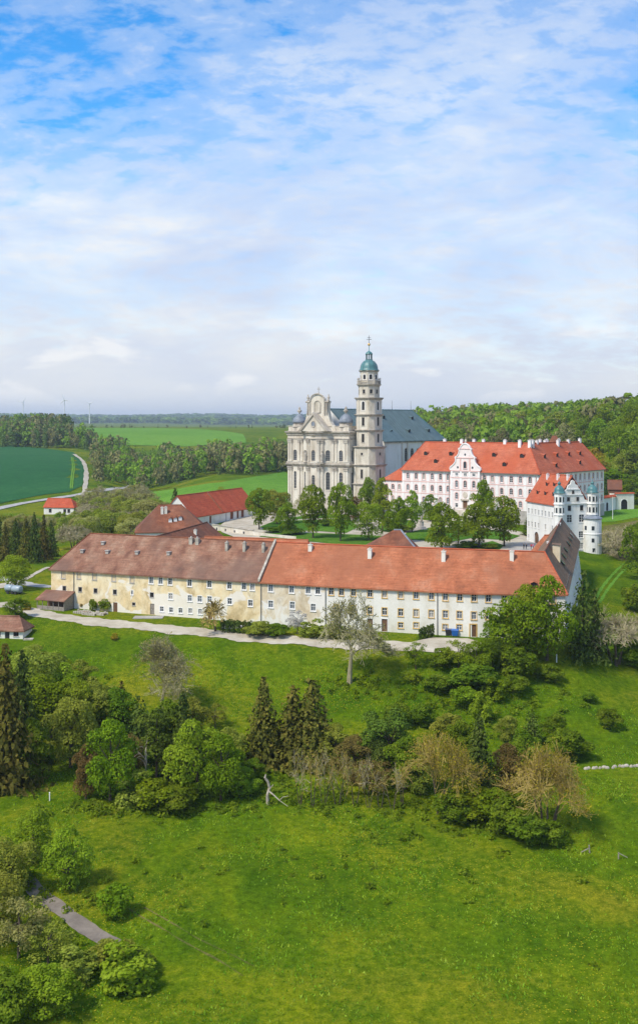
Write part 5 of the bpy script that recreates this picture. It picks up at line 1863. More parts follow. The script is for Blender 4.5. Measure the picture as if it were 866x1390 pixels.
def bell_tower():
    c = cw(7.6, 19.4, 0)
    ang = math.atan2(Wv.y, Wv.x)
    r = thing('bell_tower', 'tall stepped stone bell tower with teal copper dome beside the church', 'tower', (c.x, c.y, 5.6))

    def plan(hw, ch):   # chamfered square, counter-clockwise
        pts = []
        for sx, sy in ((1, -1), (1, 1), (-1, 1), (-1, -1)):
            a = (sx * hw, sy * (hw - ch)) if sx == sy or False else (sx * (hw - ch), sy * hw)
            pts.append((sx, sy))
        q = [(hw - ch, -hw), (hw, -hw + ch), (hw, hw - ch), (hw - ch, hw), (-hw + ch, hw), (-hw, hw - ch), (-hw, -hw + ch), (-hw + ch, -hw)]
        return [c + Wv.to_3d() * x + U.to_3d() * y for x, y in q]
    shafts = [(4.8, 17.2, 5.3, 1.5), (17.2, 24.6, 5.2, 1.5), (24.6, 31.7, 5.1, 1.5), (31.7, 38.2, 4.3, 1.3), (38.2, 44.3, 4.2, 1.3), (44.3, 50.8, 4.15, 1.3), (50.8, 56.1, 3.65, 1.7), (56.1, 61.7, 3.25, 1.75)]
    winspec = {0: (1.0, 3.2, .45), 1: (.9, 3.4, .3), 2: (.9, .9, .55), 3: (1.1, 3.2, .28), 4: (1.1, 3.2, .3), 5: (1.25, 3.4, .28), 6: (1.0, 1.5, .35), 7: (1.15, 1.9, .38)}
    for i, (z0, z1, hw, ch) in enumerate(shafts):
        m = MB()
        pts = plan(hw, ch)
        w_, h_, fz = winspec[i]
        for k in range(8):
            a, b = pts[k], pts[(k + 1) % 8]
            w = Wall(a, b, z0, z1)
            big = w.L > 2.6
            if w.n.y < .5 and (big or i >= 6):
                sc = 1.0 if big or i >= 6 else .6
                w.window(r, w.L / 2, z0 + (z1 - z0) * fz, w_ * sc, h_, 'arch' if i in (5, 7) else 'stonesq')
            w.build(m, .35)
        m.poly([p + Vector((0, 0, z1)) for p in pts])
        sh = part('shaft', m, M_tower, r)
        m = MB()
        prof = [(0.02, -.7), (.22, -.6), (.3, -.3), (.62, -.05), (.66, .22), (-.2, .32)] if i not in (7,) else [(.02, -.6), (.4, -.2), (.45, .05), (-.2, .1)]
        V, Fq = [], []
        for o, z in prof:
            V += [p + Vector((0, 0, z1 + z)) for p in plan(hw + o, ch + o * .3)]
        for a in range(len(prof) - 1):
            for k in range(8):
                Fq.append((a * 8 + k, a * 8 + (k + 1) % 8, (a + 1) * 8 + (k + 1) % 8, (a + 1) * 8 + k))
        m.add(V, Fq)
        part('ledge', m, M_stone2, sh)
        # corner strips
        if i < 6:
            for k in range(0, 8):
                m = MB()
                a, b = pts[k], pts[(k + 1) % 8]
                w = Wall(a, b, z0, z1)
                if w.n.y > .5 or w.L < 2.6:
                    continue
                for u in (.55, w.L - .55):
                    m = MB()
                    w.band(m, z0 + .3, z1 - .7, .16, u - .35, u + .35, inn=-.01)
                    part('corner_strip', m, M_stone, sh)
    # balcony balustrade at the drum
    for z, hw in ((56.4, 3.95),):
        pts = plan(hw, 1.9)
        m = MB()
        for k in range(8):
            a, b = pts[k], pts[(k + 1) % 8]
            up = Vector((0, 0, z))
            m.tube(a + up + Vector((0, 0, 1.3)), b + up + Vector((0, 0, 1.3)), .14, .14, 5)
            n = 5
            for q in range(n + 1):
                p = a.lerp(b, q / n) + up
                m.tube(p, p + Vector((0, 0, 1.3)), .11, .11, 5)
        part('balustrade', m, M_stone2, r)
        for k in range(8):
            p = pts[k] + Vector((0, 0, z))
            m = MB(); m.lathe(p, [(.26, 0), (.26, 1.4), (.12, 1.6), (.3, 2.0), (.05, 2.5)], 8); part('urn', m, M_stone2, r)
    m = MB()
    m.lathe((c.x, c.y, 61.7), [(3.9, -.1), (3.9, .25), (3.45, .5), (3.4, 1.2), (3.15, 2.2), (2.6, 3.1), (1.9, 3.8), (1.45, 4.1), (1.4, 4.3)], 16, math.pi / 8)
    dm = part('dome', m, M_verdigris, r, smooth=True)
    m = MB()
    for k in range(8):
        a = 2 * math.pi * k / 8
        prof = [(3.93, .25), (3.46, .5), (3.42, 1.2), (3.17, 2.2), (2.62, 3.1), (1.92, 3.8)]
        for (r0, z0), (r1, z1) in zip(prof[:-1], prof[1:]):
            m.tube((c.x + math.cos(a) * r0, c.y + math.sin(a) * r0, 61.7 + z0), (c.x + math.cos(a) * r1, c.y + math.sin(a) * r1, 61.7 + z1), .09, .09, 4)
    part('dome_rib', m, M_copper, dm)
    m = MB()
    m.lathe((c.x, c.y, 66.0), [(1.45, -.1), (1.45, .15), (1.2, .2)], 8)
    for k in range(8):
        a = 2 * math.pi * k / 8
        m.tube((c.x + 1.12 * math.cos(a), c.y + 1.12 * math.sin(a), 66.0), (c.x + 1.12 * math.cos(a), c.y + 1.12 * math.sin(a), 68.2), .17, .17, 5)
    ln = part('lantern', m, M_copper, r)
    m = MB(); m.lathe((c.x, c.y, 68.1), [(1.5, 0), (1.45, .2), (1.1, .8), (.5, 1.2), (.16, 1.5), (.1, 3.6)], 12); part('lantern_cap', m, M_verdigris, ln, smooth=True)
    m = MB(); m.lathe((c.x, c.y, 72.0), [(.05, -.55), (.42, -.35), (.55, 0), (.42, .35), (.05, .55)], 12); part('orb', m, M_gold, ln, smooth=True)
    m = MB(); p = Vector((c.x, c.y, 72.4)); a = Wv.to_3d()
    m.tube(p, p + Vector((0, 0, 3.2)), .1, .08, 5)
    for z, l in ((2.3, .75), (1.6, 1.1)):
        m.tube(p + a * l + Vector((0, 0, z)), p - a * l + Vector((0, 0, z)), .09, .09, 5)
    part('cross', m, M_iron, ln)
    return r


bell_tower()

# ------------------------------------------------------------------ vegetation prototypes (unit trees: height 1, crown radius about 0.5)
def leaf_cards(rng, pos, nrm, size, curl=0.5):
    """pos, nrm: (n,3); diamond leaf sprays facing roughly along nrm"""
    n = len(pos)
    nn = nrm + rng.normal(0, curl, (n, 3))
    nn /= np.linalg.norm(nn, axis=1, keepdims=True) + 1e-9
    a = np.cross(nn, rng.normal(0, 1, (n, 3)))
    a /= np.linalg.norm(a, axis=1, keepdims=True) + 1e-9
    b = np.cross(nn, a)
    s = (size * rng.uniform(.55, 1.45, n))[:, None]
    asp = rng.uniform(.5, .95, n)[:, None]
    v = np.stack([pos - a * s, pos + b * s * asp + nn * s * .15, pos + a * s * rng.uniform(.7, 1.1, n)[:, None], pos - b * s * asp - nn * s * .1], 1).reshape(-1, 3)
    f = np.arange(4 * n).reshape(n, 4)
    return v, f


def lobes_crown(seed, n, lobes, size, z0=.22, zr=.39, rad=.42, lobe_r=(.13, .24), top=1.0, fill=.78, shape='round', ragged=.0):
    rng = np.random.default_rng(seed)
    cs, rs = [], []
    k = 0
    while len(cs) < lobes and k < 5000:
        k += 1
        p = rng.uniform(-1, 1, 3)
        d = np.linalg.norm(p)
        if d > 1 or d < .35:
            continue
        zc = p[2]
        if shape == 'egg':
            w = math.sqrt(max(.05, 1 - zc * zc)) * (1.12 - .38 * (zc + 1) / 2)
        elif shape == 'column':
            w = .62 + .38 * (1 - abs(zc))
        elif shape == 'broad':
            w = 1.0 + .15 * (1 - abs(zc))
        else:
            w = 1.0
        r = rng.uniform(*lobe_r)
        q = np.array([p[0] * rad * w, p[1] * rad * w, z0 + zr + p[2] * zr])
        cs.append(q * (1 - .0)); rs.append(r * (1 - .25 * max(0, p[2])))
    cs, rs = np.array(cs), np.array(rs)
    w = rs ** 2; w /= w.sum()
    idx = rng.choice(len(cs), n, p=w)
    d = rng.normal(0, 1, (n, 3)); d /= np.linalg.norm(d, axis=1, keepdims=True)
    d[:, 2] = np.where(d[:, 2] < -.35, -d[:, 2], d[:, 2])
    rr = rng.uniform(fill, 1.06, n) + ragged * rng.normal(0, .12, n)
    pos = cs[idx] + d * (rs[idx] * rr)[:, None] * np.array([1, 1, .8])
    # drop cards buried deep inside other lobes
    keep = np.ones(n, bool)
    for c, r in zip(cs, rs):
        dd = np.linalg.norm((pos - c) / np.array([1, 1, .8]), axis=1)
        keep &= ~(dd < r * .62)
    pos, d = pos[keep], d[keep]
    d = d + np.array([0, 0, .45])
    v, f = leaf_cards(rng, pos, d, size)
    v[:, 2] = np.maximum(v[:, 2], .02)
    return v, f, cs, rs


def limbs_mesh(seed, cs, trunk_r=.022, base=(0, 0), split=.25, lean=0.0, n=7):
    rnd = random.Random(seed)
    m = MB()
    p = Vector((base[0], base[1], -.03)); q = Vector((lean * .3, 0, split))
    m.tube(p, Vector((0, 0, .04)), trunk_r * 1.7, trunk_r * 1.15, n)
    m.tube(Vector((0, 0, .04)), q, trunk_r * 1.15, trunk_r * .85, n)
    tip = Vector((lean, 0, .80))
    m.tube(q, q.lerp(tip, .5) + Vector((rnd.uniform(-.02, .02), rnd.uniform(-.02, .02), 0)), trunk_r * .85, trunk_r * .5, n)
    m.tube(q.lerp(tip, .5), tip, trunk_r * .5, trunk_r * .15, 5)
    for c in cs[:14]:
        c = Vector(c)
        s = q.lerp(tip, rnd.uniform(0, .6))
        mid = s.lerp(c, .5) + Vector((0, 0, -.02))
        m.tube(s, mid, trunk_r * .45, trunk_r * .3, 5)
        m.tube(mid, c, trunk_r * .3, trunk_r * .1, 4)
    return m.mesh('trunk', B_brown, smooth=True)


def conifer_crown(seed, size, levels=26, per=11, width=.26, droop=.35, z0=.05, gap=.0, cards=7, irregular=.15, power=.9):
    rng = np.random.default_rng(seed)
    P, Nn = [], []
    for i in range(levels):
        t = i / (levels - 1)
        z = z0 + (1 - z0) * t
        r = width * (1 - t) ** power + .012
        cnt = max(4, int(per * (1 - t * .55)))
        off = rng.uniform(0, 6.28)
        for k in range(cnt):
            a = off + 6.283 * k / cnt + rng.normal(0, .12)
            rr = r * rng.uniform(1 - irregular * 2, 1 + irregular)
            if rng.random() < gap:
                continue
            nb = max(2, int(cards * (1 - t) + 2))
            for s in np.linspace(.18, 1.0, nb):
                side = rng.normal(0, .045 * (1.1 - s) + .012)
                x = math.cos(a) * rr * s - math.sin(a) * side
                y = math.sin(a) * rr * s + math.cos(a) * side
                zz = z - droop * rr * s ** 1.3 + .10 * rr * max(0, s - .8) * 5 * .4 + rng.normal(0, .006)
                P.append((x, y, zz)); Nn.append((math.cos(a) * .55, math.sin(a) * .55, .8))
    P, Nn = np.array(P), np.array(Nn)
    P[:, 2] = np.maximum(P[:, 2], .015)
    return leaf_cards(rng, P, Nn, size, .4)


def branchy(seed, levels=5, r0=.020, spread=.55, up=.25, first=.22, shrink=.72, kids=(2, 4), mat=B_grey, twig=.0016, width=1.0, lean=0.0, stems=1, minr=.0016):
    rnd = random.Random(seed)
    m = MB()
    tips = []
    thick = r0 * .42

    def grow(p, d, L, r, lv):
        segs = 3 if lv < 3 else 2
        for s in range(segs):
            d2 = (d + Vector((rnd.gauss(0, .16 if lv else .04), rnd.gauss(0, .16 if lv else .04), rnd.gauss(0, .10) + up * .10))).normalized()
            q = p + Vector((d2.x * width, d2.y * width, d2.z)) * (L / segs)
            rn = max(minr, r * (1 - .22))
            m.tube(p, q, r, rn, 6 if lv < 2 else 3, 0 if r > thick else 1)
            p, d, r = q, d2, rn
            if lv < levels and (s > 0 or lv > 0):
                for _ in range(rnd.randint(1, 2) if lv > 0 else 1):
                    a = d.orthogonal().normalized()
                    a.rotate(Matrix.Rotation(rnd.uniform(0, 6.28), 3, d))
                    nd = (d * (1 - spread) + a * spread * rnd.uniform(.7, 1.3) + Vector((0, 0, up * .5))).normalized()
                    grow(p, nd, L * shrink * rnd.uniform(.7, 1.1), r * .6, lv + 1)
        if lv < levels:
            for _ in range(rnd.randint(*kids)):
                a = d.orthogonal().normalized()
                a.rotate(Matrix.Rotation(rnd.uniform(0, 6.28), 3, d))
                nd = (d * (1 - spread * .8) + a * spread * rnd.uniform(.5, 1.1) + Vector((0, 0, up * .4))).normalized()
                grow(p, nd, L * shrink * rnd.uniform(.75, 1.1), r * .68, lv + 1)
        tips.append(p)
    for k in range(stems):
        a = 6.28 * k / stems + rnd.uniform(0, 1)
        o = .03 * (stems > 1)
        grow(Vector((math.cos(a) * o, math.sin(a) * o, -.02)), Vector((lean + math.cos(a) * (.25 if stems > 1 else .03), math.sin(a) * (.25 if stems > 1 else .03), 1)).normalized(), first, r0, 0)
    V = np.array(m.v)
    top = V[:, 2].max()
    sc = 1.0 / top
    w = np.percentile(np.abs(V[:, :2]), 98)
    return m, np.array([t[:] for t in tips]), sc, w


def norm_branchy(seed, mat, rad=.42, leaves=None, **kw):
    m, tips, sc, w = branchy(seed, **kw)
    s2 = rad / (w + 1e-6)
    me = m.mesh('branches', [mat if mat is B_dead else (B_brown if mat is not B_pale else B_grey), mat])
    M = Matrix.Diagonal((s2, s2, sc, 1))
    me.transform(M)
    co = np.empty(len(me.vertices) * 3, np.float32)
    me.vertices.foreach_get('co', co)
    co = co.reshape(-1, 3)
    dome = lambda q: 1 - .34 * np.clip((q[:, 0] ** 2 + q[:, 1] ** 2) / rad ** 2, 0, 1.3)
    co[:, 2] *= dome(co)
    me.vertices.foreach_set('co', co.ravel())
    me.update()
    out = [('branches', me)]
    if leaves:
        lm, count, size = leaves
        rng = np.random.default_rng(seed + 5)
        T = tips * np.array([s2, s2, sc])
        T[:, 2] *= dome(T)
        T = T[T[:, 2] > .22]
        idx = rng.integers(0, len(T), count)
        pos = T[idx] + rng.normal(0, .026 if count > 5000 else .018, (count, 3))
        v, f = leaf_cards(rng, pos, np.tile([0, 0, 1.0], (count, 1)), size, 1.0)
        out.append(('foliage', np_mesh('foliage', v, f, lm)))
    return out


PROTO = {}


def crown_proto(key, mat, seed, n, lobes, size, trunk=True, **kw):
    v, f, cs, rs = lobes_crown(seed, n, lobes, size, **kw)
    out = [('crown', np_mesh('crown', v, f, mat))]
    if trunk:
        out.insert(0, ('trunk', limbs_mesh(seed, cs)))
    PROTO[key] = out
    return out


def recolour(key, src, mat):
    out = []
    for nm, me in PROTO[src]:
        if nm in ('crown', 'foliage'):
            me = me.copy()
            me.materials[0] = mat
        out.append((nm, me))
    PROTO[key] = out


crown_proto('round_a', L_spring, 11, 9000, 34, .019, z0=.07, zr=.44, rad=.40)
crown_proto('round_b', L_spring, 12, 9000, 44, .018, shape='egg', lobe_r=(.10, .19), z0=.06, zr=.45, rad=.40)
crown_proto('round_c', L_lime, 13, 8500, 32, .019, shape='broad', lobe_r=(.12, .22), z0=.07, zr=.42, rad=.38)
crown_proto('round_d', L_mid, 14, 9000, 50, .018, shape='egg', lobe_r=(.09, .17), z0=.05, zr=.45, rad=.42)
crown_proto('loose_a', L_spring, 15, 5200, 38, .019, lobe_r=(.08, .16), fill=.4, ragged=.8, z0=.08, zr=.44)
crown_proto('column_a', L_lime, 16, 6000, 34, .019, shape='column', rad=.36, lobe_r=(.09, .17), z0=.12, zr=.43)
crown_proto('column_b', L_spring, 17, 8500, 36, .020, shape='column', rad=.40, lobe_r=(.12, .2), z0=.13, zr=.42)
crown_proto('bush_a', L_spring, 18, 5500, 26, .032, trunk=False, z0=.0, zr=.46, rad=.38, lobe_r=(.16, .28))
crown_proto('bush_b', L_mid, 19, 5500, 34, .030, trunk=False, z0=.0, zr=.46, rad=.42, lobe_r=(.12, .24))
crown_proto('bush_c', L_lime, 20, 3600, 20, .036, trunk=False, z0=.0, zr=.44, rad=.40, lobe_r=(.12, .24), fill=.5, ragged=.6)
crown_proto('pine_a', L_pine, 21, 7000, 32, .019, shape='broad', z0=.10, zr=.42, rad=.40, lobe_r=(.09, .18), ragged=.5)
crown_proto('hedge_cone', L_fir, 22, 2600, 26, .035, trunk=False, shape='column', z0=.0, zr=.46, rad=.30, lobe_r=(.14, .22))
for src in ('round_a', 'round_b', 'round_d', 'loose_a', 'column_b', 'bush_a', 'bush_b', 'bush_c'):
    for nm, mt in (('olive', L_olive), ('pale', L_pale), ('lime', L_lime), ('mid', L_mid), ('amber', L_amber), ('russet', L_russet), ('spring', L_spring), ('fir', L_fir), ('white', L_white)):
        recolour(src + '_' + nm, src, mt)


def conifer_proto(key, mat, seed, **kw):
    v, f = conifer_crown(seed, **kw)
    t = MB()
    t.tube((0, 0, -.03), (0, 0, .5), .016, .010, 7); t.tube((0, 0, .5), (0, 0, .99), .010, .002, 5)
    PROTO[key] = [('trunk', t.mesh('trunk', B_brown)), ('crown', np_mesh('crown', v, f, mat))]


conifer_proto('spruce_a', L_brownfir, 31, size=.030, width=.50, levels=32, per=17, cards=11, power=.85)
conifer_proto('spruce_b', L_brownfir, 32, size=.032, width=.52, levels=28, per=16, cards=11, irregular=.25, power=.8)
conifer_proto('spruce_c', L_fir, 33, size=.030, width=.50, levels=30, per=17, cards=11, power=.85)
conifer_proto('fir_open', L_fir, 34, size=.030, width=.50, levels=26, per=13, gap=.12, z0=.10, irregular=.35, cards=11, power=.65)
PROTO['bare_a'] = norm_branchy(51, B_pale, .48, (L_pale, 4600, .0105), levels=5, first=.25, spread=.46, up=.46, minr=.0012, r0=.016, kids=(1, 2))
PROTO['bare_b'] = norm_branchy(52, B_grey, .50, (L_olive, 2600, .008), levels=4, first=.20, spread=.52, up=.35, stems=3, minr=.0014, r0=.013, kids=(2, 3))
PROTO['bare_c'] = norm_branchy(53, B_pale, .48, (L_pale, 3600, .009), levels=5, first=.25, spread=.46, up=.46, minr=.0012, r0=.014, kids=(1, 2))
PROTO['willow_a'] = norm_branchy(44, B_tan, .46, (L_amber, 5200, .009), levels=3, first=.30, spread=.44, up=.40, stems=4, minr=.0014, r0=.011)
PROTO['willow_b'] = norm_branchy(45, B_tan, .46, (L_amber, 5200, .009), levels=3, first=.28, spread=.46, up=.40, stems=5, minr=.0014, r0=.011)
PROTO['sapling'] = norm_branchy(46, B_tan, .42, (L_olive, 500, .012), levels=2, first=.40, spread=.42, up=.30, stems=2, minr=.0026, r0=.011)
PROTO['sapling_b'] = norm_branchy(56, B_grey, .42, (L_amber, 350, .012), levels=2, first=.42, spread=.40, up=.30, stems=3, minr=.0026, r0=.010)
PROTO['birch_dead'] = norm_branchy(47, B_dead, .30, None, levels=2, first=.55, spread=.42, up=.4, stems=1, minr=.0035, r0=.018, kids=(1, 2))
PROTO['fruit'] = norm_branchy(48, B_tan, .48, (L_pale, 900, .013), levels=3, first=.22, spread=.6, up=.3, minr=.004)
for nm, src in (('thicket', 'willow_b'),):
    PROTO[nm + '_grey'] = [(a, b) for a, b in PROTO['bare_b']]

RND = random.Random(5)


def plant(key, px, py, hpx, wpx, name, label, cat='tree', group=None, Y=None, spin=None, at=None):
    """stand a prototype on the ground seen at (px, py); hpx, wpx: size in photo pixels"""
    g = Vector(at) if at is not None else G(px, py)
    if Y is not None:
        x = (px - CX) / F * Y
        g = Vector((x, Y, tz(x, Y)))
    s = g.y / F
    hgt, wid = hpx * s, wpx * s
    r = thing(name, label, cat, (g.x, g.y, g.z - .05), group)
    a = RND.uniform(0, 6.28) if spin is None else spin
    for nm, me in PROTO[key]:
        o = link(nm, me, r, (0, 0, 0), a)
        o.scale = (wid, wid, hgt)
    return r


# -- foreground slope
T = plant
for x, y, h_, w_, ky, lb in (
        (46, 918, 44, 66, 'round_d_olive', 'olive shrub tree highest in the thicket, just under the cottage'), (76, 944, 58, 64, 'round_b_spring', 'bright green tree on the upper edge of the thicket'),
        (112, 950, 56, 60, 'round_d_olive', 'soft olive tree on the upper thicket edge beside the bright green one'), (70, 1000, 84, 96, 'round_a_spring', 'broad green tree in the middle of the thicket'),
        (128, 1000, 74, 66, 'round_a_olive', 'olive tree in the thicket middle below the pale feathery tree'), (108, 1010, 88, 60, 'round_b_lime', 'tall yellow-green tree in the thicket middle'),
        (160, 1000, 70, 66, 'round_d_mid', 'mid green tree under the pale feathery tree'), (138, 968, 44, 50, 'loose_a_olive', 'thin olive tree left of the pale feathery tree'),
        (232, 1030, 84, 74, 'round_d_mid', 'dark green rounded tree between the two thicket firs'), (262, 1010, 66, 60, 'round_d_olive', 'olive tree behind the double crowned tree'),
        (20, 980, 70, 80, 'round_d_mid', 'mid green tree at the base of the highest spruces'), (310, 1040, 56, 56, 'round_d_olive', 'olive shrub tree uphill of the leaning bright tree'),
        (182, 1094, 50, 58, 'bush_c_olive', 'olive bush in front of the large bright green tree'), (330, 1080, 40, 50, 'round_b_lime', 'small lime tree at the thicket corner facing the lone spruce'),
        (455, 1040, 60, 56, 'round_d_olive', 'olive brown tree beside the broad spruce'), (480, 1062, 66, 62, 'round_d_russet', 'russet thicket behind the saplings'),
        (505, 1078, 48, 60, 'loose_a_russet', 'brown twiggy shrub among the saplings'), (550, 1070, 74, 78, 'round_d_mid', 'dark green tree between rounded pine and willow'),
        (622, 1050, 76, 66, 'round_d_mid', 'mid green tree behind the first willow'),
        (712, 1062, 74, 70, 'round_d_mid', 'mid green tree behind the second willow'),
        (772, 1030, 40, 56, 'bush_b_mid', 'green bush uphill of the second willow'), 
        (640, 935, 34, 60, 'bush_b_mid', 'dark bush on the upper bank')):
    T(ky, x, y, h_, w_ * 1.1, 'bush' if ky[0] == 'b' else 'deciduous_tree', lb, 'bush' if ky[0] == 'b' else 'tree')
T('spruce_b', 8, 1068, 190, 110, 'spruce_tree', 'tall dark spruce standing at the edge of the left thicket')
T('spruce_c', 30, 1040, 156, 84, 'spruce_tree', 'thin ragged dark spruce beside the round bright green tree')
T('spruce_b', -16, 1040, 150, 100, 'spruce_tree', 'broad dark spruce behind the tall thicket spruce')
T('round_d', 43, 1062, 92, 62, 'deciduous_tree', 'dense round mid green tree at the foot of the dark spruces')
T('round_a_olive', 52, 975, 95, 85, 'deciduous_tree', 'olive green tree highest on the slope among the thicket')
T('round_d_lime', 92, 975, 78, 70, 'deciduous_tree', 'soft yellow-green tree below the pale bare poplar')
T('round_a_olive', 96, 1042, 98, 80, 'deciduous_tree', 'olive yellow tree between round green tree and two-tone oak')
T('round_d_russet', 117, 1084, 78, 52, 'deciduous_tree', 'russet brown budding tree at the meadow edge')
T('round_b', 150, 1086, 112, 82, 'deciduous_tree', 'large bright green tree with tall crown next to white dead birch')
T('loose_a_russet', 174, 1070, 80, 48, 'deciduous_tree', 'thin brown budding tree tucked behind bright green crown')
T('bare_a', 220, 968, 112, 112, 'bare_tree', 'pale feathery bare tree rising above the thicket')
T('spruce_b', 165, 985, 60, 42, 'spruce_tree', 'small brown spruce under the pale feathery tree')
T('fir_open', 188, 1040, 95, 66, 'fir_tree', 'dark fir on the uphill side of the dead birch')
T('pine_a', 213, 1062, 106, 84, 'pine_tree', 'spreading dark pine behind the white dead birch')
T('spruce_c', 248, 1052, 112, 82, 'fir_tree', 'dark fir between pine and bright green double crown')
T('birch_dead', 198, 1070, 82, 60, 'dead_birch', 'bare white birch trunk with broken branches', 'dead tree')
T('round_c', 268, 1082, 106, 84, 'deciduous_tree', 'fresh green tree with broad double crown at the thicket end')
T('round_b', 300, 1086, 92, 70, 'deciduous_tree', 'bright green tree leaning out towards the dead trunk')
T('loose_a_olive', 292, 990, 38, 40, 'deciduous_tree', 'small yellowish tree peeping out above the double crowned tree')
T('bush_a', 210, 1097, 42, 66, 'bush', 'low green bush at the foot of the dead birch', 'bush')
T('bush_b', 240, 1099, 34, 60, 'bush', 'dark low bush under the fir at the meadow edge', 'bush')
T('round_b_mid', 320, 1075, 60, 52, 'deciduous_tree', 'smaller mid green tree on the last edge of the thicket')
T('spruce_a', 358, 1033, 113, 78, 'spruce_tree', 'slim brownish spruce standing alone beside the spruce pair')
T('spruce_b', 398, 1034, 102, 96, 'spruce_tree', 'shorter spruce of the pair on the slope')
T('spruce_a', 424, 1036, 112, 104, 'spruce_tree', 'taller broad spruce of the pair on the slope')
T('round_d_mid', 345, 1062, 34, 44, 'bush', 'green undergrowth bush below the lone spruce', 'bush')
for k, (x, y, h_) in enumerate(((408, 1092, 74), (424, 1094, 86), (440, 1094, 80), (458, 1092, 78), (466, 1088, 64), (482, 1094, 62), (500, 1096, 72), (516, 1096, 66), (533, 1098, 58), (546, 1094, 60))):
    T('sapling' if k % 2 else 'sapling_b', x, y, h_ + 8, 44, 'sapling', 'slender bare brown sapling in the row along the meadow', 'sapling', 'bare saplings along the meadow edge')
T('pine_a', 528, 1052, 92, 92, 'pine_tree', 'dark rounded pine standing over the bare saplings')
T('round_d_fir', 512, 1062, 62, 60, 'pine_tree', 'low dark pine leaning against the rounded pine')
T('willow_a', 598, 1104, 122, 108, 'willow_tree', 'yellow-brown budding willow next to the dark fir')
T('spruce_c', 650, 1078, 108, 70, 'fir_tree', 'dark green fir between the two yellow-brown willows')
T('round_d_russet', 690, 1072, 66, 66, 'deciduous_tree', 'brown budding shrub tree between fir and yellow willow')
T('willow_b', 742, 1132, 132, 108, 'willow_tree', 'yellow-brown budding willow farthest out on the meadow')
T('round_d_olive', 570, 1078, 58, 58, 'bush', 'olive shrub behind the willow and saplings', 'bush')
for k, (x, y, h_, w_, ky, lb) in enumerate(((612, 1116, 40, 52, 'bush_b', 'dark green bush at the foot of the first willow'), (642, 1112, 48, 62, 'bush_a', 'bright green bush below the dark fir'), (672, 1118, 48, 66, 'bush_b_spring', 'green bush between the fir and second willow'),
                                       (694, 1132, 54, 70, 'bush_a_mid', 'deep green bush in front of second willow'), (716, 1146, 42, 58, 'bush_b', 'dark bush reaching lowest on the meadow'), (748, 1146, 34, 44, 'bush_a_mid', 'small bush under the second willow'),
                                       (628, 1098, 56, 54, 'bush_c', 'pale lime bush beside the fir trunk'))):
    T(ky, x, y, h_, w_, 'bush', lb, 'bush')
for k, (x, y, h_, w_, ky, nm, lb) in enumerate((
        (655, 978, 52, 42, 'bush_c', 'bush', 'light green upright bush on the middle slope'), (722, 1012, 60, 56, 'fir_open', 'pine_tree', 'ragged dark pine on the middle slope'),
        (752, 1008, 50, 60, 'round_d', 'deciduous_tree', 'mid green tree beside the ragged pine'), (688, 1006, 44, 54, 'round_d_olive', 'deciduous_tree', 'olive tree on the slope behind the fir'),
        (825, 989, 34, 42, 'bush_b', 'bush', 'lone dark round bush on open grass'), (800, 953, 18, 28, 'bush_b', 'bush', 'tiny dark bush above the lone round bush'),
        (608, 1002, 42, 52, 'bush_b_olive', 'bush', 'olive bush on the bank above the willow'), (575, 986, 38, 46, 'bush_b_mid', 'bush', 'green bush on the bank above the pine'),
        (540, 985, 40, 52, 'bush_a_mid', 'bush', 'broad bush uphill of the rounded pine'), (630, 958, 34, 48, 'bush_a', 'bush', 'fresh green bush on the grassy bank'),
        (595, 940, 32, 52, 'bush_b_mid', 'bush', 'spreading bush under the gravel yard bank'), (672, 950, 42, 46, 'bush_c_spring', 'bush', 'loose green bush beside the upright light bush'),
        (562, 925, 22, 32, 'bush_c', 'bush', 'small loose bush next to bare tree'), (700, 940, 30, 48, 'bush_b_mid', 'bush', 'bush at the foot of big green trees'), (745, 925, 30, 44, 'bush_b', 'bush', 'dark bush below the tall pine'))):
    T(ky, x, y, h_ * .82, w_ * .80, nm, lb, 'bush' if nm == 'bush' else 'tree')
# bank below the yard
for k, (x, y, h_, w_, ky, lb) in enumerate(((564, 908, 40, 36, 'loose_a', 'young green tree at the edge of the gravel path'), (622, 908, 44, 40, 'loose_a_lime', 'young lime green tree in front of the gravel yard'), (646, 915, 46, 52, 'round_b_spring', 'bushy green tree next to gravel yard'),
                                          (668, 905, 40, 48, 'round_a_mid', 'low green tree under the big leafy trees'), (600, 905, 26, 42, 'bush_b_mid', 'bush on the bank between young trees'), (700, 918, 42, 56, 'bush_a_mid', 'wide bush on the bank under leafy trees'))):
    T(ky, x, y, h_, w_, 'young_tree' if ky[0] != 'b' else 'bush', lb, 'tree' if ky[0] != 'b' else 'bush')
T('bare_c', 474, 927, 130, 108, 'bare_tree', 'large olive budding bare tree in front of the cream range')
T('round_c_x' if 'round_c_x' in PROTO else 'round_a', 700, 892, 84, 92, 'deciduous_tree', 'broad leafy green tree covering the corner of the cream range')
T('round_b', 742, 896, 116, 88, 'deciduous_tree', 'tallest leafy green tree at the end of the cream range')
T('round_b_lime', 716, 888, 96, 74, 'deciduous_tree', 'light green tree between broad and tallest leafy trees')
T('round_d', 672, 884, 52, 52, 'deciduous_tree', 'smaller green tree beside the gravel yard end')
T('fir_open', 790, 896, 118, 66, 'pine_tree', 'tall thin dark pine beside the leafy trees')
T('fir_open', 806, 892, 92, 56, 'pine_tree', 'shorter dark pine beside the bare brown tree')
T('bare_b', 836, 902, 92, 96, 'bare_tree', 'rounded bare grey-brown tree beside the dark pines')
T('bush_b_mid', 862, 905, 40, 60, 'bush', 'green bush under the bare grey-brown tree', 'bush')
T('bare_b', 846, 758, 54, 62, 'bare_tree', 'bare grey shrub tree on the bank by the round tower')
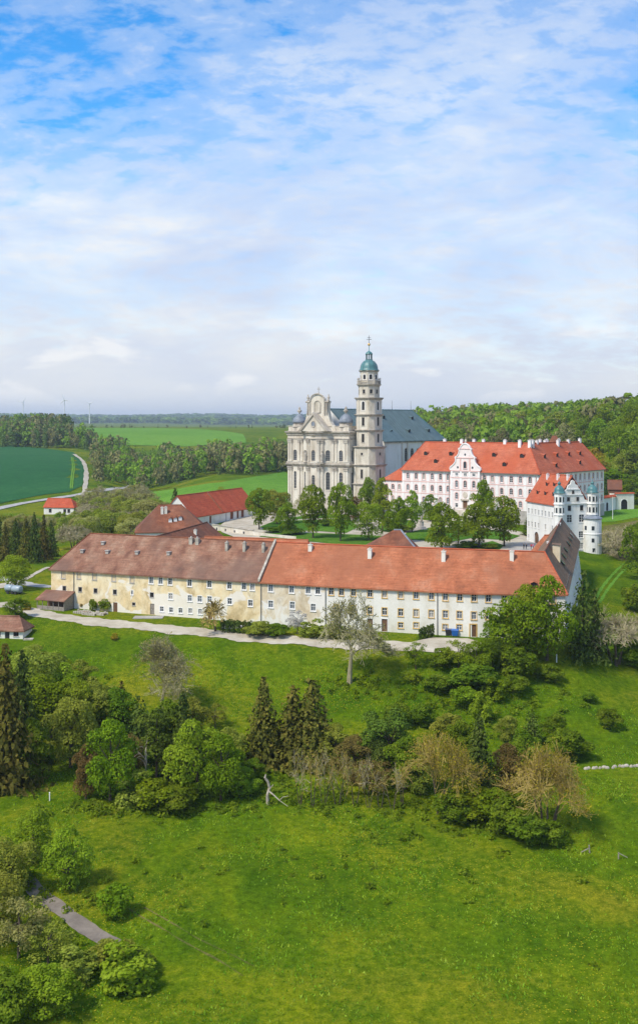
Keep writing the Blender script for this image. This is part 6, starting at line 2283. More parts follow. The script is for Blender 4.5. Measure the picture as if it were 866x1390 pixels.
T('bare_b', 868, 752, 50, 66, 'bare_tree', 'bare shrub tree on the bank under the lawn')
T('round_a_mid', 872, 786, 78, 66, 'deciduous_tree', 'dark green tree on the slope right of the round tower meadow')
T('bush_a_mid', 868, 830, 40, 50, 'bush', 'bush below the dark green slope tree', 'bush')
# bottom left corner
T('round_d_lime', 46, 1170, 74, 76, 'deciduous_tree', 'fresh yellow-green tree in the lower meadow beside the path')
T('round_b_lime', 93, 1206, 84, 78, 'deciduous_tree', 'full light green tree in the lower meadow beside the path')
T('bush_a', 156, 1244, 46, 48, 'bush', 'single round green bush on the lower meadow', 'bush')
T('round_a_olive', 14, 1215, 78, 78, 'deciduous_tree', 'olive tree on the far side of the asphalt path')
T('bush_c_lime', 24, 1196, 36, 48, 'bush', 'loose lime bush at the start of the path', 'bush')
T('loose_a_pale', 26, 1300, 92, 88, 'deciduous_tree', 'pale budding tree beside the asphalt path')
T('loose_a_olive', 66, 1312, 62, 76, 'deciduous_tree', 'loose olive shrub tree beside the asphalt path bend')
T('round_a_olive', -8, 1280, 92, 90, 'deciduous_tree', 'olive tree behind the pale budding tree by the path')
T('bush_c_olive', 100, 1330, 44, 74, 'bush', 'small olive bush close to the asphalt path', 'bush')
T('bush_c_olive', 158, 1312, 42, 72, 'bush', 'olive bush hiding the end of the asphalt path', 'bush')
T('bush_b_olive', 186, 1316, 26, 44, 'bush', 'low olive bush next to the end of the asphalt path', 'bush')
T('bush_c_lime', 172, 1340, 60, 100, 'bush', 'lime bush at the lower end of the path', 'bush')
T('round_d_lime', 60, 1380, 76, 104, 'deciduous_tree', 'lime green shrub tree lowest beside the path')
T('bush_b_mid', 0, 1390, 70, 90, 'bush', 'dark bush lowest in the path corner', 'bush')
# along the range
for k, x in enumerate((303, 310, 317, 324, 331.5, 339)):
    T('hedge_cone', x, 858.5 + k * .5, 21, 13, 'cypress', 'small dark clipped cypress in the row by the ochre wall', 'cypress', 'cypress row by the ochre wall')
for k, x in enumerate((571, 576, 581, 586)):
    T('hedge_cone', x, 868 - k * .8, 18 + k * 1.3, 11, 'cypress', 'small dark cypress in the row by the cream wall', 'cypress', 'cypress row by the cream wall')
T('fruit', 293, 857, 48, 46, 'fruit_tree', 'small bare fruit tree beside the cypress row')
for x, y, h_, w_, ky, lb in ((352, 863, 20, 40, 'bush_b_olive', 'olive hedge bush next to the cypress row'), (376, 864, 18, 34, 'bush_b_mid', 'green hedge bush by the peeling wall'), (404, 861, 36, 34, 'loose_a_white', 'white blossoming shrub by the peeling wall'),
                          (424, 864, 26, 46, 'bush_c_olive', 'loose olive shrub next to the blossoming shrub'), (452, 866, 20, 34, 'bush_b_olive', 'low olive shrub under the large bare tree'), (548, 858, 15, 10, 'bush_a', 'small climbing shrub at the cream wall door'),
                          (598, 860, 18, 14, 'bush_c_amber', 'small brown shrub next to the wheeled bins'), (344, 860, 12, 30, 'bush_b', 'dark clipped hedge by the last cypress')):
    T(ky, x, y, h_, w_, 'shrub', lb, 'shrub')
T('bush_a', 126, 829, 17, 12, 'shrub', 'upright green shrub beside the garden beds', 'shrub')
T('bush_a_mid', 144, 829, 18, 20, 'shrub', 'rounded green shrub beside the garden beds', 'shrub')
T('bush_c_amber', 156, 868, 10, 14, 'shrub', 'tiny brown shrub below the gravel path', 'shrub')
T('bush_b_russet', 113, 826, 8, 10, 'shrub', 'reddish little shrub at the garden beds', 'shrub')
# left side beside the range
T('round_c', 22, 800, 48, 56, 'deciduous_tree', 'pale olive rounded tree standing over the tank trailer')
PROTO_SWAP = None
T('round_d_mid', 22, 840, 30, 46, 'deciduous_tree', 'green tree behind the small cottage')
T('bush_c_amber', 36, 828, 14, 18, 'bush', 'brown bush beside the path start', 'bush')
for k, (x, y, h_, w_) in enumerate(((8, 762, 52, 30), (22, 762, 58, 32), (36, 764, 62, 34), (47, 764, 68, 34), (60, 760, 60, 32), (70, 756, 50, 28), (-8, 762, 50, 30))):
    T('spruce_c' if k % 2 else 'spruce_b', x, y, h_, w_, 'spruce_tree', 'dark spruce in the clump beyond the tank trailer', 'tree', 'dark spruce clump beyond the farm lane')
T('spruce_c', -4, 752, 66, 34, 'spruce_tree', 'lone bright edged spruce at the farm lane bend')
rr = random.Random(8)
GL = {'round_a_olive': 'full olive tree in the grove beyond the ochre building', 'round_d_olive': 'small-leaved olive tree in the grove beyond the ochre building', 'loose_a_pale': 'thin pale budding tree in the grove beyond the ochre building',
      'loose_a_olive': 'thin olive tree in the grove beyond the ochre building', 'round_a_pale': 'full pale yellowish tree in the grove beyond the ochre building', 'round_b_lime': 'tall lime green tree in the grove beyond the ochre building',
      'bare_b': 'bare grey tree in the grove beyond the ochre building', 'round_d_lime': 'rounded lime green tree in the grove beyond the ochre building'}
for k in range(62):
    x = rr.uniform(-10, 215)
    y = rr.uniform(704, 752) if x < 190 else rr.uniform(716, 730)
    if x < 80 and y > 735:
        y -= 26
    ky = rr.choice(['round_a_olive', 'round_d_olive', 'loose_a_pale', 'loose_a_olive', 'round_a_pale', 'round_a_pale', 'bare_b', 'round_a_olive', 'loose_a_pale', 'round_d_lime'])
    h_ = rr.uniform(34, 52)
    h_ = max(14, min(h_, y - (699 + rr.uniform(-3, 6) if x < 112 else 664 + rr.uniform(0, 14))))
    T(ky, x, y, h_, h_ * rr.uniform(.85, 1.15), 'deciduous_tree', GL[ky], 'tree', GL[ky].split(' tree')[0] + ' trees of the grove')
for k in range(22):
    x = rr.uniform(116, 205)
    T(rr.choice(['loose_a_pale', 'bare_b', 'loose_a_pale', 'bare_c']), x, rr.uniform(692, 706), rr.uniform(30, 42), rr.uniform(30, 42), 'deciduous_tree', 'bare grey-brown tree in the belt below the country road', 'tree', 'bare tree belt below the country road')
T('bush_a_spring', 178, 722, 20, 44, 'bush', 'bright green bush behind the brown roof ridge', 'bush')
T('round_d_mid', 200, 722, 22, 34, 'bush', 'deep green bush beside the hipped house', 'bush')
T('spruce_c', 238, 705, 42, 30, 'spruce_tree', 'dark spruce behind the red roofed barn')
# abbey court
for x, y, h_, w_, ky, lb in (
        (352, 719, 54, 32, 'column_b', 'court tree nearest the red roofed barn'), (391, 726, 44, 30, 'round_d_spring', 'round court tree in front of the church facade corner'),
        (425, 731, 70, 36, 'column_b', 'tall green court tree before the church door'), (462, 735, 76, 34, 'column_b', 'tall narrow court tree in front of the bell tower side'),
        (500, 734, 52, 36, 'round_a_lime', 'yellow-green round court tree below the bell tower'), (519, 722, 72, 32, 'column_a', 'tall pale lime poplar in front of the convent link'),
        (541, 736, 58, 30, 'column_b', 'dark green court tree next to the pale poplar'), (559, 723, 56, 28, 'column_a', 'slim pale poplar in front of the convent left part'),
        (599, 746, 64, 50, 'round_d_spring', 'biggest round court tree in front of the orange roof'), (655, 712, 58, 28, 'column_b', 'pointed green tree beside the convent entrance'),
        (650, 744, 60, 42, 'column_b', 'bushy green court tree below the pointed tree'), (684, 742, 66, 40, 'column_b', 'dense double topped court tree near the residence'),
        (622, 738, 42, 40, 'loose_a', 'loose green court tree between the two big round ones'), (500, 700, 50, 24, 'column_b_mid', 'dark pointed tree at the foot of the bell tower'),
        (480, 708, 34, 26, 'round_d_russet', 'purple-brown small tree at the church flank'), (376, 712, 46, 32, 'round_a_olive', 'olive tree at the far corner of the church facade'),
        (584, 708, 36, 24, 'round_b_mid', 'dark green tree close to the convent wall'), (414, 700, 34, 22, 'bare_c', 'bare pink-brown tree in front of the church steps'),
        (530, 722, 30, 24, 'round_d_spring', 'small round tree between poplar and dark green tree'), (718, 726, 32, 20, 'spruce_c', 'dark conifer at the corner of the white residence')):
    T(ky, x, y, h_ * 1.04, w_ * 1.3, 'court_tree', lb)
for x, y, h_, w_, lb in ((398, 726, 9, 34, 'low hedge under the facade corner tree'), (372, 723, 8, 30, 'low hedge beside the barn tree'), (446, 714, 10, 30, 'hedge in front of the church steps'), (548, 722, 10, 30, 'hedge beside the monument'), (632, 744, 9, 34, 'hedge near the parked cars'), (664, 745, 7, 26, 'hedge by the dense double topped tree'), (722, 728, 9, 30, 'hedge at the residence corner')):
    T('bush_b', x, y, h_, w_, 'hedge', lb, 'hedge')
# right, beyond the convent
T('round_b_amber', 806, 656, 48, 46, 'deciduous_tree', 'golden amber tree behind the corner of the convent')
T('spruce_c', 822, 678, 32, 30, 'spruce_tree', 'dark conifer in front of the small red roofed house')
T('round_b_mid', 858, 684, 40, 46, 'deciduous_tree', 'dark tree at the arched gate wall')
T('round_d_olive', 850, 652, 42, 46, 'deciduous_tree', 'olive tree above the arched gate')
T('bush_a_spring', 834, 656, 18, 40, 'bush', 'bright bush behind the small red roofed house', 'bush')

# ------------------------------------------------------------------ woods
def simple_tree(seed, n, size, kind):
    if kind == 'conifer':
        v, f = conifer_crown(seed, size=size, levels=11, per=8, cards=3, width=.24)
        return v, f
    v, f, cs, rs = lobes_crown(seed, n, 16, size, lobe_r=(.14, .24), z0=.12, zr=.43, rad=.40)
    return v, f


def wood(name, label, pts, protos, mats, seed):
    """one mass of trees: pts (x, y, height, width, proto, material)"""
    rng = np.random.default_rng(seed)
    V, Fs, Ms = [], [], []
    off = 0
    for (x, y, h_, w_, p, mi) in pts:
        v, f = protos[p]
        a = rng.uniform(0, 6.28)
        c, s = math.cos(a), math.sin(a)
        q = np.column_stack([(v[:, 0] * c - v[:, 1] * s) * w_ + x, (v[:, 0] * s + v[:, 1] * c) * w_ + y, v[:, 2] * h_ + tz(x, y) - .3])
        V.append(q); Fs.append(f + off); Ms.append(np.full(len(f), mi)); off += len(v)
    me = np_mesh(name, np.concatenate(V), np.concatenate(Fs), None, mats=mats, mi=np.concatenate(Ms))
    o = link(name, me)
    return tag(o, label, 'wood', None, 'stuff')


SP = [simple_tree(61, 330, .075, 'r'), simple_tree(62, 330, .075, 'r'), simple_tree(63, 360, .07, 'r'), simple_tree(64, 0, .045, 'conifer'), simple_tree(65, 0, .05, 'conifer')]
rng = np.random.default_rng(77)


def scatter(n, fn, rngY, rngpx):
    out = []
    while len(out) < n:
        Y = math.sqrt(rng.uniform(rngY[0] ** 2, rngY[1] ** 2)); px = rng.uniform(*rngpx)
        if fn(px, Y):
            out.append(((px - CX) / F * Y, Y, px))
    return out


# dark mixed wood in the valley and on the left hill
def in_valley(px, Y):
    if px < 128:
        return (1110 + (px / 128) * -40 < Y < 1330 + 60 * math.sin(px * .07)) and (px < 95 or Y < 1165)
    if px < 200 and 960 <= Y < 1165 - (px - 90) * 1.75:
        return True
    edge = 735 + 30 * math.sin(px * .05) + 22 * math.sin(px * .31) - (70 if px < 200 else 0) + (0 if px < 330 else (px - 330) * .5)
    return edge < Y < 965


pts = []
for x, y, px in scatter(1050, in_valley, (660, 1400), (-60, 410)):
    con = rng.random() < (.5 if px < 250 else .16)
    h_ = rng.uniform(11, 21) * (1 + (.25 * math.cos((px - 58) / 45) if px < 128 else .12 * math.sin(px * .09))); w_ = h_ * rng.uniform(.42, .70)
    front = y < 800
    mi = 0 if con else (int(rng.choice([0, 1, 1, 2])) if not front and px < 260 else int(rng.choice([1, 1, 2, 2])))
    pts.append((x, y, h_, w_, int(rng.integers(3, 5)) if con else int(rng.integers(0, 3)), mi))
wood('valley_wood', 'dark mixed wood filling the valley beyond the fields', pts, SP, [L_dforest, L_bforest, L_forest], 1)
# trees on the crest of the hill and along the bright upland field
pts = []
for px in np.arange(-30, 92, 2.1):
    for Y in (1340, 1400):
        Yj = Y + rng.uniform(-30, 30)
        h_ = rng.uniform(10, 19) * (1 + .25 * math.cos((px - 58) / 45))
        pts.append(((px + rng.uniform(-1, 1) - CX) / F * Yj, Yj, h_, h_ * rng.uniform(.5, .7), int(rng.integers(0, 5)), int(rng.choice([0, 0, 1]))))
for px in np.arange(95, 400, 2.4):
    Yj = 1960 + rng.uniform(-60, 60)
    if rng.random() < .28:
        h_ = rng.uniform(4, 8)
        pts.append(((px - CX) / F * Yj, Yj, h_, h_ * rng.uniform(.6, 1.0), int(rng.integers(0, 5)), int(rng.choice([0, 1]))))
wood('crest_wood', 'dark belt of trees along the crest of the hill', pts, SP, [L_dforest, L_bforest, L_forest], 2)
# far wooded hills: a ragged skin of crowns on the distant ridges
pts = []
for x, y, px in scatter(3200, lambda px, Y: True, (5200, 9600), (-80, 1000)):
    h_ = rng.uniform(22, 34)
    pts.append((x, y, h_, h_ * rng.uniform(1.6, 2.6), int(rng.integers(0, 3)), int(rng.choice([0, 0, 1]))))
SPF = [simple_tree(71 + k, 64, .2, 'r') for k in range(3)]
wood('distant_wood', 'blue hazy woods on the far ridge', pts, SPF, [L_dforest, L_forest], 3)


# wooded hillside behind the convent: front trees one by one, the rest as a mass
crown_proto('forest_a', L_forest, 81, 2600, 30, .026, z0=.16, zr=.40, rad=.40, lobe_r=(.10, .19))
crown_proto('forest_b', L_forest, 82, 2600, 36, .025, shape='egg', z0=.16, zr=.40, rad=.42, lobe_r=(.09, .17))
for src in ('forest_a', 'forest_b'):
    for nm, mt in (('lime', L_spring), ('brown', L_bforest), ('olive', L_olive), ('dark', L_mid)):
        recolour(src + '_' + nm, src, mt)


def hill_zone(px, Y):
    near = 500 if px > 820 else (560 if px > 740 else 620 + max(0, 700 - px) * .6)
    return Y > near and Y < 1150


taken = []
front = scatter(170, lambda px, Y: hill_zone(px, Y) and Y < (700 if px > 800 else 860), (500, 860), (572, 905))
for x, y, px in front:
    if any((x - a) ** 2 + (y - b) ** 2 < 36 for a, b in taken):
        continue
    taken.append((x, y))
    h_ = rng.uniform(17, 25)
    if px > 790:
        ky = rng.choice(['forest_a_lime', 'forest_b_lime', 'forest_a', 'forest_b_lime', 'forest_a_dark'])
        lb, grp = 'bright green broadleaf tree on the steep wooded hillside right behind the convent', 'bright trees on the steep hillside'
    else:
        ky = rng.choice(['forest_a', 'forest_b', 'forest_a_brown', 'forest_b_olive', 'forest_b_brown', 'forest_a_olive', 'forest_b_dark'])
        lb, grp = 'green or budding brown tree on the wooded slope above the convent roof', 'trees on the slope above the convent roof'
    s = F / y
    plant(str(ky), px, 0, h_ * s, h_ * rng.uniform(.62, .9) * s, 'forest_tree', lb, 'tree', grp, Y=y)
pts = []
for x, y, px in scatter(620, lambda px, Y: hill_zone(px, Y) and Y > 640, (620, 1250), (560, 960)):
    h_ = rng.uniform(17, 25)
    pts.append((x, y, h_, h_ * rng.uniform(.6, .85), int(rng.integers(0, 3)) if rng.random() < .88 else 3, int(rng.choice([0, 0, 1, 2]))))
wood('hillside_wood', 'mixed green wood covering the hilltop behind the convent', pts, SP, [L_forest, L_bforest, L_spring], 4)


# ------------------------------------------------------------------ meadow growth
def tufts():
    rg = np.random.default_rng(9)
    n = 90000
    Y = np.sqrt(rg.uniform(92 ** 2, 206 ** 2, n)); X = rg.uniform(-.33, .33, n) * Y
    # clumps
    dens = np.sin(X * .31 + 1.7 * np.sin(Y * .11)) * np.sin(Y * .27 + 1.1 * np.sin(X * .17)) + rg.normal(0, .55, n)
    path = np.array(gl([(36, 1196), (70, 1226), (105, 1252), (135, 1272), (190, 1302), (260, 1345)]))
    ok = dens > .35
    for a, b in zip(path[:-1], path[1:]):
        d = b - a
        t = np.clip(((X - a[0]) * d[0] + (Y - a[1]) * d[1]) / (d @ d), 0, 1)
        ok &= np.hypot(X - a[0] - t * d[0], Y - a[1] - t * d[1]) > 1.6
    # keep the gravel path and the yard clear
    px = CX + F * X / Y
    front = np.interp(px, [0, 70, 353, 440, 640, 866], [226, 224, 204, 200, 191, 191])
    ok &= Y < front - 2
    X, Y = X[ok], Y[ok]
    n = len(X)
    Z = terr(X, Y)
    h = rg.gamma(3.0, .05, n) + .05
    a = rg.uniform(0, 6.28, n)
    w = rg.uniform(.06, .16, n)
    dx, dy = np.cos(a) * w, np.sin(a) * w
    lx, ly = rg.normal(0, .12, n), rg.normal(0, .12, n)
    v = np.stack([np.column_stack([X - dx, Y - dy, Z - .03]), np.column_stack([X + dx, Y + dy, Z - .03]), np.column_stack([X + lx, Y + ly, Z + h])], 1).reshape(-1, 3)
    f = np.arange(3 * n).reshape(n, 3)
    me = np_mesh('grass', v, f, L_grass)
    tag(link('grass', me), 'green meadow grass with scattered taller blades', 'grass', None, 'stuff')


tufts()
# rough herbs and nettles round the thickets and over the bank
SPB = []
for k in range(3):
    v_, f_, _c, _r = lobes_crown(91 + k, 70, 7, .11, z0=.0, zr=.4, rad=.38, lobe_r=(.2, .34))
    SPB.append((v_, f_))
pts = []
for cxp, cyp, sx, sy, n in ((200, 1098, 130, 12, 170), (120, 1000, 110, 60, 120), (360, 1075, 50, 30, 90), (470, 1085, 90, 24, 120), (650, 1105, 120, 40, 170), (620, 950, 110, 45, 170), (720, 960, 90, 60, 70), (60, 1230, 70, 60, 70), (480, 930, 60, 18, 60), (433, 1180, 330, 90, 60)):
    for _ in range(n):
        q = G(min(max(rng.normal(cxp, sx * .5), -20), 886), min(max(rng.normal(cyp, sy * .5), 900), 1380))
        h_ = rng.uniform(.35, 1.1)
        pts.append((q.x, q.y, h_ + .3, h_ * rng.uniform(1.0, 1.9), int(rng.integers(0, 3)), int(rng.choice([0, 0, 1, 2]))))
o = wood('weeds', 'rough green herbs and nettles along thickets and bank', pts, SPB, [L_mid, L_spring, L_lime], 6)
o['category'] = 'weeds'


# ------------------------------------------------------------------ small things
def cottage():
    g = G(16, 867)
    d = math.radians(-8)
    r, ws, roof, fin, pl = gabled_house('cottage', 'tiny cream cottage with brown tile roof below the farm lane', (g.x - 4.2, g.y + .6), 6.6, 4.6, d, g.z - .6, g.z + 2.0, g.z + 4.0, M_cream, M_roof_brown, 0, 1.6, .4)
    for u in (1.5, 5.2):
        ws['front'].window(r, u, g.z + .5, 1.0, 1.1, 'small')
    ws['front'].door(r, 3.4, g.z - .05, .95, 1.9, M_iron)
    fin()
    m = MB(); p = ws['front']
    m.box(g.x + 2.6, g.x + 4.4, g.y - 1, g.y + 1.5, g.z - .3, g.z + .12)
    part('step', m, M_rubble, r)


cottage()


def tank_trailer():
    g = G(19, 806)
    r = thing('tank_trailer', 'pale blue-grey tank trailer parked on grass by the farm lane', 'trailer', tuple(g), rz=math.radians(-28))
    for x, L_, rad, z in ((-1.3, 1.1, .85, 1.35), (1.15, 1.3, .9, 1.25)):
        m = MB()
        n = 14
        prof = [(-L_, .0), (-L_, rad * .8), (-L_ * .85, rad), (L_ * .85, rad), (L_, rad * .8), (L_, 0)]
        V, Fq = [], []
        for xx, rr_ in prof:
            for k in range(n):
                a = 2 * math.pi * k / n
                V.append((x + xx, math.cos(a) * max(rr_, .01), z + math.sin(a) * max(rr_, .01)))
        for i in range(len(prof) - 1):
            for k in range(n):
                Fq.append((i * n + k, i * n + (k + 1) % n, (i + 1) * n + (k + 1) % n, (i + 1) * n + k))
        m.add(V, Fq)
        link('tank', m.mesh('tank', MATS['trailer_paint'], True), r)
    m = MB(); m.box(-2.4, 2.6, -.5, .5, .42, .55); m.box(2.6, 3.6, -.08, .08, .42, .52); link('chassis', m.mesh('chassis', M_iron), r)
    for sx in (-1.2, .2, 1.3):
        for sy in (-.75, .75):
            m = MB()
            for k in range(12):
                a0, a1 = 6.283 * k / 12, 6.283 * (k + 1) / 12
                c0, s0, c1, s1 = .4 * math.cos(a0), .4 * math.sin(a0), .4 * math.cos(a1), .4 * math.sin(a1)
                m.quad((sx + c0, sy - .12, .4 + s0), (sx + c1, sy - .12, .4 + s1), (sx + c1, sy + .12, .4 + s1), (sx + c0, sy + .12, .4 + s0))
                m.poly([(sx, sy - .12, .4), (sx + c1, sy - .12, .4 + s1), (sx + c0, sy - .12, .4 + s0)]); m.poly([(sx, sy + .12, .4), (sx + c0, sy + .12, .4 + s0), (sx + c1, sy + .12, .4 + s1)])
            link('wheel', m.mesh('wheel', M_iron), r)
    for o in list(r.children):
        o.scale = (.95, .95, .95)


flat('trailer_paint', (0.30, 0.36, 0.40), 0.4, spec=.5)
tank_trailer()


def lean_shed():
    g = G(81, 829)
    w = Wall(A0, A1, 0, 9)
    u0, u1 = w.hit(65, 825)[0], w.hit(101, 828)[0]
    dp = 3.6
    P = lambda u, o, z: w.pt(u, z, o)
    c = P((u0 + u1) / 2, dp / 2, g.z)
    r = thing('lean_to_shed', 'small open wooden lean-to with brown roof against the ochre wall end', 'shed', (c.x, c.y, tz(c.x, c.y)))
    z0 = tz(c.x, c.y) - .3
    m = MB(); slab(m, [P(u0 - .3, dp + .4, z0 + 2.4), P(u1 + .3, dp + .4, z0 + 2.4), P(u1 + .3, .03, z0 + 4.0), P(u0 - .3, .03, z0 + 4.0)], .15); part('roof', m, M_roof_brown, r)
    for k in range(6):
        u = u0 + (u1 - u0) * k / 5
        m = MB(); m.tube(P(u, dp, z0), P(u, dp, z0 + 2.4), .09, .09, 5); part('post', m, M_greywood, r)
    m = MB()
    for a, b in ((0, 1), (1, 2), (2, 3), (3, 4), (4, 5)):
        ua, ub = u0 + (u1 - u0) * a / 5 + .1, u0 + (u1 - u0) * b / 5 - .1
        m.hexa([P(ua, dp + .03, z0), P(ub, dp + .03, z0), P(ub, dp - .05, z0), P(ua, dp - .05, z0), P(ua, dp + .03, z0 + 1.1), P(ub, dp + .03, z0 + 1.1), P(ub, dp - .05, z0 + 1.1), P(ua, dp - .05, z0 + 1.1)])
    part('railing_board', m, M_greywood, r)
    m = MB(); m.poly([P(u1, dp, z0), P(u1, .05, z0), P(u1, .05, z0 + 3.9), P(u1, dp, z0 + 2.4)]); part('side_wall', m, M_greywood, r)
    m = MB(); m.quad(P(u0, .12, z0), P(u1, .12, z0), P(u1, .12, z0 + 3.6), P(u0, .12, z0 + 3.6)); part('back_wall', m, M_wood, r)


lean_shed()
# garden beds of rough stone beside the shed
rr = random.Random(3)
for k, (px, py, w_, d_) in enumerate(((112, 832, 3.4, 1.6), (124, 834, 3.2, 1.8), (136, 834, 3.0, 1.6))):
    g = G(px, py)
    r = thing('garden_bed', 'stone-edged garden bed by the ochre wall', 'garden bed', tuple(g), 'garden beds by the ochre wall', math.radians(-22))
    m = MB(); m.box(-w_ / 2 + .2, w_ / 2 - .2, -d_ / 2 + .2, d_ / 2 - .2, -.2, .28); link('soil', m.mesh('soil', M_earth), r)
    for s in (-1, 1):
        n = 7
        for q in range(n):
            m = MB()
            x = -w_ / 2 + w_ * (q + .5) / n
            h_ = rr.uniform(.3, .55)
            m.hexa([(x - .2, s * d_ / 2 - .2, -.2), (x + .22, s * d_ / 2 - .18, -.2), (x + .2, s * d_ / 2 + .2, -.2), (x - .22, s * d_ / 2 + .17, -.2), (x - .16, s * d_ / 2 - .15, h_), (x + .18, s * d_ / 2 - .14, h_ - .06), (x + .15, s * d_ / 2 + .15, h_), (x - .17, s * d_ / 2 + .13, h_ + .04)])
            link('edging_stone', m.mesh('edging_stone', M_rubble), r)
for px, py in ((202, 838), (322, 851)):
    g = G(px, py)
    m = MB()
    for k in range(3):
        m.box(g.x - 3 + k * 2.05, g.x - 1 + k * 2.05, g.y - 1.6, g.y + 1.3, g.z - .2, g.z + .1 + .02 * k)
    solo('stone_landing', m, M_paving, 'flat stone landing in front of the %s ochre wall door' % ('grey' if px < 300 else 'brown'), 'landing', tuple(g))


def bin_(px, py, col, lab):
    g = G(px, py)
    r = thing('wheeled_bin', lab, 'bin', tuple(g), rz=math.radians(-14))
    m = MB(); m.hexa([(-.5, -.42, .12), (.5, -.42, .12), (.5, .42, .12), (-.5, .42, .12), (-.65, -.55, 1.15), (.65, -.55, 1.15), (.65, .55, 1.15), (-.65, .55, 1.15)]); link('body', m.mesh('body', M_iron if 'black' in lab else col), r)
    m = MB(); m.hexa([(-.7, -.6, 1.15), (.7, -.6, 1.15), (.7, .6, 1.15), (-.7, .6, 1.15), (-.62, -.45, 1.35), (.62, -.45, 1.35), (.62, .55, 1.4), (-.62, .55, 1.4)]); link('lid', m.mesh('lid', col), r)
    for sx in (-.5, .5):
        for sy in (-.4, .4):
            m = MB(); m.tube((sx - .04, sy, .1), (sx + .04, sy, .1), .1, .1, 8, cap=True); link('wheel', m.mesh('wheel', M_iron), r)


M_blue = flat('blue_plastic', (0.02, 0.12, 0.40), 0.45)
M_dblue = flat('dark_blue_plastic', (0.03, 0.06, 0.14), 0.45)
bin_(609, 862.5, M_dblue, 'black wheeled bin beside the blue bin by the cream wall')
bin_(617.5, 863.5, M_blue, 'bright blue wheeled bin by the cream wall')


# monument in the court, flag poles, gate wall, small houses
g = G(572, 719)
r = thing('monument', 'grey stone court monument column with figure', 'monument', tuple(g))
m = MB(); m.lathe(g, [(1.9, -.2), (1.9, .5), (1.4, .55), (1.4, 1.0), (.75, 1.05), (.7, 2.6), (.9, 2.8)], 8); part('pedestal', m, M_plinth, r)
m = MB(); m.lathe(g + Vector((0, 0, 2.8)), [(.32, 0), (.4, .6), (.3, 1.2), (.42, 1.7), (.15, 2.0), (.2, 2.25), (.05, 2.5)], 8); part('figure', m, M_stone2, r, smooth=True)
for px, py in ((813.5, 709), (831, 705)):
    g = G(px, py)
    h_ = (709 - 668) * g.y / F * (.8 if px < 820 else .75)
    r = thing('flagpole', 'slim white flagpole on the lawn %s' % ('next to the round tower' if px < 820 else 'in front of the gate wall'), 'flagpole', tuple(g))
    m = MB(); m.tube(g, g + Vector((0, 0, h_)), .11, .07, 6); part('pole', m, M_trim, r)
    m = MB(); m.lathe(g + Vector((0, 0, h_)), [(.05, 0), (.14, .12), (.05, .25)], 6); part('knob', m, M_gold, r)


def gate_wall():
    a, b = G(815, 695), G(835, 692)
    b2 = Vector((a.x + (b.x - a.x) * 1.0, b.y, 0))
    w = Wall(a, b, a.z - 1, a.z + 5.2)
    c = (a + b) / 2
    r = thing('garden_wall', 'white garden wall with red tile coping and small arched door', 'wall', (c.x, c.y, a.z))
    u = w.hit(823.5, 688)[0]
    w.window(r, u, a.z + .2, 1.6, 3.4, 'arch', name='doorway')
    m = MB(); w.build(m); Wall(b, b + Vector((.3, .6, 0)), a.z - 1, a.z + 5.2).build(m)
    part('wall', m, M_white, r)
    m = MB()
    P = w.pt
    m.hexa([P(-.2, a.z + 5.2, .45), P(w.L, a.z + 5.4, .45), P(w.L, a.z + 5.4, -.8), P(-.2, a.z + 5.2, -.8), P(-.2, a.z + 5.5, .45), P(w.L, a.z + 5.7, .45), P(w.L, a.z + 6.5, -.3), P(-.2, a.z + 6.3, -.3)])
    part('tile_coping', m, M_roof_barn, r)
    # cream gate with the big arch
    p, q = G(836, 692), G(858, 690)
    w = Wall(p, Vector((q.x, p.y + 2, 0)), p.z - 1, p.z + 6.4)
    c = (p + q) / 2
    r = thing('gatehouse', 'cream gate building with one large dark arch at the garden wall end', 'gate', (c.x, c.y, p.z))
    u = w.hit(846.7, 684)[0]
    w.window(r, u, p.z - .1, 2.9, 4.3, 'arch', name='archway')
    m = MB(); w.build(m, .6); Wall(w.pt(0, 0, -6), w.pt(0, 0, 0), p.z - 1, p.z + 6.4).build(m); part('wall', m, M_cream, r)
    m = MB(); P = w.pt
    m.hexa([P(-.3, p.z + 6.4, .3), P(w.L + .3, p.z + 6.4, .3), P(w.L + .3, p.z + 6.4, -1.4), P(-.3, p.z + 6.4, -1.4), P(-.3, p.z + 6.6, .3), P(w.L + .3, p.z + 6.6, .3), P(w.L + .3, p.z + 6.9, -.6), P(-.3, p.z + 6.9, -.6)])
    part('roof', m, M_roof_barn, r)


gate_wall()
g = W(825, 668, 452)
r, ws, roof, fin, pl = gabled_house('small_house', 'small house with dark timber gable and red tile roof behind the gate wall', (g.x, g.y), 5.2, 6.5, math.radians(-14), 5.5, 14.3, 17.6, M_wood, M_roof_rust)
ws['front'].window(r, 2.5, 11, 1.1, 1.3, 'small'); ws['right'].window(r, 3, 11, 1.0, 1.3, 'small'); fin()
g = W(745, 601, 520)
r, ws, roof, fin, pl = gabled_house('distant_house', 'dark red roof of a house above the convent chimneys', (g.x, g.y), 5, 5, math.radians(-10), 8, g.z + .0, g.z + 3.2, M_wood, M_roof_rust, 1.5, 1.5)
ws['front'].window(r, 2, g.z - 2, 1, 1.2, 'small'); fin()
# chapel-like white house in the fields
g = G(79, 698)
r, ws, roof, fin, pl = gabled_house('field_house', 'small white house with red roof beside the country road', (g.x - 6.5, g.y), 15, 9.5, math.radians(-12), g.z - 1, g.z + 3.6, g.z + 7.2, M_white, M_roof_barn, 0, 3.5)
for u in (3.2, 10.5, 12.5):
    ws['front'].window(r, u, g.z + .9, 1.3, 1.6, 'small')
ws['right'].window(r, 3, g.z + .9, 1.2, 1.6, 'small'); ws['right'].window(r, 6, g.z + .9, 1.2, 1.6, 'small')
fin()
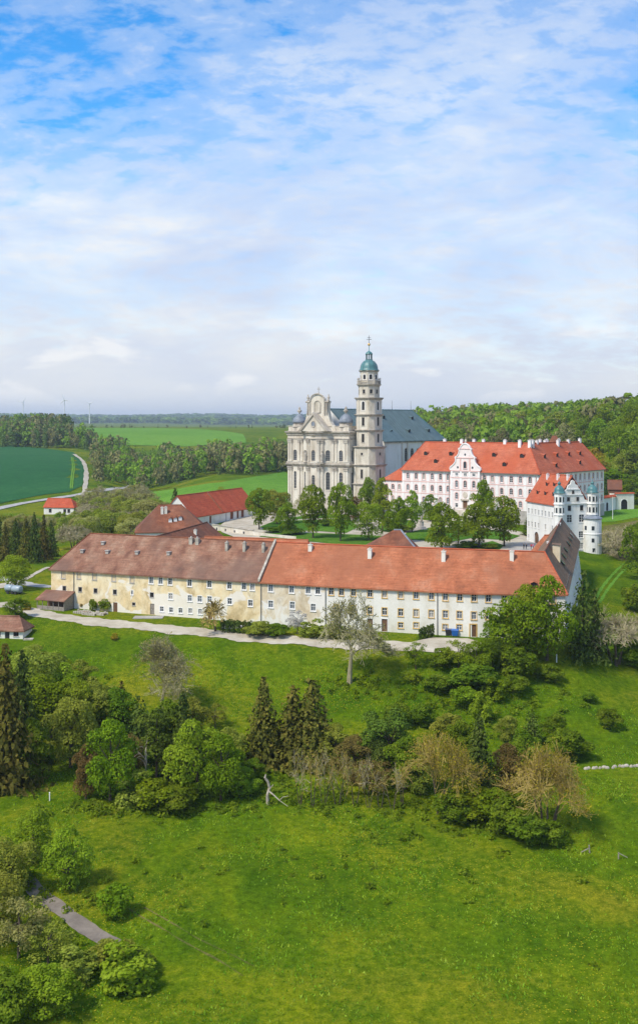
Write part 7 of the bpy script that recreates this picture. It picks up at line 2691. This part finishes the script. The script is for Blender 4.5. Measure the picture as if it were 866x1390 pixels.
# retaining wall of the court seen beside the barn
a, b = G(288, 720), G(344, 727)
w = Wall(a, b, 1.5, a.z + 2.0)
r = thing('retaining_wall', 'pale retaining wall with dark openings below the barn yard', 'wall', ((a.x + b.x) / 2, (a.y + b.y) / 2, a.z))
for k in range(4):
    w.window(r, w.L * (.12 + .22 * k), a.z + .3, .8, .9, 'small')
m = MB(); w.build(m); Wall(b, G(402, 733), 1.5, b.z + 1.2).build(m); part('wall', m, M_stone, r)
m = MB(); w.band(m, a.z + 2.0, a.z + 2.25, .2, inn=.4); part('coping', m, M_stone2, r)
a, b = G(402, 734), G(470, 742)

# ------------------------------------------------------------------ cars and people in the court
def car(px, py, rz, paint, lab):
    g = G(px, py)
    r = thing('parked_car', lab, 'car', (g.x, g.y, g.z + .1), rz=rz)
    m = MB()
    side = [(-2.1, .35), (2.1, .35), (2.15, .75), (1.9, .92), (1.0, 1.0), (.5, 1.42), (-1.2, 1.45), (-1.9, 1.0), (-2.15, .9)]
    m.prism([(x, -.82, z) for x, z in side], (0, 1.64, 0)); link('body', m.mesh('body', paint), r)
    m = MB()
    m.prism([(.92, -.835, 1.0), (.47, -.835, 1.37), (-1.15, -.835, 1.39), (-1.7, -.835, 1.02)][::-1], (0, 1.67, 0)); link('side_glass', m.mesh('side_glass', M_glass), r)
    m = MB(); m.quad((1.02, -.7, 1.01), (1.02, .7, 1.01), (.54, .7, 1.40), (.54, -.7, 1.40)); link('windscreen', m.mesh('windscreen', M_glass), r)
    for sx in (-1.3, 1.3):
        for sy in (-.8, .8):
            m = MB(); m.tube((sx, sy - .1, .32), (sx, sy + .1, .32), .33, .33, 12, cap=True); link('wheel', m.mesh('wheel', M_iron), r)
    for sy in (-.6, .6):
        m = MB(); m.box(2.1, 2.17, sy - .18, sy + .18, .62, .78); link('headlight', m.mesh('headlight', M_trim), r)


car(633, 740.5, math.radians(-30), M_trim, 'white car parked in the court beside the bushy trees')
car(642, 742, math.radians(-30), M_iron, 'black car parked beside the white car in the court')


def person(px, py, shirt, lab, pose=0.0, rz=0.0):
    g = G(px, py)
    bm_v = [(0, 0, .95), (0, 0, 1.2), (0, 0, 1.42), (0, 0, 1.54), (0, .02, 1.68), (-.09, 0, .9), (-.10, .06 * pose, .5), (-.10, -.02, .08), (-.10, .12, .03), (.09, 0, .9), (.10, -.10 * pose, .5), (.10, -.18 * pose, .08), (.10, .10 - .15 * pose, .03),
            (-.19, 0, 1.40), (-.24, .03, 1.13), (-.24, .12, .90), (-.235, .14, .80), (.19, 0, 1.40), (.24, -.02, 1.13), (.24, .08, .90), (.235, .12, .80)]
    ed = [(0, 1), (1, 2), (2, 3), (3, 4), (0, 5), (5, 6), (6, 7), (7, 8), (0, 9), (9, 10), (10, 11), (11, 12), (2, 13), (13, 14), (14, 15), (15, 16), (2, 17), (17, 18), (18, 19), (19, 20)]
    rad = [.15, .14, .15, .06, .11, .09, .07, .05, .045, .09, .07, .05, .045, .06, .05, .04, .035, .06, .05, .04, .035]
    me = bpy.data.meshes.new('person_base'); me.from_pydata(bm_v, ed, [])
    o = bpy.data.objects.new('person_base', me); COL.objects.link(o)
    sk = o.modifiers.new('skin', 'SKIN')
    for v, q in zip(me.skin_vertices[0].data, rad):
        v.radius = (q, q)
    me.skin_vertices[0].data[0].use_root = True
    o.modifiers.new('sub', 'SUBSURF').levels = 1
    dg = bpy.context.evaluated_depsgraph_get()
    new = bpy.data.meshes.new_from_object(o.evaluated_get(dg))
    COL.objects.unlink(o); bpy.data.objects.remove(o)
    for mt in (MATS['trousers'], shirt, MATS['skin_tone'], MATS['dark_hair']):
        new.materials.append(mt)
    for p in new.polygons:
        z = p.center.z
        p.material_index = 3 if z > 1.70 or (z > 1.62 and p.center.y < -.02) else (2 if z > 1.50 or (z < .92 and abs(p.center.x) > .19) else (1 if z > .93 else 0))
    ob = link('person', new, None, (g.x, g.y, g.z + .17), rz)
    tag(ob, lab, 'person')


flat('trousers', (0.03, 0.035, 0.05)); flat('skin_tone', (0.55, 0.34, 0.24)); flat('dark_hair', (0.04, 0.03, 0.02))
SH = {k: flat('shirt_' + k, c) for k, c in (('black', (.03, .03, .035)), ('red', (.50, .03, .04)), ('pink', (.55, .12, .25)), ('green', (.15, .35, .08)), ('white', (.7, .7, .68)))}
for px, py, c, lab in ((710.5, 746.5, 'black', 'person in black standing apart with arms down on the paved court'), (713.8, 746.5, 'black', 'person in black beside the paved court group'), (720.5, 746.5, 'red', 'person in red shirt in the paved court group'),
                       (723.2, 746.5, 'pink', 'person in pink top in the paved court group'), (727.5, 746.5, 'green', 'person in green shirt in the paved court group'), (731.5, 746.5, 'white', 'person in white shirt at the end of the paved court group')):
    person(px, py, SH[c], lab, random.Random(int(px)).uniform(0, 1), random.Random(int(px * 3)).uniform(0, 6))


# ------------------------------------------------------------------ dead wood, posts, stones on the slope
def dead_trunk():
    g = G(364, 1092)
    s = g.y / F
    r = thing('dead_tree', 'bleached broken tree trunk bent over in the grass', 'dead tree', tuple(g))
    P = lambda x, y, d=0: Vector((g.x + (x - 364) * s, g.y + d, g.z + (1092 - y) * s))
    m = MB()
    pts = [(364, 1094, 0), (363, 1080, 0), (366, 1070, .2), (364, 1062, .1), (360, 1056, 0), (361, 1051, 0)]
    rad = [.24, .20, .19, .18, .17, .08]
    for (a, b, ra, rb) in zip(pts[:-1], pts[1:], rad[:-1], rad[1:]):
        m.tube(P(*a), P(*b), ra, rb, 8)
    part('trunk', m, B_dead, r, smooth=True)
    for q, r0 in (([(365, 1074, 0), (372, 1078, -.4), (380, 1084, -.8), (391, 1091, -1.0)], .13), ([(380, 1084, -.8), (384, 1079, -.9), (392, 1077, -1.0)], .06), ([(366, 1071, 0), (371, 1066, .3)], .06)):
        m = MB()
        for k, (a, b) in enumerate(zip(q[:-1], q[1:])):
            m.tube(P(*a), P(*b), r0 * (1 - .25 * k), r0 * (.75 - .22 * k), 6)
        part('branch', m, B_dead, r, smooth=True)


dead_trunk()
for k, (px, py) in enumerate(((797, 1158), (843, 1166))):
    g = G(px, py)
    s = g.y / F
    r = thing('fence_remnant', 'leaning grey timber prop on the lower meadow, %s post' % ('with upright' if k == 0 else 'without upright'), 'fence post', tuple(g))
    P = lambda x, y: Vector((g.x + x * s, g.y, g.z + y * s))
    if k == 0:
        m = MB(); m.tube(P(3, -2), P(2, 11), .09, .08, 6, cap=True); part('post', m, M_greywood, r)
        m = MB(); m.tube(P(-9, 1), P(2.5, 7), .07, .06, 6, cap=True); part('brace', m, M_greywood, r)
    else:
        m = MB(); m.tube(P(-4, -1), P(-4, 9), .09, .08, 6, cap=True); part('post', m, M_greywood, r)
        m = MB(); m.tube(P(-4, 8), P(8, 2), .07, .06, 6, cap=True); part('brace', m, M_greywood, r)
g = G(68, 1087)
m = MB(); m.tube(g - Vector((0, 0, .1)), g + Vector((0, 0, 1.1)), .09, .08, 6, cap=True); m.lathe(g + Vector((0, 0, 1.1)), [(.1, 0), (.04, .1)], 6)
solo('marker_post', m, M_trim, 'short white marker post at the thicket edge', 'post', tuple(g))
g = G(755, 899)
m = MB(); m.tube(g - Vector((0, 0, .1)), g + Vector((0, 0, 1.3)), .1, .09, 6, cap=True); m.lathe(g + Vector((0, 0, 1.3)), [(.12, 0), (.04, .12)], 6)
solo('marker_post', m, M_trim, 'short white marker post below the big leafy trees', 'post', tuple(g))
# row of stones on the right slope
rr = random.Random(12)
for k in range(16):
    px = 795 + k * 5.0 + rr.uniform(-1.5, 1.5); py = 1044 - k * .25 + rr.uniform(-1, 1)
    g = G(px, py)
    m = MB()
    L_ = rr.uniform(.16, .38)
    m.lathe((g.x, g.y, g.z - .1), [(L_ * .8, 0), (L_, .15), (L_ * .85, .32), (L_ * .4, .45)], 7, rr.uniform(0, 1), sx=1.3, sy=.8)
    solo('field_stone', m, M_stone2, 'pale stone in the row across the right slope', 'stone', (g.x, g.y, g.z), 'row of stones on the slope')

# ------------------------------------------------------------------ wind turbines far off
for px, top, Y, lab in ((32, 546, 5200, 'the turbine standing alone away from the other two'), (88, 543, 4700, 'the middle of three distant wind turbines'), (122, 548, 5000, 'distant wind turbine closest to the church')):
    x = (px - CX) / F * Y
    z0 = tz(x, Y)
    hub = H - (top - YH) / F * Y
    r = thing('wind_turbine', 'thin white wind turbine, ' + lab, 'wind turbine', (x, Y, z0))
    m = MB(); m.tube((x, Y, z0 - 2), (x, Y, hub), 2.6, 1.6, 8); part('mast', m, M_trim, r)
    m = MB(); m.box(x - 2.5, x + 2.5, Y - 6, Y + 6, hub - 2, hub + 3); part('nacelle', m, M_trim, r)
    for k in range(3):
        a = math.radians(20 + 120 * k + px)
        m = MB(); c = Vector((x, Y - 6.5, hub + .5)); tip = c + Vector((math.cos(a), 0, math.sin(a))) * 26
        m.tube(c, c.lerp(tip, .25), 1.6, 2.2, 5); m.tube(c.lerp(tip, .25), tip, 2.2, .5, 5); part('blade', m, M_trim, r)

# ------------------------------------------------------------------ the air
mh = bpy.data.materials.new('haze')
mh.use_nodes = True
mh.node_tree.nodes.clear()
out = N(mh.node_tree, 'ShaderNodeOutputMaterial')
pv = N(mh.node_tree, 'ShaderNodeVolumePrincipled', inp={'Density': 9.0e-5, 'Anisotropy': 0.2})
pv.inputs['Color'].default_value = (0.74, 0.86, 1.0, 1)
mh.node_tree.links.new(pv.outputs[0], out.inputs['Volume'])
m = MB(); m.box(-16000, 16000, -900, 13500, -40, 165)
me = m.mesh('haze', mh)
tag(link('haze', me), 'pale blue summer haze over the whole valley', 'haze', None, 'stuff')
